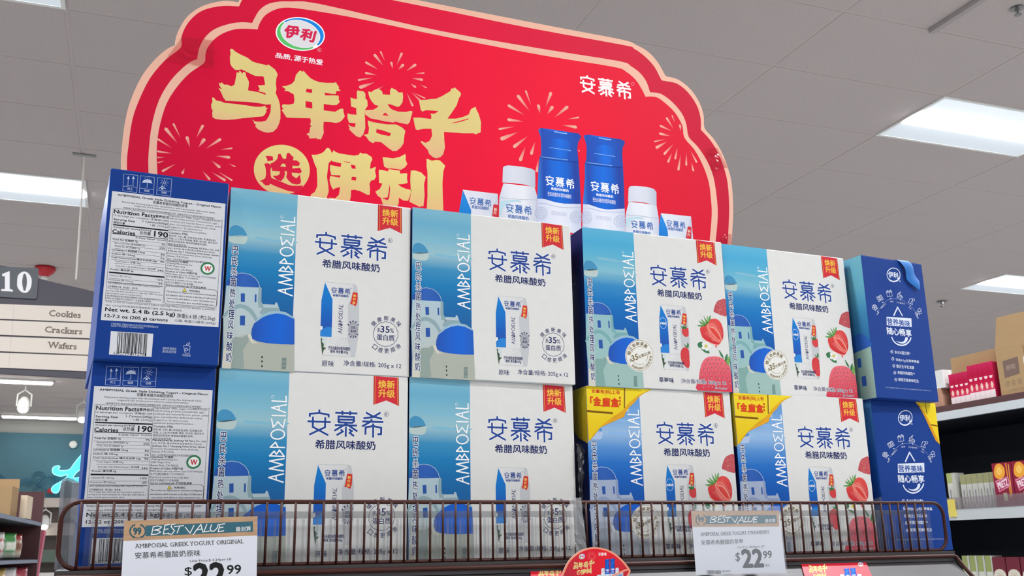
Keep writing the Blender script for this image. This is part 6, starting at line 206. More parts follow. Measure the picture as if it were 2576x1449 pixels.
'printed_bottles':[('P',6,['h','#e2e5ee','#dfe2ea','#cfd3de'],0,[[7291,6556,7981,6561,7995,5873,7192,5830,7216,6138]]),('P',7,'#c4c9d8',0,[[7981,6561,7995,5873,7766,5879,7881,6248]]),('P',7,['v','#1273c8','#1c8fe0'],0,[[7291,6546,7449,6181,7451,5844,7192,5830,7216,6138]]),('P',8,'#cf2b38',0,[[7891,6343,7997,6343,7987,5888,7837,5886]]),('L',8,'#2a63b0',1.15,[7419,6366,7848,6369]),('T',8,'#2a63b0','希腊风味酸奶',[7460,6213,7802,6213,7460,6278],0.02),('T',9,'#f4d6c0','新',[7900,6213,7963,6213,7900,6279],0.02),('T',9,'#f4d6c0','升',[7888,6142,7952,6142,7888,6208],0.02),('P',6,['h','#e2e5ee','#dfe2ea','#cfd3de'],0,[[11498,6592,12202,6604,12224,5987,11407,5971,11437,6317]]),('P',7,'#c4c9d8',0,[[12202,6604,12224,5987,11964,5995,12104,6339]]),('P',7,['v','#1273c8','#1c8fe0'],0,[[11497,6584,11629,6270,11636,5995,11407,5971,11437,6317]]),('P',8,'#cf2b38',0,[[12108,6383,12197,6381,12162,6015,12023,6018]]),('L',8,'#2a63b0',1.15,[11615,6406,12051,6407]),('T',8,'#2a63b0','希腊风味酸奶',[11643,6254,11992,6254,11643,6320],0.02),('T',9,'#f4d6c0','新',[12102,6251,12168,6251,12102,6314],0.02),('T',9,'#f4d6c0','升',[12084,6171,12150,6171,12084,6234],0.02),('P',6,['h','#d2d6e2','#e6e8ee','#e8eaee','#c6cbda'],0,[[8100,6786,8737,6797,8783,6626,8766,5974,7990,5872,8012,6499]]),('P',8,['h','#d0d3df','#dadce5','#d4d7e0','#b9bfd0'],0,[[8078,6799,8094,7096,8119,7132,8201,7159,8462,7171,8677,7160,8759,7123,8755,6786,8537,6816,8276,6814]]),('S',9,'#a9b3c6',6.6,0,0,[8012,6491,8205,6499,8465,6507,8777,6538]),('L',9,'#2a68b4',1.15,[8142,6313,8665,6322]),('T',9,'#2a68b4','希腊风味酸奶',[8179,6111,8599,6111,8179,6183],0.02),('P',7,'#bcdbe4',1,[[8010,6326,8043,6416,8205,6467,8399,6491,8463,6444,8398,6452,8204,6412,8073,6271,8022,6078]]),('P',6,['h','#d2d6e2','#e6e8ee','#e8eaee','#c6cbda'],0,[[10776,6748,11404,6755,11443,6473,11411,5972,10647,5892,10687,6472]]),('P',8,['h','#d0d3df','#dadce5','#d4d7e0','#b9bfd0'],0,[[10757,6746,10785,7034,10821,7077,10934,7097,11198,7114,11368,7091,11421,7028,11407,6738,11178,6768,10953,6770]]),('S',9,'#a9b3c6',7.6,0,0,[10687,6463,10974,6479,11443,6473]),('L',9,'#2a68b4',1.15,[10801,6294,11297,6310]),('T',9,'#2a68b4','希腊风味酸奶',[10833,6105,11232,6105,10833,6170],0.02),('P',7,'#bcdbe4',1,[[10686,6267,10710,6389,10861,6441,11029,6460,11101,6417,10970,6410,10820,6376,10719,6203]]),('P',6,['h','#3b86d8','#1b49ac','#0f62cc','#0a6ad8','#0c5fc8','#1d3f9c','#24469e'],0,[[8845,7980,8891,8026,8951,8035,9327,8038,9725,8040,9772,7988,9766,7953,9701,7851,9677,7696,9694,7448,9706,7086,9713,6596,9700,6061,8765,6084,8786,6563,8826,7132,8858,7413,8893,7468,8900,7715,8895,7830]]),('P',7,['h','#1f4cae','#1258c2','#1d46a4'],0,[[8984,7994,9689,8018,9740,7958,9664,7812,9668,7445,8934,7424,8926,7736]]),('P',8,['h','#1450b4','#0f6cdc','#1458bc'],1,[[9066,7608,9084,7660,9140,7809,9235,7857,9407,7866,9500,7821,9521,7690,9545,7627,9449,7588,9428,7477,9104,7465,9099,7579]]),('S',9,'#8fbdf0',21.0,0,1,[9188,8000,9325,7992,9463,7997]),('S',9,'#8fbdf0',10.4,0,1,[9075,7650,9297,7649,9537,7651]),('S',9,'#8fbdf0',12.0,0,1,[8901,7428,9137,7436,9461,7446]),('S',8,'#14378a',13.8,0,0,[8867,7415,9136,7403,9426,7411,9694,7440]),('P',8,['h','#c8cfe4','#dfe4f2','#e9ebf4','#dfe4f0','#c4cbe0'],0,[[8786,6563,8894,6576,8994,6569,9110,6546,9244,6534,9362,6533,9712,6571,9696,5949,8763,6005]]),('S',9,'#aab3cc',10.0,1,0,[8986,6299,8979,6262,8960,6226,8932,6197,8896,6176,8858,6166,8820,6167,8786,6180,8759,6203,8742,6234,8737,6270,8744,6308,8763,6343,8791,6373,8826,6394,8864,6405,8903,6403,8937,6390,8964,6367,8981,6336]),('S',9,'#aab3cc',10.0,1,0,[8948,6295,8943,6269,8930,6244,8910,6224,8886,6209,8859,6202,8833,6203,8809,6212,8790,6228,8779,6250,8775,6275,8780,6301,8793,6325,8812,6346,8837,6361,8863,6368,8890,6367,8914,6358,8932,6342,8944,6320]),('S',9,'#aab3cc',10.0,1,0,[8911,6291,8908,6276,8901,6261,8889,6250,8875,6241,8860,6237,8845,6238,8831,6243,8820,6252,8814,6265,8812,6279,8814,6294,8822,6308,8833,6320,8847,6329,8863,6333,8878,6332,8891,6327,8902,6318,8909,6305]),('P',9,'#b9c1d8',0,[[8881,6287,8880,6281,8877,6276,8872,6271,8867,6267,8861,6266,8855,6266,8849,6268,8845,6272,8842,6277,8841,6283,8842,6289,8845,6294,8850,6299,8856,6302,8862,6304,8868,6304,8873,6302,8878,6298,8880,6293]]),('S',9,'#aab3cc',10.3,1,0,[9727,6306,9719,6267,9700,6231,9670,6201,9634,6180,9594,6170,9555,6171,9520,6184,9493,6208,9476,6239,9471,6276,9478,6314,9498,6350,9527,6380,9563,6402,9603,6412,9643,6411,9678,6398,9705,6374,9722,6342]),('S',9,'#aab3cc',10.3,1,0,[9688,6301,9682,6274,9669,6250,9648,6229,9623,6214,9596,6207,9568,6208,9544,6217,9525,6233,9513,6255,9510,6280,9515,6307,9529,6332,9549,6353,9574,6368,9602,6375,9629,6374,9654,6365,9673,6349,9684,6326]),('S',9,'#aab3cc',10.3,1,0,[9650,6297,9647,6281,9639,6267,9627,6255,9613,6246,9597,6242,9581,6243,9567,6248,9556,6257,9549,6270,9547,6285,9551,6300,9558,6314,9570,6326,9585,6335,9600,6339,9616,6339,9630,6333,9641,6324,9648,6311]),('P',9,'#b9c1d8',0,[[9619,6293,9618,6287,9615,6281,9610,6276,9604,6273,9598,6271,9592,6271,9586,6274,9582,6277,9579,6282,9578,6288,9579,6294,9583,6300,9587,6305,9593,6308,9599,6310,9606,6310,9611,6308,9616,6304,9618,6299]]),('S',9,'#b3bbd2',11.9,0,1,[8808,6470,8941,6486,9191,6452,9444,6463,9700,6497]),('S',9,'#bcc4da',8.4,1,0,[9125,6319,9120,6298,9108,6284,9095,6282,9085,6294,9081,6314,9086,6335,9097,6349,9110,6351,9121,6339]),('S',9,'#bcc4da',8.4,1,0,[9178,6319,9173,6298,9162,6283,9148,6282,9138,6293,9134,6314,9139,6335,9150,6349,9164,6351,9174,6339]),('S',9,'#bcc4da',8.5,1,0,[9232,6319,9227,6297,9215,6283,9202,6282,9191,6293,9188,6314,9193,6335,9204,6349,9218,6351,9228,6339]),('S',9,'#bcc4da',8.5,1,0,[9285,6319,9280,6297,9269,6283,9255,6282,9245,6293,9241,6313,9246,6335,9258,6349,9271,6350,9282,6339]),('S',9,'#bcc4da',8.5,1,0,[9339,6318,9334,6297,9323,6283,9309,6281,9299,6293,9295,6313,9300,6335,9311,6349,9325,6350,9336,6339]),('S',9,'#bcc4da',8.5,1,0,[9393,6318,9388,6297,9377,6283,9363,6281,9352,6293,9349,6313,9354,6334,9365,6349,9379,6350,9390,6339]),('L',9,'#ffffff',1.2,[8972,6969,9581,6978]),('T',9,'#ffffff','希腊风味酸奶',[9083,6780,9455,6780,9083,6835],0.02),('T',9,'#ffffff','巴氏杀菌热处理风味酸奶',[9013,6652,9510,6652,9013,6736],0.0),('P',6,['h','#3b86d8','#1b49ac','#0f62cc','#0a6ad8','#0c5fc8','#1d3f9c','#24469e'],0,[[9826,7998,9864,8030,9947,8048,10314,8054,10667,8058,10750,8031,10748,7977,10696,7881,10679,7737,10684,7474,10683,7091,10674,6573,10656,6061,9719,6059,9763,6633,9820,7149,9831,7426,9867,7517,9884,7762,9867,7882]]),('P',7,['h','#1f4cae','#1258c2','#1d46a4'],0,[[9957,8009,10674,8033,10724,7973,10646,7828,10645,7462,9899,7442,9895,7752]]),('P',8,['h','#1450b4','#0f6cdc','#1458bc'],1,[[10036,7624,10055,7677,10113,7825,10211,7873,10385,7882,10479,7837,10499,7707,10522,7644,10424,7605,10402,7495,10072,7482,10069,7596]]),('S',9,'#8fbdf0',21.3,0,1,[10165,8015,10304,8008,10444,8012]),('S',9,'#8fbdf0',10.6,0,1,[10046,7667,10271,7666,10515,7668]),('S',9,'#8fbdf0',12.2,0,1,[9866,7445,10106,7454,10435,7463]),('S',8,'#14378a',14.1,0,0,[9831,7432,10104,7421,10398,7429,10671,7458]),('P',8,['h','#c8cfe4','#dfe4f2','#e9ebf4','#dfe4f0','#c4cbe0'],0,[[9757,6573,9886,6580,10001,6557,10117,6532,10225,6523,10334,6532,10675,6590,10658,6027,9719,6042]]),('S',9,'#aab3cc',10.2,1,0,[9938,6321,9930,6283,9910,6248,9881,6218,9845,6198,9806,6187,9767,6189,9733,6202,9706,6225,9690,6256,9685,6292,9693,6329,9712,6364,9741,6394,9776,6415,9816,6426,9855,6424,9889,6411,9916,6388,9933,6357]),('S',9,'#aab3cc',10.2,1,0,[9899,6316,9893,6290,9880,6266,9860,6245,9835,6231,9808,6224,9781,6225,9757,6234,9738,6250,9727,6271,9724,6296,9729,6322,9742,6347,9762,6367,9787,6382,9814,6389,9841,6388,9865,6379,9884,6363,9895,6341]),('S',9,'#aab3cc',10.2,1,0,[9862,6312,9858,6297,9851,6283,9839,6271,9825,6263,9809,6259,9794,6259,9780,6264,9769,6274,9762,6286,9760,6300,9764,6315,9771,6330,9783,6341,9797,6350,9813,6354,9828,6353,9842,6348,9853,6339,9860,6327]),('P',9,'#b9c1d8',0,[[9831,6309,9830,6303,9827,6297,9822,6292,9816,6289,9810,6287,9804,6287,9798,6289,9794,6293,9792,6298,9791,6304,9792,6310,9795,6316,9800,6320,9805,6324,9812,6325,9818,6325,9823,6323,9828,6319,9830,6314]]),('S',9,'#aab3cc',10.5,1,0,[10690,6327,10682,6289,10662,6253,10631,6223,10594,6202,10554,6192,10514,6193,10478,6206,10451,6230,10434,6261,10430,6298,10438,6336,10458,6371,10488,6401,10525,6423,10566,6433,10606,6432,10642,6419,10669,6396,10686,6364]),('S',9,'#aab3cc',10.5,1,0,[10650,6323,10644,6296,10630,6271,10609,6251,10584,6236,10555,6229,10528,6230,10503,6239,10484,6255,10473,6277,10470,6302,10475,6328,10489,6353,10510,6374,10536,6389,10564,6396,10592,6395,10616,6386,10635,6370,10647,6348]),('S',9,'#aab3cc',10.5,1,0,[10612,6318,10609,6303,10600,6289,10588,6277,10573,6268,10557,6264,10541,6265,10527,6270,10516,6279,10510,6292,10508,6306,10511,6322,10519,6336,10531,6348,10546,6356,10562,6361,10578,6360,10592,6355,10603,6346,10610,6333]),('P',9,'#b9c1d8',0,[[10581,6315,10579,6309,10576,6303,10571,6298,10565,6295,10559,6293,10552,6293,10547,6295,10542,6299,10540,6304,10539,6310,10540,6316,10543,6322,10548,6327,10554,6330,10561,6332,10567,6331,10573,6329,10577,6326,10580,6321]]),('S',9,'#b3bbd2',12.1,0,1,[9760,6490,9895,6506,10147,6473,10405,6484,10666,6518]),('S',9,'#bcc4da',8.6,1,0,[10079,6340,10074,6319,10062,6305,10048,6304,10038,6315,10034,6335,10040,6356,10051,6370,10065,6372,10075,6360]),('S',9,'#bcc4da',8.6,1,0,[10133,6340,10128,6319,10116,6305,10102,6303,10092,6315,10089,6335,10094,6356,10105,6370,10119,6372,10130,6360]),('S',9,'#bcc4da',8.6,1,0,[10187,6340,10182,6319,10171,6305,10157,6303,10146,6315,10143,6335,10148,6356,10160,6370,10174,6372,10184,6360]),('S',9,'#bcc4da',8.6,1,0,[10242,6340,10237,6319,10225,6305,10211,6303,10201,6315,10197,6335,10203,6356,10214,6370,10228,6372,10239,6360]),('S',9,'#bcc4da',8.6,1,0,[10297,6340,10291,6319,10280,6305,10266,6303,10255,6314,10252,6335,10257,6356,10269,6370,10283,6372,10293,6360]),('S',9,'#bcc4da',8.7,1,0,[10351,6340,10346,6318,10334,6304,10320,6303,10310,6314,10307,6335,10312,6356,10324,6370,10337,6372,10348,6360]),('L',9,'#ffffff',1.2,[9942,6983,10561,6997]),('T',9,'#ffffff','希腊风味酸奶',[10052,6779,10428,6779,10052,6833],0.02),('T',9,'#ffffff','巴氏杀菌热处理风味酸奶',[9978,6651,10476,6651,9978,6739],0.0)],
'_signboard':[[61,716,186,758,316,768,423,757,541,704,638,684,759,666,892,641,1008,608,1049,85,130,98]],
'_signplate':[[265,753,523,767,534,760,535,745,541,581,533,568,284,565]],
'sign_rows':[('P',2,'#ddd3c8',0,[[88,512,1008,547,1016,447,98,423]]),('P',2,'#ddd3c8',0,[[99,412,1017,441,1024,344,109,326]]),('P',2,'#ddd3c8',0,[[110,313,1025,336,1033,238,120,226]]),('P',2,'#ddd3c8',0,[[121,215,1033,232,1041,133,131,127]]),('S',3,'#c8beb3',2.2,0,0,[417,522,422,438]),('S',3,'#c8beb3',2.2,0,0,[421,420,427,336]),('S',3,'#c8beb3',2.2,0,0,[423,320,428,237]),('S',3,'#c8beb3',2.2,0,0,[424,218,430,136])],
'row_lettering':[('T',3,'#7d7168','^Cookies',[620,466,800,466,620,505],0.035),('T',3,'#7d7168','^Crackers',[606,362,818,362,606,400],0.035),('T',3,'#7d7168','^Wafers',[633,265,794,265,633,303],0.035)],
'aisle_number':[('P',4,'#f0eef0',0,[[335,711,374,733,385,621,404,614,405,604,340,603,339,613,359,618,351,697,336,696]]),('P',4,'#f0eef0',1,[[457,738,480,727,498,700,503,672,501,637,487,609,467,602,445,611,426,637,422,668,422,704,435,727],[458,725,451,711,450,667,460,625,466,615,474,621,477,669,468,713]])],
'a_card':[[4,734,1491,781,1520,-138,23,-126]],
'a_header':[('P',2,'@wood',0,[[4,734,1491,781,1495,556,8,512]]),('P',3,'#3f6b7a',0,[[234,680,1439,721,1447,601,247,560]]),('P',4,'#c8a27e',0,[[247,619,245,594,233,571,214,553,189,542,160,538,131,543,105,554,83,573,68,595,62,621,64,646,76,668,95,686,120,698,148,702,177,697,204,686,226,667,241,644]]),('S',5,'#315f6c',11.1,0,0,[131,543,123,547,115,550,107,555,100,560,94,566,88,573,83,579,79,587,75,594,72,602,70,610,69,618,69,626,70,634,71,641,74,649,77,656,81,663,86,669,92,675,98,680,105,684,112,688,120,691]),('S',5,'#315f6c',11.2,0,0,[178,691,187,688,195,684,202,679,209,674,216,668,221,662,226,655,231,647,234,640,237,632,239,624,240,616,240,608,240,600,238,592,235,585,232,578,228,571,223,565,217,559,211,554,204,549,197,546,189,543]),('P',5,'#315f6c',0,[[222,553,216,548,202,548,192,553,192,560,202,563,216,560]]),('P',5,'#315f6c',0,[[97,555,102,561,115,564,126,561,127,554,117,549,104,549]]),('P',5,'#315f6c',0,[[240,577,236,570,224,565,212,566,210,573,219,580,232,582]]),('P',5,'#315f6c',0,[[75,579,82,583,96,581,105,574,104,568,93,567,80,572]]),('P',5,'#315f6c',0,[[247,606,246,598,237,588,226,586,222,591,228,601,239,607]]),('P',5,'#315f6c',0,[[64,608,72,609,84,602,91,592,88,587,77,590,66,599]]),('P',5,'#315f6c',0,[[244,636,246,627,240,615,231,609,226,613,228,624,236,634]]),('P',5,'#315f6c',0,[[63,638,71,636,81,625,84,614,79,610,69,617,62,629]]),('P',5,'#315f6c',0,[[229,664,234,656,233,642,227,633,221,635,219,646,223,659]]),('P',5,'#315f6c',0,[[73,665,80,661,86,648,86,636,80,634,73,644,69,658]]),('P',5,'#315f6c',0,[[206,686,213,680,216,666,214,655,208,655,202,665,201,679]]),('P',5,'#315f6c',0,[[93,687,99,680,100,666,96,655,90,656,86,667,87,681]]),('P',5,'#315f6c',0,[[176,700,184,696,192,684,194,673,188,670,179,678,174,691]]),('P',5,'#315f6c',0,[[120,700,124,692,120,679,113,670,107,673,107,685,113,697]]),('S',5,'#315f6c',7.4,0,0,[117,558,160,540,196,559]),('T',6,'#315f6c','99',[113,579,194,581,105,656],0.06)],
'a_lettering':[('S',5,'#f2f0ea',10.3,0,0,[319,671,306,580]),('S',5,'#f2f0ea',10.4,0,0,[302,577,362,584,403,605,378,624,331,628,391,642,409,663,365,676,315,662]),('S',5,'#f2f0ea',10.4,0,0,[497,691,445,680,433,583,494,592]),('S',5,'#f2f0ea',10.4,0,0,[439,634,486,641]),('S',5,'#f2f0ea',10.5,0,0,[559,694,521,691,513,665,554,621,528,580,485,585]),('S',5,'#f2f0ea',10.5,0,0,[546,665,655,677]),('S',5,'#f2f0ea',10.5,0,0,[608,671,584,591]),('S',5,'#f2f0ea',10.6,0,0,[671,659,728,590,766,678]),('S',5,'#f2f0ea',10.7,0,0,[763,572,843,689,873,598]),('S',5,'#f2f0ea',10.7,0,0,[789,624,866,638]),('S',5,'#f2f0ea',10.7,0,0,[911,692,882,603,945,612]),('S',5,'#f2f0ea',10.8,0,0,[965,690,951,637,965,609,999,612,1029,646,1043,694]),('S',5,'#f2f0ea',10.9,0,0,[1113,695,1059,686,1044,602,1107,614]),('S',5,'#f2f0ea',10.9,0,0,[1051,646,1100,656]),('T',5,'#e6e8e6','最划算',[1247,603,1421,611,1242,656],0.01),('T',4,'#3c3838','^AMBPOEIAL GREEK YOGURT ORIGINAL',[143,429,1343,467,137,476],-0.006),('T',4,'#2e2c30','安慕希希臘酸奶原味',[149,312,860,330,142,384],-0.003),('T',4,'#3a3a3e','Unit Price:$ 4.24per LB',[749,255,1212,270,745,289],0),('T',4,'#262628','$',[700,103,782,105,690,210],0),('T',4,'#262628','22',[818,-3,1157,4,793,242],0.06),('T',4,'#262628','99',[1173,120,1331,122,1166,222],0.03)],
'b_card':[[24,928,1552,933,1582,39,41,52]],
'b_header':[('P',2,'@wood',0,[[24,928,1552,933,1528,702,33,706]]),('P',3,'#3f6b7a',0,[[263,860,1496,868,1492,749,263,745]]),('P',4,'#c8a27e',0,[[284,807,277,783,261,761,237,744,208,733,176,729,145,733,117,744,96,762,84,784,80,808,87,832,103,854,127,871,156,882,188,886,219,882,247,871,268,853,281,831]]),('S',5,'#315f6c',12.7,0,0,[145,734,135,737,126,742,118,748,111,754,104,762,99,769,95,778,92,787,91,796,91,805,92,814,95,823,99,832,104,840,111,848,118,855,127,861,136,867,146,872,156,875]),('S',5,'#315f6c',12.8,0,0,[218,875,228,871,238,867,246,861,253,854,260,847,265,839,269,831,272,822,273,813,273,804,272,795,269,786,265,777,259,768,253,761,246,753,237,747,228,742,218,737,207,733]),('P',5,'#315f6c',0,[[245,745,235,739,217,740,209,747,220,753,238,752]]),('P',5,'#315f6c',0,[[109,745,118,753,136,754,146,748,137,741,119,740]]),('P',5,'#315f6c',0,[[270,770,263,761,245,757,234,761,241,769,259,774]]),('P',5,'#315f6c',0,[[89,771,100,775,117,770,123,762,112,758,95,762]]),('P',5,'#315f6c',0,[[282,800,279,790,264,780,252,781,255,791,270,800]]),('P',5,'#315f6c',0,[[82,801,94,801,107,791,109,782,97,781,83,791]]),('P',5,'#315f6c',0,[[279,831,280,821,270,808,259,804,257,814,267,827]]),('P',5,'#315f6c',0,[[90,831,101,828,108,815,105,805,94,808,86,822]]),('P',5,'#315f6c',0,[[262,858,268,849,264,834,255,828,249,836,252,851]]),('P',5,'#315f6c',0,[[111,858,119,851,120,836,113,828,104,835,103,850]]),('P',5,'#315f6c',0,[[233,877,242,871,246,857,240,848,231,853,227,868]]),('P',5,'#315f6c',0,[[142,877,147,868,141,854,130,848,126,857,132,872]]),('T',6,'#315f6c','99',[128,770,223,772,130,845],0.06)],
'b_lettering':[('S',5,'#f2f0ea',11.9,0,0,[355,848,330,768]),('S',5,'#f2f0ea',12.0,0,0,[325,766,387,770,431,787,409,805,362,809,424,820,445,837,403,850,350,840]),('S',5,'#f2f0ea',12.0,0,0,[538,859,484,851,458,767,521,773]),('S',5,'#f2f0ea',12.0,0,0,[471,811,520,816]),('S',5,'#f2f0ea',12.1,0,0,[600,860,562,859,550,836,585,796,554,761,511,767]),('S',5,'#f2f0ea',12.1,0,0,[584,835,695,841]),('S',5,'#f2f0ea',12.1,0,0,[647,838,612,769]),('S',5,'#f2f0ea',12.2,0,0,[709,825,756,763,807,839]),('S',5,'#f2f0ea',12.2,0,0,[789,746,886,846,903,766]),('S',5,'#f2f0ea',12.2,0,0,[822,791,901,800]),('S',5,'#f2f0ea',12.3,0,0,[954,846,913,770,977,776]),('S',5,'#f2f0ea',12.4,0,0,[1008,843,987,797,996,772,1031,774,1066,803,1087,843]),('S',5,'#f2f0ea',12.4,0,0,[1156,842,1101,836,1074,763,1139,772]),('S',5,'#f2f0ea',12.4,0,0,[1088,802,1138,808]),('T',5,'#e6e8e6','最划算',[1282,758,1470,762,1285,812],0.01),('T',4,'#3c3838','^AMBPOEIAL GREEK YOGURT STRAWBERRY',[150,578,1341,600,152,627],-0.006),('T',4,'#2e2c30','安慕希希臘酸奶草莓',[155,455,872,463,156,523],-0.003),('T',4,'#3a3a3e','Unit Price $8.86per QT',[764,394,1240,400,766,429],0),('T',4,'#262628','$',[714,207,794,208,722,342],0),('T',4,'#262628','22',[844,137,1192,139,832,378],0.06),('T',4,'#262628','99',[1203,250,1354,255,1203,353],0.03),('T',4,'#262628','/BX',[1216,136,1304,135,1218,172],0),('S',4,'#2a2a2e',3.6,0,0,[222,108,223,58]),('S',4,'#2a2a2e',3.6,0,0,[230,108,231,58]),('S',4,'#2a2a2e',3.6,0,0,[240,107,242,57]),('S',4,'#2a2a2e',5.4,0,0,[251,107,253,57]),('S',4,'#2a2a2e',9.0,0,0,[261,107,263,57]),('S',4,'#2a2a2e',9.0,0,0,[275,107,276,56]),('S',4,'#2a2a2e',5.4,0,0,[288,106,290,56]),('S',4,'#2a2a2e',9.0,0,0,[301,106,302,56]),('S',4,'#2a2a2e',9.0,0,0,[317,106,318,55]),('S',4,'#2a2a2e',9.0,0,0,[333,105,335,55]),('S',4,'#2a2a2e',3.6,0,0,[350,105,351,55]),('S',4,'#2a2a2e',5.4,0,0,[358,105,359,54]),('S',4,'#2a2a2e',5.4,0,0,[371,104,372,54]),('S',4,'#2a2a2e',5.4,0,0,[383,104,385,54]),('S',4,'#2a2a2e',9.1,0,0,[393,104,395,54]),('S',4,'#2a2a2e',3.6,0,0,[407,103,408,53]),('S',4,'#2a2a2e',3.6,0,0,[415,103,416,53]),('S',4,'#2a2a2e',5.5,0,0,[423,103,424,53]),('S',4,'#2a2a2e',3.6,0,0,[433,103,434,53]),('S',4,'#2a2a2e',9.1,0,0,[444,103,445,52]),('T',4,'#3a3a3e','2060990',[464,75,614,76,464,102],0),('T',4,'#3a3a3e','33.8OZ',[496,30,643,31,496,52],0)],
'_sleeve':[[12,999,1555,996,1595,13,28,42]],
'_halfsign':[[199,76,241,184,308,285,406,366,536,429,698,452,876,424,1020,355,1131,262,1217,162,1226,119,1186,58,1147,-60,219,-33]],
'_halfin':[[219,73,265,177,326,271,424,349,548,409,697,431,862,404,1000,339,1106,251,1191,151,1198,120,1157,58,1123,-45,242,-20]],
'_strips':[[4932,70,5466,69,5361,-249,4855,-229],[9367,39,10605,58,10369,-634,9111,-605]],
'_mini':[('gold_lettering',[371,85,690,123,368,267]),('printed_bottles',[711,2,1116,20,710,288]),('company_emblem',[458,302,548,300,461,372]),('gold_lettering',[4969,-193,5310,-191,5036,40]),('gold_lettering',[9304,-334,9665,-319,9462,-6]),('printed_bottles',[9710,-407,10326,-403,9865,-107]),('company_emblem',[10375,-76,10482,-77,10420,13])],
'half_lettering':[('L',5,'#f8e6e6',1.6,[752,363,872,363]),('S',5,'#f0a08a',4.7,0,0,[682,338,694,338]),('S',5,'#f0a08a',4.7,0,0,[678,326,688,321]),('S',5,'#f0a08a',4.7,0,0,[668,317,674,309]),('S',5,'#f0a08a',4.7,0,0,[655,313,656,303]),('S',5,'#f0a08a',4.7,0,0,[641,314,636,305]),('S',5,'#f0a08a',4.7,0,0,[629,322,620,315]),('S',5,'#f0a08a',4.7,0,0,[623,333,612,331]),('S',5,'#f0a08a',4.7,0,0,[623,345,612,348]),('S',5,'#f0a08a',4.7,0,0,[630,356,622,363]),('S',5,'#f0a08a',4.7,0,0,[643,363,639,372]),('S',5,'#f0a08a',4.7,0,0,[657,364,659,374]),('S',5,'#f0a08a',4.7,0,0,[670,359,677,367]),('S',5,'#f0a08a',4.7,0,0,[679,350,690,354]),('S',5,'#f0a08a',4.7,0,0,[702,338,718,337]),('S',5,'#f0a08a',4.7,0,0,[696,318,709,311]),('S',5,'#f0a08a',4.7,0,0,[679,302,687,291]),('S',5,'#f0a08a',4.7,0,0,[656,296,658,282]),('S',5,'#f0a08a',4.7,0,0,[633,299,627,286]),('S',5,'#f0a08a',4.7,0,0,[614,311,602,302]),('S',5,'#f0a08a',4.7,0,0,[603,329,588,326]),('S',5,'#f0a08a',4.7,0,0,[604,350,589,353]),('S',5,'#f0a08a',4.7,0,0,[616,368,605,377]),('S',5,'#f0a08a',4.7,0,0,[636,379,631,392]),('S',5,'#f0a08a',4.7,0,0,[660,381,662,394]),('S',5,'#f0a08a',4.7,0,0,[682,373,691,384]),('S',5,'#f0a08a',4.7,0,0,[697,358,711,364]),('S',14,'#ef9a7e',23.1,0,1,[943,81,1011,100,1095,130,1188,157])],
'_strap':[[881,2526,935,2430,992,2334,990,2241,994,2149,1104,2073,1211,2014,1275,1980],[1130,2554,1164,2493,1198,2412,1202,2328,1247,2240,1303,2180,1325,2127,1292,1989]],
'_film':[[484,1669,529,1652,564,1597,583,1542,615,1469,620,1433,580,1359,571,1249,584,1213,560,1067,561,887,570,707,551,529,531,353,493,107,392,88,425,530,442,886,452,1247,457,1503]],
}

def smooth_loop(pts, closed=True, cusp=False):
    n = len(pts); out = []
    def sharp(i):
        if not closed and i in (0, n - 1): return True
        a, b, c = Vector(pts[i - 1]), Vector(pts[i]), Vector(pts[(i + 1) % n])
        u, v = b - a, c - b
        return cusp and u.length and v.length and u.angle(v) > .8
    for i in range(n if closed else n - 1):
        p0, p1, p2, p3 = (Vector(pts[(i + k) % n]) if closed else Vector(pts[max(0, min(n - 1, i + k))]) for k in (-1, 0, 1, 2))
        if sharp(i): p0 = p1
        if sharp((i + 1) % n): p3 = p2
        for t in (0, .33, .67):
            out.append(.5 * ((2 * p1) + (p2 - p0) * t + (2 * p0 - 5 * p1 + 4 * p2 - p3) * t * t + (3 * p1 - p0 - 3 * p2 + p3) * t ** 3))
    if not closed: out.append(Vector(pts[-1]))
    return [(p.x, p.y) for p in out]
def stroke_tris(pts, w, closed):
    n = len(pts); L = []; Rr = []; P = [Vector(p) for p in pts]
    for i in range(n):
        a = P[i - 1] if (closed or i) else None; c = P[(i + 1) % n] if (closed or i < n - 1) else None
        d1 = (P[i] - a).normalized() if a is not None else None; d2 = (c - P[i]).normalized() if c is not None else None
        if d1 is None: d1 = d2
        if d2 is None: d2 = d1
        n1 = Vector((-d1.y, d1.x)); n2 = Vector((-d2.y, d2.x)); m = n1 + n2
        if m.length < .3: m = n1
        m.normalize(); k = w / 2 / max(.35, m.dot(n1)); L.append(P[i] + m * k); Rr.append(P[i] - m * k)
    vs = [(p.x, p.y) for p in L + Rr]; fs = []
    for i in range(n if closed else n - 1):
        j = (i + 1) % n; fs.append((i, j, n + j, n + i))
    return vs, fs
_glyph = {}
def glyph(s, bold):
    key = s
    if key in _glyph: return _glyph[key]
    cu = bpy.data.curves.new('type', 'FONT'); cu.body = s; cu.resolution_u = 2; cu.fill_mode = 'FRONT'
    o = bpy.data.objects.new('type', cu); col.objects.link(o); bpy.context.view_layer.update()
    me = o.evaluated_get(bpy.context.evaluated_depsgraph_get()).to_mesh()
    vs = [(v.co.x, v.co.y) for v in me.vertices]; fs = [tuple(p.vertices) for p in me.polygons]
    bpy.data.objects.remove(o); bpy.data.curves.remove(cu)
    _glyph[key] = (vs, fs); return vs, fs
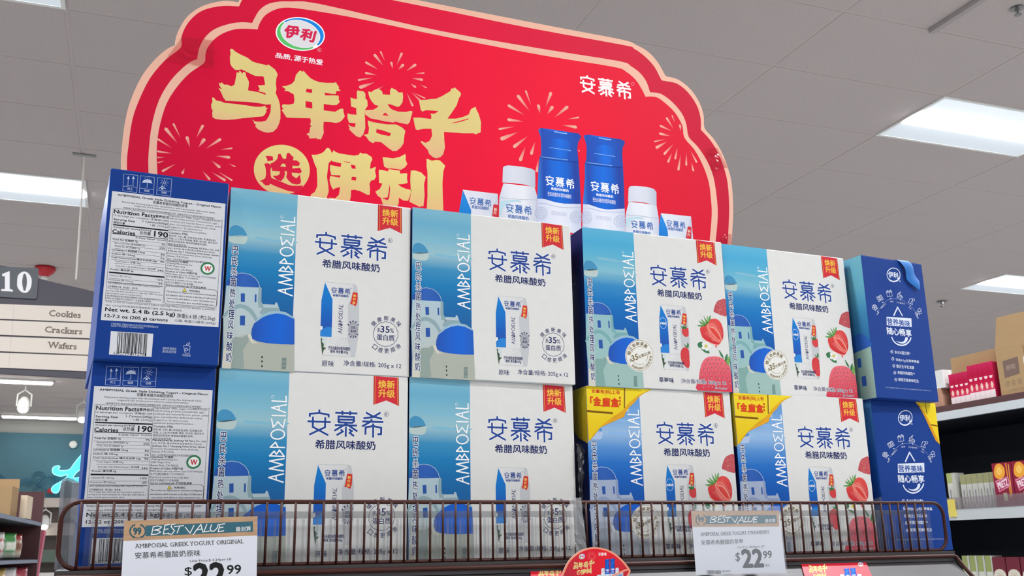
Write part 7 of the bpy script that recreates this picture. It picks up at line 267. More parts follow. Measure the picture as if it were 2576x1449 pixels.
def serifs(vs, fs):
    """short feet on the stems of a plain letter"""
    cnt = {}
    for f in fs:
        for a, b in zip(f, f[1:] + f[:1]): k = (min(a, b), max(a, b)); cnt[k] = cnt.get(k, 0) + 1
    segs = [(min(vs[a][0], vs[b][0]), max(vs[a][0], vs[b][0]), vs[a][1]) for (a, b), n in cnt.items() if n == 1 and abs(vs[a][1] - vs[b][1]) < .004 and .02 < abs(vs[a][0] - vs[b][0]) < .17]
    top = max(v[1] for v in vs); V = list(vs); Fc = list(fs)
    for x0, x1, y in segs:
        if not (abs(y) < .01 or y > top * .62): continue
        t = .042 if abs(y) < .01 else -.042; b = len(V); V += [(x0 - .08, y), (x1 + .08, y), (x1 + .08, y + t), (x0 - .08, y + t)]; Fc.append((b, b + 1, b + 2, b + 3))
    return V, Fc
def type_unit(s, bold):
    if s == '@amb':
        vs, fs = [], []
        for it in ART['side_lettering']:
            p = it[6]; v, f = stroke_tris([(p[i + 1], -p[i]) for i in range(0, len(p), 2)], it[3] * 1.1, it[4])
            fs += [tuple(k + len(vs) for k in q) for q in f]; vs += v
        base = vs
    else:
        if s[0] == '^': base = glyph(s[1:], 0)[0]; vs, fs = serifs(*glyph(s[1:], 0))
        else: base = glyph(s, 0)[0]; vs, fs = glyph(s, 0)
    if not base: return [], []
    x0 = min(p[0] for p in base); x1 = max(p[0] for p in base); y0 = min(p[1] for p in base); y1 = max(p[1] for p in base)
    w = max(x1 - x0, 1e-6); h = max(y1 - y0, 1e-6)
    return [((x - x0) / w, (y - y0) / h) for x, y in vs], fs
def pairs(f): return [(f[i], f[i + 1]) for i in range(0, len(f), 2)]
PAL = {'@wall': ['v', '#c2c2b8', '#bccaca', '#b4cbd4'], '@wall2': '#b4b8ac', '@shade': '#93adb4', '@shade2': '#98a69f', '@cream': '#d6d4c4', '@win': '#2f5aa8', '@dome1': ['h', '#2c55a6', '#3565b8', '#2b5cb0'],
 '@rim': '#a8bfd4', '@rim2': '#9dbfd0', '@dome2': ['h', '#2a55b0', '#2163cc', '#1e68d6', '#2a62c2'], '@dome0': '#4a96c0', '@haze': '#bccfcb', '@cloud': '#85bfd5',
 '@sky': ['v', '#2a5488', '#2a5488', '#275c96', '#2462a0', '#2069a8', '#1e72b0', '#2280ba', '#3f92c0', '#9cc6d0', '#82bcd0', '#6fb1cd', '#84bdd1'],
 '@packface': ['h', '#e6e6e4', '#dcdcdb'], '@packblue': ['v', '#2f4fa6', '#1f62be', '#1b78cc', '#1c82d4'], '@wood': '#c8a27e'}
PAL_BLUE = dict(PAL, **{'@sky': ['v', '#1d4c9c', '#1d4c9c', '#1a50a6', '#1956ae', '#1b5cb6', '#1e64be', '#2a72c6', '#5a94d4', '#9cbfe2', '#7cabdc', '#6a9fd8', '#7cade0'],
 '@wall': ['v', '#b8bfcc', '#b5bfd2', '#a9b8d2'], '@wall2': '#b9bec8', '@shade': '#93a4c4', '@shade2': '#9aa3b0', '@cream': '#d8dade', '@haze': '#b3c8e6', '@cloud': '#8fb9e6', '@dome0': '#5b93d4', '@rim': '#b2c4e2', '@rim2': '#9db7dc'})
PAL_BRIGHT = dict(PAL, **{'@sky': ['v', '#1f4a98', '#1f4a98', '#1c52a2', '#1a59aa', '#1862b2', '#186cba', '#1e7ac0', '#3a8ec6', '#86c2d2', '#62b6d4', '#50aed6', '#62b8da'],
 '@wall': ['v', '#a3c2bc', '#9fc4c4', '#98c3c8'], '@wall2': '#a3c2bb', '@shade': '#7fb0b2', '@shade2': '#86aca6'})
EPS = .00004
def prints(name, items, parent=None, pal=PAL, unit=1e-4, xf=None, lift=0, m=None, face='front'):
    """one mesh holding a flat printed motif; xf maps art units to panel units"""
    V, Fc, C = [], [], []
    if isinstance(items, str): items = ART[items]
    si = 0
    def add(vs, fs, color, ly, tri=True):
        if isinstance(color, str) and color[0] == '@': color = pal[color]
        if not vs: return
        if isinstance(color, str):
            b = len(V); cl = (*lin(color), 1)
            for x, y in vs: V.append((x, y, ly)); C.append(cl)
            for f in fs: Fc.append(tuple(k + b for k in f))
        else:
            ax = 0 if color[0] == 'h' else 1; st = [lin(c) for c in color[1:]]; k = len(st) - 1
            lo = min(p[ax] for p in vs); hi = max(p[ax] for p in vs)
            bm = bmesh.new(); bv = [bm.verts.new((p[0], p[1], 0)) for p in vs]
            for f in fs:
                try: bm.faces.new([bv[i] for i in f])
                except ValueError: pass
            for i in range(1, k):
                c = lo + (hi - lo) * i / k; co = Vector((c, 0, 0)) if ax == 0 else Vector((0, c, 0))
                bmesh.ops.bisect_plane(bm, geom=bm.verts[:] + bm.edges[:] + bm.faces[:], dist=1e-4, plane_co=co, plane_no=Vector((1, 0, 0)) if ax == 0 else Vector((0, 1, 0)))
            b = len(V); bm.verts.index_update()
            for v in bm.verts:
                t = (v.co[ax] - lo) / max(hi - lo, 1e-6) * k; i = max(0, min(k - 1, int(t))); t = max(0, min(1, t - i))
                V.append((v.co.x, v.co.y, ly)); C.append((*[st[i][q] * (1 - t) + st[i + 1][q] * t for q in range(3)], 1))
            for f in bm.faces: Fc.append(tuple(v.index + b for v in f.verts))
            bm.free()
    for it in items:
        k, ly = it[0], it[1]
        if k == 'P':
            loops = [pairs(L) for L in it[4]]
            if it[3]: loops = [smooth_loop(L, True, it[3] == 2) for L in loops]
            flatl = [p for L in loops for p in L]
            tri = tessellate_polygon([[Vector((x, y, 0)) for x, y in L] for L in loops])
            add(flatl, [tuple(t) for t in tri], it[2], ly)
        elif k == 'S':
            p = pairs(it[6]); 
            if it[5]: p = smooth_loop(p, bool(it[4]))
            if it[4]: p2_ = p + p[:2]
            else: p2_ = p
            turn = max([(Vector(b) - Vector(a)).angle(Vector(c) - Vector(b), 0) for a, b, c in zip(p2_, p2_[1:], p2_[2:])] or [0])
            if turn > 1.6:                       # sharp corners: draw each leg on its own with a lapped end
                q = p + p[:1] if it[4] else p
                for a, b in zip(q, q[1:]):
                    si = (si + 1) % 24; e = (Vector(b) - Vector(a)).normalized() * it[3] * .32
                    add(*stroke_tris([tuple(Vector(a) - e), tuple(Vector(b) + e)], it[3], 0), it[2], ly + si * .07)
            else: si = (si + 1) % 24; add(*stroke_tris(p, it[3], it[4]), it[2], ly + si * .07)
        elif k == 'T':
            vs, fs = type_unit(it[3], it[5]); p = it[4]
            ux, uy, wx, wy = p[2] - p[0], p[3] - p[1], p[4] - p[0], p[5] - p[1]
            bo = abs(it[5]) * math.hypot(wx, wy) if it[3] != '@amb' else 0     # heavier type: the same letters printed again with a hair's shift
            sh = [(0, 0)] if bo <= 0 or it[5] < 0 else ([(-bo, 0), (bo, 0), (0, -bo), (0, bo)] if it[5] < .04 else [(bo * math.cos(a * math.pi / 4), bo * math.sin(a * math.pi / 4)) for a in range(8)])
            for qi, (dx, dy) in enumerate(sh):
                add([(p[0] + dx + x * ux + y * wx, p[1] + dy + x * uy + y * wy) for x, y in vs], fs, it[2], ly + qi * .06)
        elif k == 'L':
            a = ART['_anchor'][0]; p = it[4]
            za = complex(a[2] - a[0], a[3] - a[1]); zb = complex(p[2] - p[0], p[3] - p[1]); q = zb / za
            for bi, st in enumerate(ART['_brand']):
                v, f = stroke_tris(pairs(st[6]), st[3] * it[3], st[4]); o = []
                for x, y in v:
                    z = q * complex(x - a[0], y - a[1]); o.append((p[0] + z.real, p[1] + z.imag))
                add(o, f, it[2], ly + bi * .05)
        elif k == 'F':
            p = it[3]; a, c = Vector(p[:2]), Vector(p[2:]); d = c - a; n = Vector((-d.y, d.x)).normalized(); w = it[2] / 2; b = len(V); e = d.normalized()
            vs = [a + e * -w * .4, a + n * w * .8 + e * w * .2, a + n * w * .9 + e * w * 1.2, a + d * .55 + n * w * .55, c, a + d * .55 - n * w * .55, a - n * w * .9 + e * w * 1.2, a - n * w * .8 + e * w * .2]
            for i, v in enumerate(vs):
                t = max(0, min(1, (v - a).dot(e) / d.length)); c0, c1 = lin('#f0b49c'), lin('#e85a6a')
                V.append((v.x, v.y, ly)); C.append((*[c0[q] * (1 - t) + c1[q] * t for q in range(3)], 1))
            Fc.append(tuple(range(b, b + 8)))
    if xf: V = [(*xf(x, y), l) for x, y, l in V]
    me = bpy.data.meshes.new(name)
    if face == 'front': co = [(x * unit, -(l + lift) * EPS, y * unit) for x, y, l in V]
    elif face == 'left': co = [(-(l + lift) * EPS, -x * unit, y * unit) for x, y, l in V]
    me.from_pydata(co, [], Fc)
    a = me.color_attributes.new('Col', 'FLOAT_COLOR', 'POINT')
    a.data.foreach_set('color', [c for q in C for c in q])
    me.materials.append(m or M['print']); me.update()
    # all faces look outwards
    me.calc_loop_triangles() if False else None
    bm = bmesh.new(); bm.from_mesh(me)
    ax = Vector((0, -1, 0)) if face == 'front' else Vector((-1, 0, 0))
    bad = [f for f in bm.faces if f.normal.dot(ax) < 0]
    if bad: bmesh.ops.reverse_faces(bm, faces=bad)
    bm.to_mesh(me); bm.free()
    return link(name, me, parent)
# ================================================================== THE SETTING
room = (-9, 26, -9, 20.0)         # x0,x1,y0,y1
one_box('floor', (room[0], room[1], room[2], room[3], FLOOR - .1, FLOOR), M['floor'])['kind'] = 'structure'
ceiling = one_box('ceiling', (room[0], room[1], room[2], room[3], CEIL + .003, CEIL + .15), M['grid']); ceiling['kind'] = 'structure'
one_box('wall_left', (room[0] - .2, room[0], room[2], room[3], FLOOR, CEIL + .012), M['wall'])['kind'] = 'structure'
one_box('wall_right', (room[1], room[1] + .2, room[2], room[3], FLOOR, CEIL + .012), M['wall'])['kind'] = 'structure'
one_box('wall_back', (room[0], room[1], room[2] - .2, room[2], FLOOR, CEIL + .012), M['wall'])['kind'] = 'structure'
wf = one_box('wall_far', (room[0], room[1], room[3], room[3] + .2, FLOOR, CEIL + .012), M['wall']); wf['kind'] = 'structure'
# pillar standing behind the header board
pc = one_box('pillar', (2.32, 2.84, 5.2, 5.7, FLOOR, CEIL - .002), mat('pillar_paint', '#a8a29f', .8)); pc['kind'] = 'structure'
# ceiling grid: 1.2 x 0.6 cells turned by -2 degrees
GA = R(-2.2); GO = Vector((3.22, 2.70)); CX_, CY_ = 1.2, .6
def cell(i, j):
    x, y = i * CX_, j * CY_; return Vector((GO.x + x * math.cos(GA) - y * math.sin(GA), GO.y + x * math.sin(GA) + y * math.cos(GA)))
LIGHTS = {(1, 0), (4, 5), (-4, 5), (-4, 0), (4, -5), (-1, -5), (-4, -5), (1, -5), (-6, -9), (-1, -9), (4, -9), (9, -5), (9, 0), (7, -9), (12, -9), (12, -2), (-1, -13), (4, -13), (-6, -13), (9, -13),
          (-7, 12), (9, 12), (1, 24), (6, 24), (11, 24), (14, 5), (14, 14), (17, 9), (16, 20), (-9, 0), (-9, 5), (-1, 17), (-1, 22), (3, 19), (-9, 18), (-9, 24), (4, 27), (-1, 27), (-9, 11)}  # closing entries: unseen lamps added to brighten the far ceiling
def project(p):
    d = p - CAM; z = d.dot(fw)
    if z < .2: return None
    return 1288 + F_PX * d.dot(rt) / z, 724.5 - F_PX * d.dot(up) / z, z
cand = []
for i in range(-10, 19):
    for j in range(-19, 28):
        if (i, j) in LIGHTS: continue
        c = cell(i + .5, j + .5)
        if not (room[0] + .7 < c.x < room[1] - .7 and room[2] + .4 < c.y < room[3] - .4): continue
        q = project(Vector((c.x, c.y, CEIL))); vis = q and -350 < q[0] < 2926 and -300 < q[1] < 1150
        cand.append((0 if vis else 1, (c - CAM.xy).length, i, j))
cand.sort()
bm = bmesh.new(); box(bm, .010, CX_ - .010, .010, CY_ - .010, 0, .014, bev=.003); bmesh.ops.recalc_face_normals(bm, faces=bm.faces)
tme = bpy.data.meshes.new('ceiling_tile'); bm.to_mesh(tme); bm.free(); tme.materials.append(M['tile'])
for v_, d_, i, j in cand[:290]:
    p = cell(i, j); t = link('ceiling_tile', tme, ceiling, (p.x, p.y, CEIL), GA)
bm = bmesh.new()
for v_, d_, i, j in cand[290:]:
    b = cell(i, j); Q = [cell(i + a, j + c) for a, c in ((.01, .02), (.99, .02), (.99, .98), (.01, .98))]
    bm.faces.new([bm.verts.new((q.x, q.y, CEIL)) for q in Q])
o = build('far_ceiling_tiles', bm, M['tile'], ceiling); o['kind'] = 'stuff'
# lay-in ceiling lamps: lens along the middle, shallow side panels
def make_light():
    r = empty('ceiling_light')
    bm = bmesh.new()
    for b in ((0, CX_, 0, .02), (0, CX_, CY_ - .02, CY_), (0, .02, .02, CY_ - .02), (CX_ - .02, CX_, .02, CY_ - .02)): box(bm, b[0], b[1], b[2], b[3], -.006, .012)
    build('frame', bm, M['white'], r)
    for s in (0, 1):
        bm = bmesh.new(); y0, y1 = (.02, .20) if s == 0 else (CY_ - .02, CY_ - .20)
        prof = [(y0, -.005), (y0 + (y1 - y0) * .3, -.002), (y0 + (y1 - y0) * .7, .001), (y1, -.001)]
        a = [bm.verts.new((.02, y, z)) for y, z in prof]; b = [bm.verts.new((CX_ - .02, y, z)) for y, z in prof]
        for k in range(3): bm.faces.new((a[k], a[k + 1], b[k + 1], b[k]))
        build('side_panel', bm, M['pan'], r, smooth=True)
    bm = bmesh.new(); prof = [(.20, -.001), (.24, -.010), (.30, -.014), (.36, -.010), (.40, -.001)]
    a = [bm.verts.new((.03, y, z)) for y, z in prof]; b = [bm.verts.new((CX_ - .03, y, z)) for y, z in prof]
    for k in range(4): bm.faces.new((a[k], a[k + 1], b[k + 1], b[k]))
    build('lens', bm, M['lens'], r, smooth=True)
    return r
def copy_thing(o, parent=None):
    c = o.copy(); col.objects.link(c)
    if parent: c.parent = parent
    for ch in list(o.children): copy_thing(ch, c)
    return c
LL = {(1, 0): 'large rectangular lit ceiling lamp at the right, above the strawberry cartons', (4, 5): 'smaller lit ceiling lamp low at the right edge, above the open cardboard boxes',
      (-4, 5): 'lit ceiling lamp at the left edge, above the aisle number sign', (-4, 0): 'lit ceiling lamp of which only a corner shows at the top left'}
lamp0 = make_light(); first = True
for ij in sorted(LIGHTS):
    p = cell(*ij)
    if not (room[0] < p.x < room[1] - 1.3 and room[2] < p.y < room[3] - .7): continue
    o = lamp0 if first else copy_thing(lamp0); first = False
    o.location = (p.x, p.y, CEIL); o.rotation_euler.z = GA
    tag(o, LL.get(ij, 'unseen ceiling lamp that lights the room'), 'ceiling light', 'lay-in ceiling lamps' if ij in LL else 'ceiling lamps beyond the picture edges')
# hanging rail and sprinklers under the ceiling
bm = bmesh.new(); a = Vector((3.745, 2.085, CEIL - .012)); b = Vector((3.72, 1.2, CEIL - .012)); d = (b - a).normalized(); s = Vector((-d.y, d.x, 0)) * .016
for z0, z1 in ((-.012, .011),):
    vs = [bm.verts.new(p + Vector((0, 0, z))) for z in (z0, z1) for p in (a - s, b - s, b + s, a + s)]
    for f in ((0, 1, 2, 3), (7, 6, 5, 4), (0, 1, 5, 4), (1, 2, 6, 5), (2, 3, 7, 6), (3, 0, 4, 7)): bm.faces.new([vs[i] for i in f])
tag(build('ceiling_rail', bm, mat('rail_grey_paint', '#a29c9a', .6)), 'grey rail fixed to the ceiling near the top right corner', 'rail')
for x, y, s_, lb in ((3.985, 1.765, 1.0, 'round metal sprinkler head in the ceiling at the top right corner'), (8.40, 6.60, 1.6, 'tiny dark sprinkler head below the smaller right ceiling lamp')):
    t = empty('sprinkler', (x, y, CEIL), 0, lb, 'sprinkler')
    bm = bmesh.new(); lathe(bm, [(.03 * s_, 0), (.034 * s_, -.006 * s_), (.012 * s_, -.008 * s_), (.01 * s_, -.02 * s_)], 0, 0, 0, 14); build('collar', bm, M['chrome'], t)
    bm = bmesh.new(); lathe(bm, [(.004 * s_, -.018 * s_), (.004 * s_, -.034 * s_), (.018 * s_, -.036 * s_), (.018 * s_, -.04 * s_)], 0, 0, 0, 12); build('deflector', bm, M['chrome'], t)
t = empty('alarm_strobe', (-.594, 8.3, CEIL), 0, 'red dome fixture with white lens on the ceiling above the aisle sign', 'alarm light')
bm = bmesh.new(); lathe(bm, [(.085, 0), (.09, -.03), (.07, -.06), (.035, -.085), (.03, -.09)], 0, 0, 0, 20); build('dome', bm, M['red'], t, smooth=True)
bm = bmesh.new(); lathe(bm, [(.028, -.088), (.03, -.11), (.014, -.13)], 0, 0, 0, 14); build('lens', bm, M['white'], t, smooth=True)
# ================================================================== THE SHELF
sh = empty('display_shelf', (0, 0, 0), 0, 'dark grey steel display shelf carrying the two rows of yogurt cartons', 'shelf')
one_box('shelf_deck', (-.088, 1.243, -.058, .50, -.016, -.0005), M['steel'], sh)
bm = bmesh.new(); vs = [bm.verts.new(p) for p in ((-.088, -.058, -.017), (1.241, -.058, -.017), (1.241, -.120, -.076), (-.088, -.120, -.076), (-.088, -.052, -.017), (1.241, -.052, -.017), (1.241, -.114, -.08), (-.088, -.114, -.08))]
for f in ((0, 1, 2, 3), (4, 7, 6, 5), (0, 4, 5, 1), (3, 2, 6, 7), (1, 5, 6, 2), (0, 3, 7, 4)): bm.faces.new([vs[i] for i in f])
build('price_ledge', bm, M['steel'], sh)
bm = bmesh.new(); tube(bm, [(-.088, -.121, -.078), (1.243, -.121, -.078)], .003); build('ledge_lip', bm, M['silver'], sh)
one_box('back_panel', (-.088, 1.243, .50, .52, FLOOR, -.0006), M['brown'], sh)
one_box('base_cabinet', (-.07, 1.225, -.02, .50, FLOOR, -.10), M['dark'], sh)
for x in (-.088, 1.225): one_box('side_panel', (x, x + .018, -.05, .50, FLOOR, -.017), M['brown'], sh)
# wire guard along the shelf front
rk = empty('wire_guard', (0, 0, 0), 0, 'brown coated wire guard with upright bars along the shelf front', 'rack')
def rrect(x0, x1, z0, z1, r, y, n=7):
    P = []
    for cx, cz, a0 in ((x1 - r, z1 - r, 0), (x0 + r, z1 - r, 90), (x0 + r, z0 + r, 180), (x1 - r, z0 + r, 270)):
        for k in range(n + 1):
            a = R(a0 + 90 * k / n); P.append((cx + r * math.cos(a), y, cz + r * math.sin(a)))
    return P
bm = bmesh.new(); tube(bm, rrect(-.0865, 1.2365, .0012, .0760, .021, -.050), .0027, 10, True); build('frame', bm, M['wire'], rk, smooth=True)
bm = bmesh.new(); tube(bm, [(0, 0, .001), (0, 0, .0755)], .00155, 8); bmesh.ops.recalc_face_normals(bm, faces=bm.faces)
wme = bpy.data.meshes.new('wire'); bm.to_mesh(wme); bm.free(); wme.materials.append(M['wire'])
for p in wme.polygons: p.use_smooth = True
for k in range(73): link('wire', wme, rk, (-.0664 + .01748 * k, -.0530, 0))
bm = bmesh.new(); tube(bm, [(-.085, -.040, -.03), (-.091, -.052, -.016), (-.090, -.0585, -.0085), (-.084, -.0585, -.0078), (1.236, -.0585, -.0078), (1.243, -.0590, -.0095), (1.248, -.075, -.032), (1.252, -.12, -.078)], .0031, 10); build('bottom_rail', bm, M['wire'], rk, smooth=True)
# clear guard panels behind the wires
for x0, x1, lb in ((-.060, .575, 'clear plastic guard strip behind the left half of the wires'), (.612, 1.222, 'clear plastic guard strip behind the right half of the wires')):
    g = empty('plastic_guard', (0, 0, 0), 0, lb, 'plastic guard', 'clear guard strips')
    bm = bmesh.new(); n = 90; rings = []
    for i in range(n + 1):
        x = x0 + (x1 - x0) * i / n; y = -.036 + .0012 * math.sin(i * 2.1) + .0008 * math.sin(i * 5.3)
        rings.append([bm.verts.new((x, y, .001)), bm.verts.new((x, y, .0655 if 0 < i < n else .062))])
    for a, b in zip(rings, rings[1:]): bm.faces.new((a[0], b[0], b[1], a[1]))
    build('guard_sheet', bm, M['plastic'], g)
    one_box('folded_lip', (x0 + .004, x1 - .004, -.0335, -.0329, .0565, .0650), M['lip'], g)
    bm = bmesh.new(); x = x0 + .006  # grey strips at the wire pitch stand in for the wires' reflections
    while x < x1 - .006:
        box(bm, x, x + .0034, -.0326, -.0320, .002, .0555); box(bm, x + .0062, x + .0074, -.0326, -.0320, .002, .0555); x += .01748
    o = build('reflection_streaks', bm, M['streak'], g); o['kind'] = 'stuff'
# hazy folded plastic divider at the left end
bm = bmesh.new(); plan = [(-.0905, -.040), (-.0865, -.028), (-.0835, -.0285), (-.079, -.030), (-.0750, -.0265), (-.0712, -.024)]
rr = []
for i, (x, y) in enumerate(plan): rr.append([bm.verts.new((x + .004 * (1 if i > 1 else .4), y, .0010)), bm.verts.new((x, y, .096)), bm.verts.new((x + (.001), y, (.1015, .1045, .104, .1025, .1005, .0975)[i]))])
for a, b in zip(rr, rr[1:]):
    for k in range(2): bm.faces.new((a[k], b[k], b[k + 1], a[k + 1]))
o = build('plastic_divider', bm, M['milky']); tag(o, 'tall hazy folded plastic divider at the left end of the shelf', 'plastic divider')
md = o.modifiers.new('thick', 'SOLIDIFY'); md.thickness = .0006
# ================================================================== CARTONS
W_, D_, H_ = .2552, .1492, .25
NV = '#24458f'
def carton_body(parent, w, d, cols, gold=False):
    bm = bmesh.new(); box(bm, 0, w, 0, d, .0004, H_ - .0004, bev=.0009)
    o = build('carton_body', bm, M['card'], parent)
    def fn(p, c):
        n = p.normal
        if n.y < -.7: return cols['front']
        if n.y > .7: return cols['back']
        if n.x < -.7: return cols['left']
        if n.x > .7: return cols['right']
        return cols['top']
    paint(o.data, fn); return o
def flaps(parent, w, d, c):
    bm = bmesh.new(); box(bm, .001, w - .001, .001, d * .5 - .0006, H_ - .0004, H_ + .0003); box(bm, .001, w - .001, d * .5 + .0006, d - .001, H_ - .0004, H_ + .0003)
    o = build('top_flaps', bm, M['card'], parent); paint(o.data, lambda p, q: c); return o
def front_carton(kind):
    r = empty('yogurt_carton'); gold = kind == 'gold'
    carton_body(r, W_, D_, dict(front='#e6e5e1', back='#e6e5e1', left='#15275c', right=NV, top='#dfe3e6')); flaps(r, W_, D_, '#dfe3e6')  # left side is the same navy print, its shade put into the colour
    pal = PAL if kind == 'orig' else (PAL_BRIGHT if kind == 'straw' else PAL_BLUE)
    prints('picture_panel', 'panel', r, pal); prints('side_lettering', 'side_lettering', r)
    prints('brand_lettering', 'brand_lettering', r); prints('upgrade_ribbon', 'upgrade_ribbon', r)
    if kind == 'orig':
        prints('product_picture', 'carton_picture', r); prints('protein_seal', 'protein_seal', r); prints('front_lettering', 'front_lettering', r)
    else:
        prints('product_picture', 'carton_picture_straw', r); prints('strawberry_picture', 'strawberries', r, xf=lambda x, y: (min(x, 2550), max(y, 4)))
        prints('gold_seal', 'gold_seal', r); prints('front_lettering', 'front_lettering_straw', r)
    # faint print on the navy side
    side = [('T', 2, '#5a78b4', s, [-1300 + k * 90, v, -300 - k * 60, v, -1300 + k * 90, v + h], .0) for k, (s, v, h) in enumerate((('净含量 205g', 1650, 60), ('风味酸奶', 1500, 70), ('贮存条件', 700, 45), ('保质期', 420, 45)))]
    prints('side_print', side, r, face='left', xf=lambda x, y: (x, y))
    if gold:
        prints('gold_corner', 'gold_corner', r)
        prints('gold_corner_side', [('P', 3, ['v', '#caa41a', '#f0d428'], 0, [[0, 2496, -1480, 2496, -1350, 2330, -800, 2100, -300, 1750, 0, 1640]])], r, face='left')
    return r
def end_carton(kind):
    r = empty('yogurt_carton'); c = dict(front='#143d8c', back='#143d8c', left='#1b4290', right='#e6e5e1', top='#1b4290')
    carton_body(r, D_, W_, c); flaps(r, D_, W_, '#1b4290')
    if kind == 'nutrition':
        prints('nutrition_label', 'nutrition_label', r); prints('panel_lettering', 'panel_lettering', r); prints('barcode', 'barcode', r); prints('handling_icons', 'handling_icons', r)
    else:
        prints('emblem_print', 'end_emblem', r); prints('icon_row', 'end_icons', r); prints('slogan_print', 'slogan', r); prints('end_lettering', 'end_lettering', r)
        gold = kind == 'gold_end'
        if gold: prints('gold_corner', 'gold_corner_end', r)
        sky = ['v', '#1c4a80', '#1f5a94', '#286aa0', '#3f86ae', '#62a8bc', '#6fb4c4'] if not gold else ['v', '#1d4c9c', '#1d4c9c', '#1f5cb0', '#2d70be', '#4a8ccc', '#5a9ad4']
        A = [('P', 1, sky, 0, [[-2550, 2, 0, 2, 0, 2498, -2550, 2498]]), ('P', 2, '#8fb0a4' if not gold else '#98a8c0', 0, [[-900, 2, 0, 2, 0, 880, -420, 820, -900, 760]]),
             ('P', 3, '#2c5cae', 1, [[-520, 850, -480, 1010, -330, 1120, -160, 1120, -30, 1000, 0, 880]]), ('P', 4, '#2f5aa8', 0, [[-330, 560, -250, 560, -250, 720, -330, 720]]),
             ('P', 4, '#2f5aa8', 0, [[-280, 230, -180, 230, -180, 400, -280, 400]]), ('P', 4, '#2760c0', 1, [[-1500, 2, -1450, 250, -1150, 480, -800, 430, -620, 200, -600, 2]]),
             ('S', 5, '#b9d0d4', 14, 0, 0, [-2300, 1900, -500, 1900, -500, 1400, -2300, 1400]), ('S', 5, '#b9d0d4', 14, 0, 0, [-2300, 1300, -500, 1300, -500, 760, -2300, 760]),
             ('T', 5, '#c8dadd', '真材实料', [-1500, 1700, -650, 1700, -1500, 1850], .01), ('T', 5, '#c8dadd', '可追溯', [-1300, 1080, -650, 1080, -1300, 1200], .01),
             ('T', 5, '#c8dadd', '多35%蛋白质', [-1500, 1460, -650, 1460, -1500, 1540], 0)]
        prints('picture_panel', A, r, face='left', xf=lambda x, y: (x, y))
    return r
BX = {'A': (-0.0682, -0.0119, 0.03666), 'B': (0.0855, 0.0065, -0.00468), 'C': (0.3419, 0.0008, -0.00336), 'D': (0.6177, 0.0001, -0.01967), 'E': (0.8773, 0.0013, 0.00539), 'F': (1.1465, -0.0246, 0.08765), 'A2': (-0.0686, 0.0074, 0.02380), 'B2': (0.0843, 0.0092, -0.01025), 'C2': (0.3417, 0.0079, 0.00829), 'D2': (0.6162, 0.0039, -0.01238), 'E2': (0.8769, -0.0003, -0.03159), 'F2': (1.1563, -0.0002, 0.03493)}
BX['F'] = (BX['F'][0] + .0008, BX['F'][1], BX['F'][2] - .014)
def put(o, key, label, group):
    x, y, a = BX[key]; o.location = (x, y, 0 if key.endswith('2') else H_); o.rotation_euler.z = a
    tag(o, label, 'carton', group); return o
cA = end_carton('nutrition'); put(copy_thing(cA), 'A', 'blue carton end with nutrition label, upper one, leftmost in the top row', 'yogurt cartons turned end-on at the left')
put(cA, 'A2', 'blue carton end with nutrition label, lower one, behind the wire guard at the far left', 'yogurt cartons turned end-on at the left')
cB = front_carton('orig')
put(copy_thing(cB), 'B', 'white and teal plain yogurt carton, second in the top row, right of the nutrition label', 'plain yogurt cartons')
put(copy_thing(cB), 'C', 'white and teal plain yogurt carton in the top row, beside the strawberry carton', 'plain yogurt cartons')
put(copy_thing(cB), 'B2', 'white and teal plain yogurt carton in the bottom row, behind the left price card', 'plain yogurt cartons')
put(cB, 'C2', 'white and teal plain yogurt carton in the bottom row, next to the torn dark film', 'plain yogurt cartons')
cD = front_carton('straw')
put(copy_thing(cD), 'D', 'strawberry yogurt carton without gold corner, top row, its dark left side showing', 'strawberry cartons in the top row')
put(cD, 'E', 'strawberry yogurt carton without gold corner, top row, beside the strapped blue carton', 'strawberry cartons in the top row')
cG = front_carton('gold')
put(copy_thing(cG), 'D2', 'strawberry yogurt carton with yellow gift corner, bottom row, behind the right price card', 'gold-cornered strawberry cartons')
put(cG, 'E2', 'strawberry yogurt carton with yellow gift corner, bottom row, last before the blue carton end', 'gold-cornered strawberry cartons')
cF = end_carton('icons'); put(cF, 'F', 'blue carton end with white icons and a bright blue strap, top right of the display', 'yogurt cartons turned end-on at the right')
put(end_carton('gold_end'), 'F2', 'blue carton end with white icons and yellow corner, bottom right of the display', 'yogurt cartons turned end-on at the right')
# carrying strap of the upper right carton
SL, SR = (pairs(q) for q in ART['_strap']); bm = bmesh.new(); rr = []
for y, z in ((.055, .2506), (.030, .2520), (.008, .2535)):
    rr.append([bm.verts.new(((SL[0][0] * (1 - q) + SR[0][0] * q) * 1e-4 - .012 * (y / .055), y, z)) for q in (0, .5, 1)])
for i, (a, b) in enumerate(zip(SL, SR)):
    yy = -(.0012, .0040, .0062, .0052, .0036, .0044, .0058, .0050)[i]
    rr.append([bm.verts.new(((a[0] * (1 - q) + b[0] * q) * 1e-4, yy - (.0012 if q == .5 else 0), (.2512 if i == 0 else (a[1] * (1 - q) + b[1] * q) * 1e-4))) for q in (0, .5, 1)])
for a, b in zip(rr, rr[1:]):
    for k in range(2): bm.faces.new((a[k], a[k + 1], b[k + 1], b[k]))
o = build('carrying_strap', bm, M['strap'], cF, smooth=True); md = o.modifiers.new('t', 'SOLIDIFY'); md.thickness = .0008; md.offset = 1
md = o.modifiers.new('s', 'SUBSURF'); md.levels = 1; md.render_levels = 2
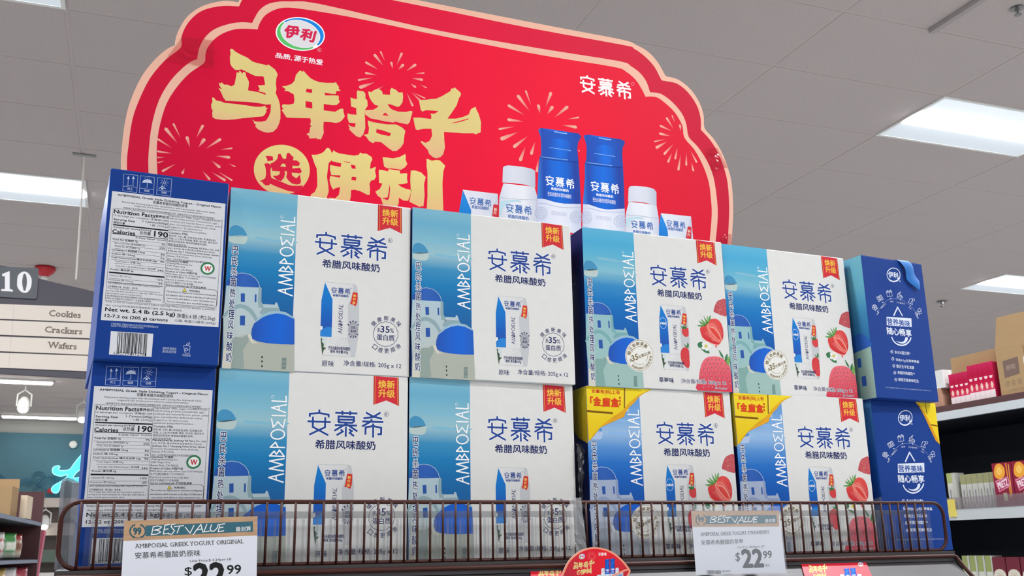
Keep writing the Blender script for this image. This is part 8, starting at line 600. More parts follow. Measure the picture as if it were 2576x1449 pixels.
# torn dark film between the two halves of the bottom row
bm = bmesh.new(); F0 = pairs(ART['_film'][0]); random.seed(4)
left = F0[14:][::-1]; zs = [z * 1e-4 for _, z in F0]; n = 26; prev = None
def xs_at(z):
    hits = []
    for (x0, z0), (x1, z1) in zip(F0, F0[1:] + F0[:1]):
        z0, z1, x0_, x1_ = z0 * 1e-4, z1 * 1e-4, x0 * 1e-4, x1 * 1e-4
        if (z0 - z) * (z1 - z) < 0: hits.append(x0_ + (x1_ - x0_) * (z - z0) / (z1 - z0))
    return (min(hits), max(hits)) if len(hits) > 1 else None
for k in range(n + 1):
    z = .012 + (.163 - .012) * k / n; h = xs_at(z)
    if not h: continue
    a, b = h[0] + .55 + random.uniform(-.001, 0), h[1] + .55 + random.uniform(-.0025, .0015)
    a = max(a, .5985); b = min(max(b, a + .006), .6145)
    row = [bm.verts.new((a + (b - a) * q / 4, .004 + random.uniform(-.003, .003), z + random.uniform(-.001, .001))) for q in range(5)]
    if prev:
        for q in range(4): bm.faces.new((prev[q], prev[q + 1], row[q + 1], row[q]))
    prev = row
o = build('torn_film', bm, M['film']); o.modifiers.new('t', 'SOLIDIFY').thickness = .0004
tag(o, 'dark crinkled plastic film sticking up between white and strawberry cartons', 'plastic film')
# clear tape wrapped round the wire guard
bm = bmesh.new(); rr = []; random.seed(9)
for k in range(13):
    z = .082 - k * .0062; x = .553 + k * .0006
    rr.append([bm.verts.new((x + q * .0045 + random.uniform(-.0006, .0006), -.0562 + random.uniform(-.0016, .0004), z + random.uniform(-.0012, .0012))) for q in range(5)])
for a, b in zip(rr, rr[1:]):
    for q in range(4): bm.faces.new((a[q], a[q + 1], b[q + 1], b[q]))
tag(build('clear_tape', bm, mat('crinkled_clear_tape', '#dfe3e6', .08, .8, alpha=.33, bump=.5)), 'crinkled clear tape hanging on the wire guard beside the dark film', 'tape')
# ================================================================== HEADER BOARD
BYY = 0.3
hb = empty('header_board', (-.2, BYY, 0), 0, 'large red scalloped header board with gold brush writing and printed bottles', 'sign')
out = smooth_loop(pairs(ART['_outline'][0]), True, True); bm = bmesh.new()
extrude_poly(bm, out, lambda u, v: (u * 1e-4, .0001, v * 1e-4), lambda u, v: (u * 1e-4, .006, v * 1e-4)); build('board', bm, M['board_edge'], hb)
prints('border_print', 'header_border', hb, m=M['poster']); [prints('firework_print', ART['fireworks'][a:b], hb, m=M['poster']) for a, b in ((0, 19), (19, 37), (37, 54), (54, 68))]; prints('gold_lettering', 'gold_lettering', hb, m=M['poster'])
prints('company_emblem', 'company_emblem', hb); prints('motto_lettering', ART['header_lettering'][:4], hb); prints('brand_lettering', ART['header_lettering'][4:], hb); prints('bottle_picture', 'printed_bottles', hb)
def tape(pts, nm='tape_strip'):
    bm = bmesh.new(); P = [(x * 1e-4, z * 1e-4) for x, z in pts]
    n = 8; a, b, c, d = (Vector((p[0], 0, p[1])) for p in P); random.seed(len(nm) + int(pts[0][0])); g = []
    for i in range(n + 1):
        t = i / n; l = a.lerp(d, t); r_ = b.lerp(c, t); g.append([bm.verts.new(l.lerp(r_, s / 8) + Vector((random.uniform(-.0015, .0015), -.0012 - random.uniform(0, .0022), random.uniform(-.001, .001)))) for s in range(9)])
    for u, v in zip(g, g[1:]):
        for s in range(8): bm.faces.new((u[s], u[s + 1], v[s + 1], v[s]))
    build(nm, bm, M['tape'], hb)
tape([(2232, 8674), (2736, 8700), (2798, 8188), (1989, 8169)])
tape([(12667, 8147), (12946, 8206), (13189, 7793), (12785, 7667)])
tape([(12903, 6277), (13160, 6339), (13117, 6061), (12808, 6063)])
one_box('support_post', (.45, .49, .008, .03, -.00, .75), M['silver'], hb); one_box('support_post', (1.15, 1.19, .008, .03, -.00, .62), M['silver'], hb)
# ================================================================== PRICE CARDS, TALKERS
def price_tag(k, loc, label, sleeve):
    t = empty('price_card', loc, 0, label, 'price tag', 'price cards on the wire guard')
    bm = bmesh.new(); P = pairs(ART[k + '_card'][0])
    extrude_poly(bm, P, lambda u, v: (u * 1e-4, 0, v * 1e-4), lambda u, v: (u * 1e-4, .0006, v * 1e-4)); build('card', bm, M['paper'], t)
    it = ART[k + '_header']; prints('header_strip', it[:1], t, m=M['wood']); prints('header_print', it[1:], t); prints('card_lettering', k + '_lettering', t)
    bm = bmesh.new(); x0 = min(p[0] for p in P) * 1e-4; x1 = max(p[0] for p in P) * 1e-4; z1 = (min(p[1] for p in P)) * 1e-4
    box(bm, x0 + .03, x0 + .05, .0008, .0165, z1 + .025, z1 + .029); box(bm, x1 - .05, x1 - .03, .0008, .0165, z1 + .025, z1 + .029); build('holder_clip', bm, M['silver'], t)
    if sleeve:
        Q = pairs(ART['_sleeve'][0]); bm = bmesh.new()
        extrude_poly(bm, Q, lambda u, v: (u * 1e-4, -.0022, v * 1e-4), lambda u, v: (u * 1e-4, -.0019, v * 1e-4)); build('clear_sleeve', bm, mat('clear_sleeve', '#dfe4ea', .08, .6, alpha=.14), t)
price_tag('a', (-.02, -.075, -.02), 'left price card, plain yogurt at 22.99, hanging before the nutrition label', False)
price_tag('b', (.735, -.075, -.03), 'right price card, strawberry yogurt at 22.99 in a clear sleeve', True)
def fit(src, tri):
    it = ART[src]; xs = []; ys = []
    for q in it:
        p = q[4] if q[0] == 'T' else (q[6] if q[0] == 'S' else ([c for L in q[4] for c in L] if q[0] == 'P' else (q[4] if q[0] == 'L' else q[3])))
        xs += p[0::2]; ys += p[1::2]
    x0, x1, y0, y1 = min(xs), max(xs), min(ys), max(ys)
    def f(x, y):
        a, b = (x - x0) / (x1 - x0), (y - y0) / (y1 - y0)
        return tri[0] + a * (tri[2] - tri[0]) + b * (tri[4] - tri[0]), tri[1] + a * (tri[3] - tri[1]) + b * (tri[5] - tri[1])
    return f
MN = ART['_mini']
hs = empty('half_round_sign', (.5, -.095, -.03), 0, 'small red half-round sign with bottles standing on the ledge, mid display', 'sign')
bm = bmesh.new(); o2 = smooth_loop(pairs(ART['_halfsign'][0]), True, True)
extrude_poly(bm, o2, lambda u, v: (u * 1e-4, 0.0001, v * 1e-4), lambda u, v: (u * 1e-4, .0012, v * 1e-4)); build('board', bm, M['board_edge'], hs)
prints('border_print', [('P', 1, '#f0997e', 2, ART['_halfsign']), ('P', 2, ['h', '#b3303c', '#dc1f34', '#e8222f', '#c02a38'], 2, ART['_halfin'])], hs)
for i, nm in ((0, 'gold_lettering'), (1, 'bottle_picture'), (2, 'company_emblem')): prints(nm, MN[i][0], hs, xf=fit(*MN[i]))
prints('sign_lettering', 'half_lettering', hs)
LSL = Vector((0, -.062, -.059)).normalized(); LN_ = Vector((0, -.059, .062)).normalized() * 1
def ledge_label(idx, minis, label):
    o = empty('shelf_label', (0, -.058, -.016), 0, label, 'shelf label', 'red labels on the ledge'); ang = math.atan2(.059, .062)
    L = ART['_strips'][idx]; t = .0006
    bm = bmesh.new(); P = pairs(L); nrm = Vector((0, -.059, .062)).normalized(); nrm = Vector((0, nrm.y, nrm.z)) if nrm.z > 0 else -nrm
    pos = lambda u, v, h: Vector((u * 1e-4, 0, 0)) - LSL * (v * 1e-4) + nrm * h
    extrude_poly(bm, P, lambda u, v: pos(u, v, .0004), lambda u, v: pos(u, v, .0010)); bd = build('label_card', bm, mat('red_label_card', '#dc2036', .4), o)
    for q in minis:
        m_ = prints({'gold_lettering': 'gold_lettering', 'printed_bottles': 'bottle_picture', 'company_emblem': 'company_emblem'}[MN[q][0]], MN[q][0], o, xf=fit(*MN[q]))
        for v in m_.data.vertices: v.co = pos(v.co.x * 1e4, v.co.z * 1e4, .0010 - v.co.y)
ledge_label(0, (3,), 'red label lying on the ledge, half hidden behind the half-round sign')
ledge_label(1, (4, 5, 6), 'red label lying on the ledge right of the strawberry price card')
# ================================================================== AISLE SIGN
t = empty('aisle_sign', (-1.0, 5.34, 1.0), 0, 'grey arched aisle sign numbered 10 listing cookies, crackers and wafers', 'sign')
bm = bmesh.new(); extrude_poly(bm, pairs(ART['_signboard'][0]), lambda u, v: (u * 1e-3, 0, v * 1e-3), lambda u, v: (u * 1e-3, .03, v * 1e-3)); build('sign_board', bm, M['sign'], t)
bm = bmesh.new(); extrude_poly(bm, pairs(ART['_signplate'][0]), lambda u, v: (u * 1e-3, -.012, v * 1e-3), lambda u, v: (u * 1e-3, -.0006, v * 1e-3)); build('number_plate', bm, M['plate'], t)
for k, it in enumerate(ART['sign_rows'][:4]):
    bm = bmesh.new(); extrude_poly(bm, pairs(it[4][0]), lambda u, v: (u * 1e-3, -.008, v * 1e-3), lambda u, v: (u * 1e-3, -.0006, v * 1e-3)); build('sign_row', bm, mat('cream_sign_row', '#ddd3c8', .7) if k == 0 else bpy.data.materials['cream_sign_row'], t)
o = prints('row_seam', ART['sign_rows'][4:], t, unit=1e-3); o.location.y = -.0085
for q in range(3): o = prints('row_lettering', ART['row_lettering'][q:q + 1] if len(ART['row_lettering']) == 3 else ART['row_lettering'][q * 2:q * 2 + 2], t, unit=1e-3); o.location.y = -.0085
o = prints('aisle_number', 'aisle_number', t, unit=1e-3); o.location.y = -.0125
bm = bmesh.new(); tube(bm, [(.753, .015, .72), (.731, .012, CEIL - 1.0)], .006, 8); build('cord', bm, M['cord'], t)
bm = bmesh.new(); box(bm, .66, .80, -.01, .03, CEIL - 1.006, CEIL - 1.0); build('ceiling_clip', bm, M['chrome'], t)
# ================================================================== LEFT BACKGROUND
tl = one_box('wall_mural', (room[0] + .02, 12.0, 19.93, 19.99, .95, 2.335), M['teal'], wf)
bm = bmesh.new(); random.seed(8)
def ring(bm, cx, cz, r, w, a0=0, a1=360, y=19.92, n=20):
    vs = []
    for i in range(n + 1):
        a = R(a0 + (a1 - a0) * i / n); vs.append([bm.verts.new((cx + q * math.cos(a), y, cz + q * math.sin(a))) for q in (r - w / 2, r + w / 2)])
    for a, b in zip(vs, vs[1:]): bm.faces.new((a[0], a[1], b[1], b[0]))
for cx, cz, r in ((-1.68, 1.42, .13), (-1.20, 1.36, .11), (-1.06, 1.36, .11), (-.98, 1.50, .11), (-.80, 1.36, .16), (-.62, 1.44, .10), (-.70, 1.08, .2), (-.50, 1.02, .22), (-.95, 1.30, .09)):
    for k in range(3): ring(bm, cx, cz, r * (1 - k * .28), .016, -10, 200, 19.92 - .004 * (len(bm.verts) // 42 % 9))
o = build('wave_motif', bm, M['tealline'], wf); bm = bmesh.new()
for k in range(4):
    a = R(30 + k * 90); lathe_c = (-.74 + .035 * math.cos(a), 1.24 + .025 * math.sin(a)); ring(bm, lathe_c[0], lathe_c[1], .015, .03, y=19.87 - .004 * k, n=10)
build('flower_motif', bm, M['red'], wf)
# lit script letter
NX = lambda px, pz: (-1.722 + (px) * .007115 - 0, 1.695 - (pz - 1175) * .0077)
def npt(x, y): return (-1.78 + x * .00775, 2.323 - (y - 1090) * .00765)
L1 = [(133, 1180), (136, 1172), (147, 1169), (151, 1173), (148, 1178), (155, 1181), (172, 1178), (180, 1165), (193, 1145), (207, 1130), (240, 1100), (250, 1120), (216, 1165), (203, 1175), (190, 1186), (184, 1199), (205, 1196), (240, 1194), (240, 1206), (205, 1209), (186, 1212), (170, 1205), (158, 1212), (155, 1228), (150, 1237), (140, 1236), (135, 1228), (140, 1218), (152, 1210), (165, 1200), (168, 1192), (155, 1196), (142, 1193), (135, 1188)]
t = empty('script_letter', (0, 19.80, 0), 0, 'bright cyan lit script letter on the far teal wall', 'sign')
P = smooth_loop([npt(*p) for p in L1], True, False)
bm = bmesh.new(); extrude_poly(bm, P, lambda u, v: (u, .02, v), lambda u, v: (u, .10, v)); build('letter_edge', bm, M['neonedge'], t)
cx = sum(p[0] for p in P) / len(P); 
def inset(P, d):
    o = []; n = len(P)
    for i in range(n):
        a, b, c = Vector(P[i - 1]), Vector(P[i]), Vector(P[(i + 1) % n]); e = (c - a); 
        if e.length == 0: o.append(P[i]); continue
        e.normalize(); o.append((b.x - (-e.y) * -d, b.y - e.x * -d))
    return o
area = sum(P[i - 1][0] * P[i][1] - P[i][0] * P[i - 1][1] for i in range(len(P)))
P2 = inset(P, .013 if area > 0 else -.013)
bm = bmesh.new(); extrude_poly(bm, P2, lambda u, v: (u, 0, v), lambda u, v: (u, .019, v)); build('letter_face', bm, M['neon'], t)
# strip lamps and spots under the far ceiling
for (x0, x1, y, s, lb) in ((-2.6, -.71, 14.9, .10, 'long white strip lamp just below the aisle sign'), (-1.64, -.40, 19.1, .09, 'white strip lamp before the teal wall, under the spot lamp')):
    t = empty('strip_lamp', (0, 0, 0), 0, lb, 'ceiling light'); one_box('housing', (x0 - .02, x1 + .02, y - s, y + s, CEIL - .03, CEIL - .001), M['white'], t); one_box('tube', (x0, x1, y - s * .8, y + s * .8, CEIL - .05, CEIL - .0305), M['tube'], t)
def spot(x, y, z, s, lb, top=CEIL):
    t = empty('spot_lamp', (x, y, z), 0, lb, 'spot lamp', 'track spot lamps')
    bm = bmesh.new(); lathe(bm, [(.05 * s, -.14 * s), (.075 * s, -.13 * s), (.07 * s, 0), (.045 * s, .06 * s), (.02 * s, .08 * s)], 0, 0, 0, 16); build('lamp_head', bm, M['spotbody'], t, smooth=True).rotation_euler.x = R(-35)
    bm = bmesh.new(); lathe(bm, [(.055 * s, -.146 * s), (.055 * s, -.1405 * s)], 0, 0, 0, 16); build('lens', bm, M['spot'], t).rotation_euler.x = R(-35)
    bm = bmesh.new()
    for q in (-1, 1): tube(bm, [(q * .085 * s, 0, -.06 * s), (q * .085 * s, 0, .10 * s), (0, 0, .16 * s)], .010 * s, 6)
    tube(bm, [(0, 0, .15 * s), (0, 0, top - z)], .008 * s, 6); build('bracket', bm, M['spotbody'], t)
spot(-1.09, 15.5, 2.32, 1.15, 'white spot lamp on a bracket under the strip lamp at left'); spot(-.262, 16.7, 2.34, 1.15, 'white spot lamp half hidden behind the blue carton edge'); 
spot(-.76, 19.0, .676, 1.15, 'white spot lamp low before the dark back of the store, beside the brown shelf end', .898)
t = empty('wall_lamp', (-.42, 19.92, 2.13), 0, 'small round white lamp on the teal wall near the ceiling', 'wall lamp'); bm = bmesh.new(); lathe(bm, [(.07, 0), (.075, .03), (.05, .05), (.02, .06)], 0, 0, 0, 16); o = build('lamp_dome', bm, M['spotbody'], t, smooth=True); o.rotation_euler.x = R(90)
one_box('far_counter', (-4, 3, 18.6, 19.4, FLOOR, -.35), mat('far_counter_paint', '#cfc6bb', .6)).update_tag() if False else None
fc = empty('far_display_case', (0, 0, 0), 0, 'blurred pale display case against the far wall', 'display case')
one_box('case_top', (-3.5, 2.5, 18.9, 19.85, .90, 1.06), mat('case_cream', '#cfc4ba', .6), fc); one_box('case_back', (-3.5, 2.5, 19.6, 19.85, -1.59, .895), mat('case_taupe', '#9a8f88', .7), fc)
for z, c in ((.52, '#b9aea5'), (.05, '#5b6a60'), (-.35, '#d8d4d0'), (-.95, '#bdb5ac')): one_box('case_shelf', (-3.5, 2.5, 19.0, 19.595, z - .12, z + .10), mat('case_goods', c, .6), fc)
# snack gondola, lower left
YA = R(-4.8); gl = empty('snack_gondola', (-.402, 3.5, 0), YA, 'brown gondola shelf with snacks at the lower left edge', 'shelf')
for z, th in ((.2026, .022), (.008, .02), (-.40, .02)):
    one_box('shelf_board', (-1.0, -.006, -.6, 1.31, z - th, z), M['dark'], gl); one_box('price_rail', (-.006, .008, -.6, 1.30, z - th, z - .004), M['dullrail'], gl)
one_box('end_panel', (-1.0, .006, 1.315, 1.345, FLOOR, .365), M['brown'], gl); one_box('back_panel', (-1.03, -1.001, -.6, 1.345, FLOOR, .3), M['dark'], gl)
one_box('kick_base', (-1.0, -.02, -.6, 1.31, FLOOR, -1.45), M['dark'], gl)
def world_on(px, y_ , base=gl): 
    return None
Mg = Matrix.Translation((-.402, 3.5, 0)) @ Matrix.Rotation(YA, 4, 'Z')
def open_box(name, x0, x1, y0, y1, z0, z1, flap, label, logo=None, mt=None, mg=Mg, flap_side='front'):
    t = empty(name, mg @ Vector((x0, y0, z0)), YA if mg is Mg else 0, label, 'box'); w, d, h = x1 - x0, y1 - y0, z1 - z0; mt = mt or M['kraft']; e = .004
    bm = bmesh.new(); box(bm, 0, w, 0, d, 0, e); box(bm, 0, w, 0, e, e, h); box(bm, 0, w, d - e, d, e, h); box(bm, 0, e, e, d - e, e, h); box(bm, w - e, w, e, d - e, e, h); build('box_body', bm, mt, t)
    if flap: bm = bmesh.new(); box(bm, 0, w, d, d + e, h, h + flap); build('flap', bm, mt, t)
    if logo: prints('box_print', logo, t, unit=1e-3)
    return t
open_box('snack_box', -.26, -.035, .50, .70, .2034, .345, .045, 'brown open snack box with yellow print, on the top left shelf', [('P', 1, '#c9b43a', 0, [[95, 30, 165, 30, 165, 110, 95, 110]]), ('T', 2, '#6b5a20', '零食', [102, 40, 158, 40, 102, 98], .02)])
o = open_box('snack_box', -.030, .0, .75, .95, .2034, .315, 0, 'pale narrow box beside the brown snack box, top left shelf', None, mat('pale_box', '#dcc9b0', .7))
o = open_box('snack_box', -.48, -.27, .30, .5, .2034, .36, .03, 'brown box cut by the left picture edge, top left shelf', None)
def bag(mx, x, y, z, w, h, cols, label, rz, group):
    bm = bmesh.new(); n, m = 8, 10; G = []
    for side in (1, -1):
        g = []
        for i in range(m + 1):
            v = i / m; row = []
            for j in range(n + 1):
                u = j / n * 2 - 1; pinch = 1 - .12 * math.sin(v * math.pi)
                th = side * .22 * w * (1 - u * u) ** .7 * max(0, math.sin(v * math.pi)) ** .6 + random.uniform(-.002, .002)
                row.append(bm.verts.new((u * w / 2 * (1.04 - .1 * math.sin(v * math.pi)), th, v * h)))
            g.append(row)
        for a, b in zip(g, g[1:]):
            for j in range(n): bm.faces.new((a[j], a[j + 1], b[j + 1], b[j]))
    bmesh.ops.remove_doubles(bm, verts=bm.verts, dist=.0045)
    o = build('snack_bag', bm, M['gloss'], None, mx @ Vector((x, y, z)) if mx else (x, y, z), rz, smooth=True)
    def fn(p, c):
        v = c.z / h; k = 0 if v > .78 else (1 if v > .28 else 2)
        if abs(c.x) < w * .28 and .35 < v < .62: k = 3
        return cols[k % len(cols)]
    paint(o.data, fn); tag(o, label, 'snack bag', group); return o
random.seed(6)
BAGS = [(-.20, .35, ['#d8d3cb', '#c9c2b8', '#9fae8c', '#7d9c5a'], 'clear and white crisp bag at the left edge, upper bag row'), (-.09, .52, ['#e2ddda', '#b8424a', '#e6e2dc', '#e9e4e0'], 'white snack bag with red stripe, second in the upper bag row'),
        (-.07, .74, ['#4f9a50', '#3f8f4c', '#b8bfae', '#e6e8d8'], 'green topped snack bag in the upper bag row'), (-.075, .97, ['#b03a3c', '#c3a98c', '#d9cdbd', '#8a5a48'], 'snack bag with red top, last before the brown end panel')]
for x, y, c, lb in BAGS: bag(Mg, x, y, .0086, .15, .125, c, lb, R(62), 'snack bags on the second left shelf')
BAGS = [(-.17, .35, ['#3c3a30', '#c7a23c', '#6b5a3c', '#e0d2a0'], 'dark and yellow snack bag at the left edge, lower bag row'), (-.08, .60, ['#c9a860', '#b8963c', '#d8cdb8', '#8a6a3a'], 'yellow brown snack bag in the lower bag row'),
        (-.07, .85, ['#d9d4d2', '#c9a8a8', '#dcd8d4', '#a04848'], 'white snack bag in the lower bag row'), (-.05, 1.10, ['#a03848', '#b04a58', '#a03848', '#e0c8c8'], 'crimson snack bag, last of the lower bag row')]
for x, y, c, lb in BAGS: bag(Mg, x, y, -.2, .15, .17, c, lb, R(62), 'snack bags on the third left shelf')
one_box('shelf_board', (-1.0, -.006, -.6, 1.31, -.222, -.2006), M['dark'], gl)
pk = empty('pink_display', (-.368, 4.95, 0), 0, 'pink display stand behind the brown shelf end', 'display stand'); pm = mat('pink_board', '#c9647a', .6)
bm = bmesh.new(); extrude_poly(bm, [(.0, FLOOR), (.065, FLOOR), (.085, -.03), (.098, .16), (.068, .165), (.06, .0)], lambda u, v: (u, 0, v), lambda u, v: (u, .25, v)); build('side_board', bm, pm, pk)
one_box('tray', (-.15, .07, .0, .25, -.06, -.045), pm, pk)
# ================================================================== RIGHT BACKGROUND
gr = empty('goods_gondola', (3.0, 0, 0), 0, 'dark gondola with white-edged shelves of goods at the right edge', 'shelf')
for z, th, mt in ((.526, .045, M['brown']), (.130, .03, M['silver']), (-.245, .03, M['silver'])):
    one_box('shelf_board', (.012, .48, -.6, 2.3, z - th, z), M['dark'], gr); one_box('price_rail', (-.004, .012, -.6, 2.3, z - th - .008, z - .022 if z > .5 else z + .003), M['silver'] if z < .5 else M['silver'], gr)
one_box('top_rail', (-.002, .011, -.6, 2.3, .5045, .528), M['brown'], gr)
one_box('back_panel', (.48, .50, -.6, 2.3, FLOOR, .526), M['dark'], gr); one_box('kick_base', (.02, .48, -.6, 2.3, FLOOR, -1.45), M['dark'], gr); one_box('end_panel', (.0, .50, 2.3, 2.33, FLOOR, .526), M['dark'], gr)
def side_goods(name, y0, y1, z0, z1, depth, m, label, cat, art=None, group=None, x=3.012, flap=0, flapx=0, cc='#808080', lean=0):
    """a packet whose printed face looks along -x"""
    t = empty(name, (x, y1, z0), 0, label, cat, group); w = y1 - y0; h = z1 - z0
    bm = bmesh.new(); box(bm, 0, depth, -w, 0, 0, h, bev=.001); b = build('packet' if cat == 'packet' else 'box_body', bm, m, t)
    if m is M['attr']: paint(b.data, lambda p, c: cc)
    if art: prints('front_print', art, t, unit=1e-4, face='left', lift=2)
    return t
K2 = M['kraft']
# big open cardboard box
t = side_goods('cardboard_box', .98, 1.340, .527, .700, .30, K2, 'large brown cardboard box with raised flap, at the right edge on the top shelf', 'box',
  [('P', 1, '#7a655c', 0, [[260, 640, 930, 700, 940, 1330, 260, 1270]]), ('T', 2, '#a08c80', '餅乾', [380, 900, 800, 920, 380, 1090], .02), ('T', 1, '#8f7a60', '禮 盒 裝', [240, 300, 980, 330, 240, 520], 0), ('T', 1, '#94806a', 'SNACKS', [1250, 420, 2300, 450, 1250, 760], .02),
   ('P', 1, '#d9d4ca', 0, [[1150, 1000, 2300, 1060, 2300, 1360, 1150, 1280]]), ('T', 2, '#9a7a58', '精選美味', [1180, 1380, 2300, 1420, 1180, 1700], .03), ('T', 1, '#94806a', '保存期限 12個月', [380, 120, 1000, 130, 380, 200], 0)])
bm = bmesh.new(); vs = [bm.verts.new(p) for p in ((.0, -.360, .173), (.0, 0, .173), (.002, -.024, .292), (.002, -.360, .285), (.004, -.360, .173), (.004, 0, .173), (.006, -.024, .292), (.006, -.360, .285))]
for f in ((0, 1, 2, 3), (7, 6, 5, 4), (0, 4, 5, 1), (3, 2, 6, 7), (0, 3, 7, 4), (1, 5, 6, 2)): bm.faces.new([vs[i] for i in f])
build('flap', bm, K2, t)
one_box('blue_sticker', (-.0015, -.0005, -.34, -.20, .005, .075), mat('blue_sticker', '#2a5fc0', .4), t)
side_goods('display_carton', 1.372, 1.590, .5285, .655, .30, K2, 'brown display carton holding the red packets, top right shelf', 'box', x=3.05)
bm = bmesh.new(); box(bm, .30, .304, -.22, 0, .10, .175); 
# flap of that carton rises behind the red packets
o = sc.objects[-1]
cb = [q for q in sc.objects if q.name.startswith('display_carton')][0]; bm.free(); one_box('flap', (.002, .006, -.218, .0, .127, .188), K2, cb)
side_goods('cardboard_box', 1.62, 1.78, .527, .60, .30, mat('pinkish_carton', '#b98f78', .8), 'low pinkish brown box behind the blue carton, top right shelf', 'box')
side_goods('white_box', 1.60, 1.76, .6005, .672, .28, M['white'], 'white box on the low pinkish box, half hidden by the blue carton', 'box')
def red_pack(w, h):
    return [('P', 1, ['v', '#e0486a', '#c41444', '#b80f40', '#c8285a'], 0, [[0, int(h * .22), w, int(h * .22), w, h, 0, h]]), ('P', 2, '#efdfe0', 0, [[0, 0, w, 0, w, int(h * .23), 0, int(h * .23)]]),
            ('P', 2, '#f2dadd', 0, [[int(w * .15), int(h * .62), int(w * .85), int(h * .62), int(w * .7), int(h * .55), int(w * .3), int(h * .55)]]), ('P', 3, '#f0c8b8', 1, [[int(w * .5), int(h * .26), int(w * .8), int(h * .36), int(w * .5), int(h * .46), int(w * .25), int(h * .36)]])]
y = 1.578
for k in range(9):
    w = .0235; h = .118 if k < 4 else .136
    side_goods('red_packet', y - w, y - .0006, .5285, .5285 + h, .030, M['attr'], 'slim red and white packet, %s from the left in the row of nine' % ('first second third fourth fifth sixth seventh eighth ninth'.split()[k]), 'packet', red_pack(int((w - .0006) * 1e4), int(h * 1e4)), 'red packets on the top right shelf', cc='#c0184a', x=3.016); y -= w
# middle shelf: cream drink cartons, maroon biscuit boxes, clear drinks
def biscuit(w, h):
    return [('P', 1, ['v', '#7a2a3c', '#8f2440', '#8a2036'], 0, [[0, 0, w, 0, w, h, 0, h]]), ('P', 2, '#e8a23c', 1, [[int(w * .08), int(h * .80), int(w * .2), int(h * .95), int(w * .45), int(h * .98), int(w * .65), int(h * .86), int(w * .6), int(h * .70), int(w * .35), int(h * .63), int(w * .12), int(h * .68)]]),
            ('P', 3, '#f0c060', 1, [[int(w * .2), int(h * .80), int(w * .35), int(h * .92), int(w * .52), int(h * .82), int(w * .35), int(h * .72)]]), ('S', 3, '#d88a30', 50, 0, 0, [int(w * .75), int(h * .98), int(w * .78), int(h * .2)]), ('S', 3, '#e0a050', 40, 0, 0, [int(w * .88), int(h * .95), int(w * .84), int(h * .25)]),
            ('P', 4, '#d88aa0', 0, [[int(w * .08), int(h * .60), int(w * .78), int(h * .68), int(w * .85), int(h * .46), int(w * .22), int(h * .34)]]), ('P', 5, '#a8305a', 0, [[int(w * .14), int(h * .575), int(w * .74), int(h * .65), int(w * .79), int(h * .48), int(w * .25), int(h * .37)]]),
            ('T', 6, '#f0d8e0', 'PRETZ', [int(w * .24), int(h * .41), int(w * .76), int(h * .49), int(w * .17), int(h * .55)], .04), ('T', 6, '#c8d8a8', '沙拉', [int(w * .42), int(h * .14), int(w * .62), int(h * .14), int(w * .42), int(h * .32)], .03)]
for k, (ya, yb, lb) in enumerate(((1.343, 1.427, 'maroon biscuit stick box with round orange biscuit, left one on the right shelf'), (1.256, 1.340, 'maroon biscuit stick box, second one, cut by the right picture edge'), (1.169, 1.253, 'maroon biscuit stick box, third one, hidden past the right picture edge'))):
    side_goods('biscuit_box', ya, yb, .131, .290, .05, M['attr'], lb, 'box', biscuit(840, 1590), 'maroon biscuit boxes', cc='#7a2038')
def drink(y, z, lb, c1='#cfd0c8', c2='#9a9a70', h=.15, w=.026, x=3.03, grp='pale drink cartons'):
    side_goods('drink_carton', y - w, y - .001, z, z + h, .05, M['attr'], lb, 'carton', [('P', 1, ['v', '#c9c9c4', '#bdbdb4', c1], 0, [[0, 0, 250, 0, 250, int(h * 1e4), 0, int(h * 1e4)]]), ('P', 2, c2, 0, [[0, int(h * 7200), 250, int(h * 7200), 250, int(h * 1e4), 0, int(h * 1e4)]]), ('P', 2, '#8f8f98', 0, [[90, int(h * 1500), 150, int(h * 1500), 150, int(h * 5500), 90, int(h * 5500)]])], grp, x=x, cc='#b8b8b0')
for k in range(6): drink(1.600 - k * .0275, .131, 'slim pale grey and green drink carton, %s from the left beside the maroon boxes' % ('first second third fourth fifth sixth'.split()[k]), h=.13)
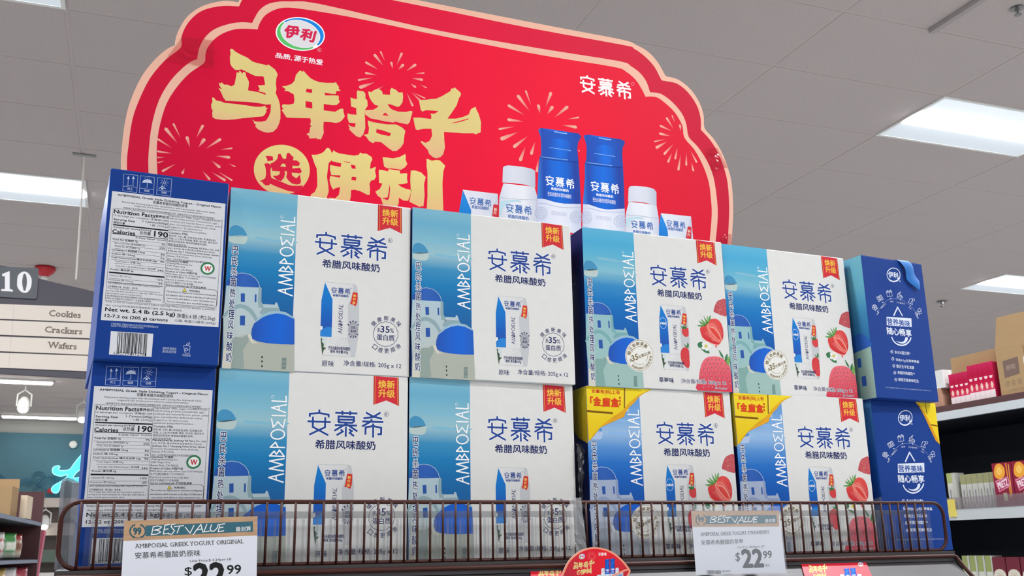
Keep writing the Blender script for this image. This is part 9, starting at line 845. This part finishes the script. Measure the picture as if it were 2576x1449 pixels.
drink(1.655, .131, 'white drink carton with yellow label beside the blue carton end, right shelf', '#e0ddd0', '#a8b070', .14, .04, 3.02, 'white drink cartons')
one_box('price_flag', (-.012, -.004, 1.605, 1.635, .105, .17), mat('yellow_flag', '#d9c860', .5), gr)
gp = one_box('guard_strip', (-.006, -.004, .2, 1.66, .131, .176), mat('goods_guard_plastic', '#8a8086', .15, .5, alpha=.35), gr)
# lower shelf: pale green drinks and maroon capped cups
for k in range(4): drink(1.640 - k * .036, -.244, 'pale green drink carton, %s from the left in the lowest row at right' % ('first second third fourth'.split()[k]), '#d5d8cc', '#8f9a60', .205, .034, 3.03, 'lowest row of drink cartons')
for k in range(4):
    yy = 1.472 - k * .062
    t = empty('cup_box', (3.06, yy, -.2445), 0, 'maroon box with a round white cup picture, %s from the left, lowest row at right' % ('first second third fourth'.split()[k]), 'box', 'maroon cup boxes')
    bm = bmesh.new(); box(bm, -.03, .05, -.029, .029, 0, .20, bev=.001); b = build('box_body', bm, M['attr'], t); paint(b.data, lambda p, c: '#6a2030')
    Q = [(0, 0), (540, 0), (540, 1300), (500, 1420), (400, 1500), (270, 1530), (140, 1500), (40, 1420), (0, 1300)]
    o = prints('cup_picture', [('P', 1, ['v', '#dcd8d2', '#e4e0d6', '#d0c8b8'], 0, [[c for q in Q for c in (q[0] - 270, q[1] + 60)]]), ('S', 2, '#b8ae9c', 18, 1, 0, [-150, 1330, -60, 1440, 80, 1430, 160, 1310, 80, 1200, -80, 1210]), ('T', 3, '#a89878', '奶', [-60, 1260, 70, 1260, -60, 1390], .02)], t, face='left'); o.location.x = -.0301
one_box('yellow_packet', (.02, .08, 1.14, 1.20, -.2445, -.01), mat('yellow_packet', '#e0b43a', .5), None, loc=(3.0, 0, 0)); tag([q for q in sc.objects if q.name.startswith('yellow_packet')][0], 'yellow packet at the right picture edge, lowest row', 'packet')

# ------------------------------------------------------------------ lift the whole scene so that the floor is at z = 0
for o in list(sc.objects):
    if o.parent is None: o.location.z += SHELF_Z
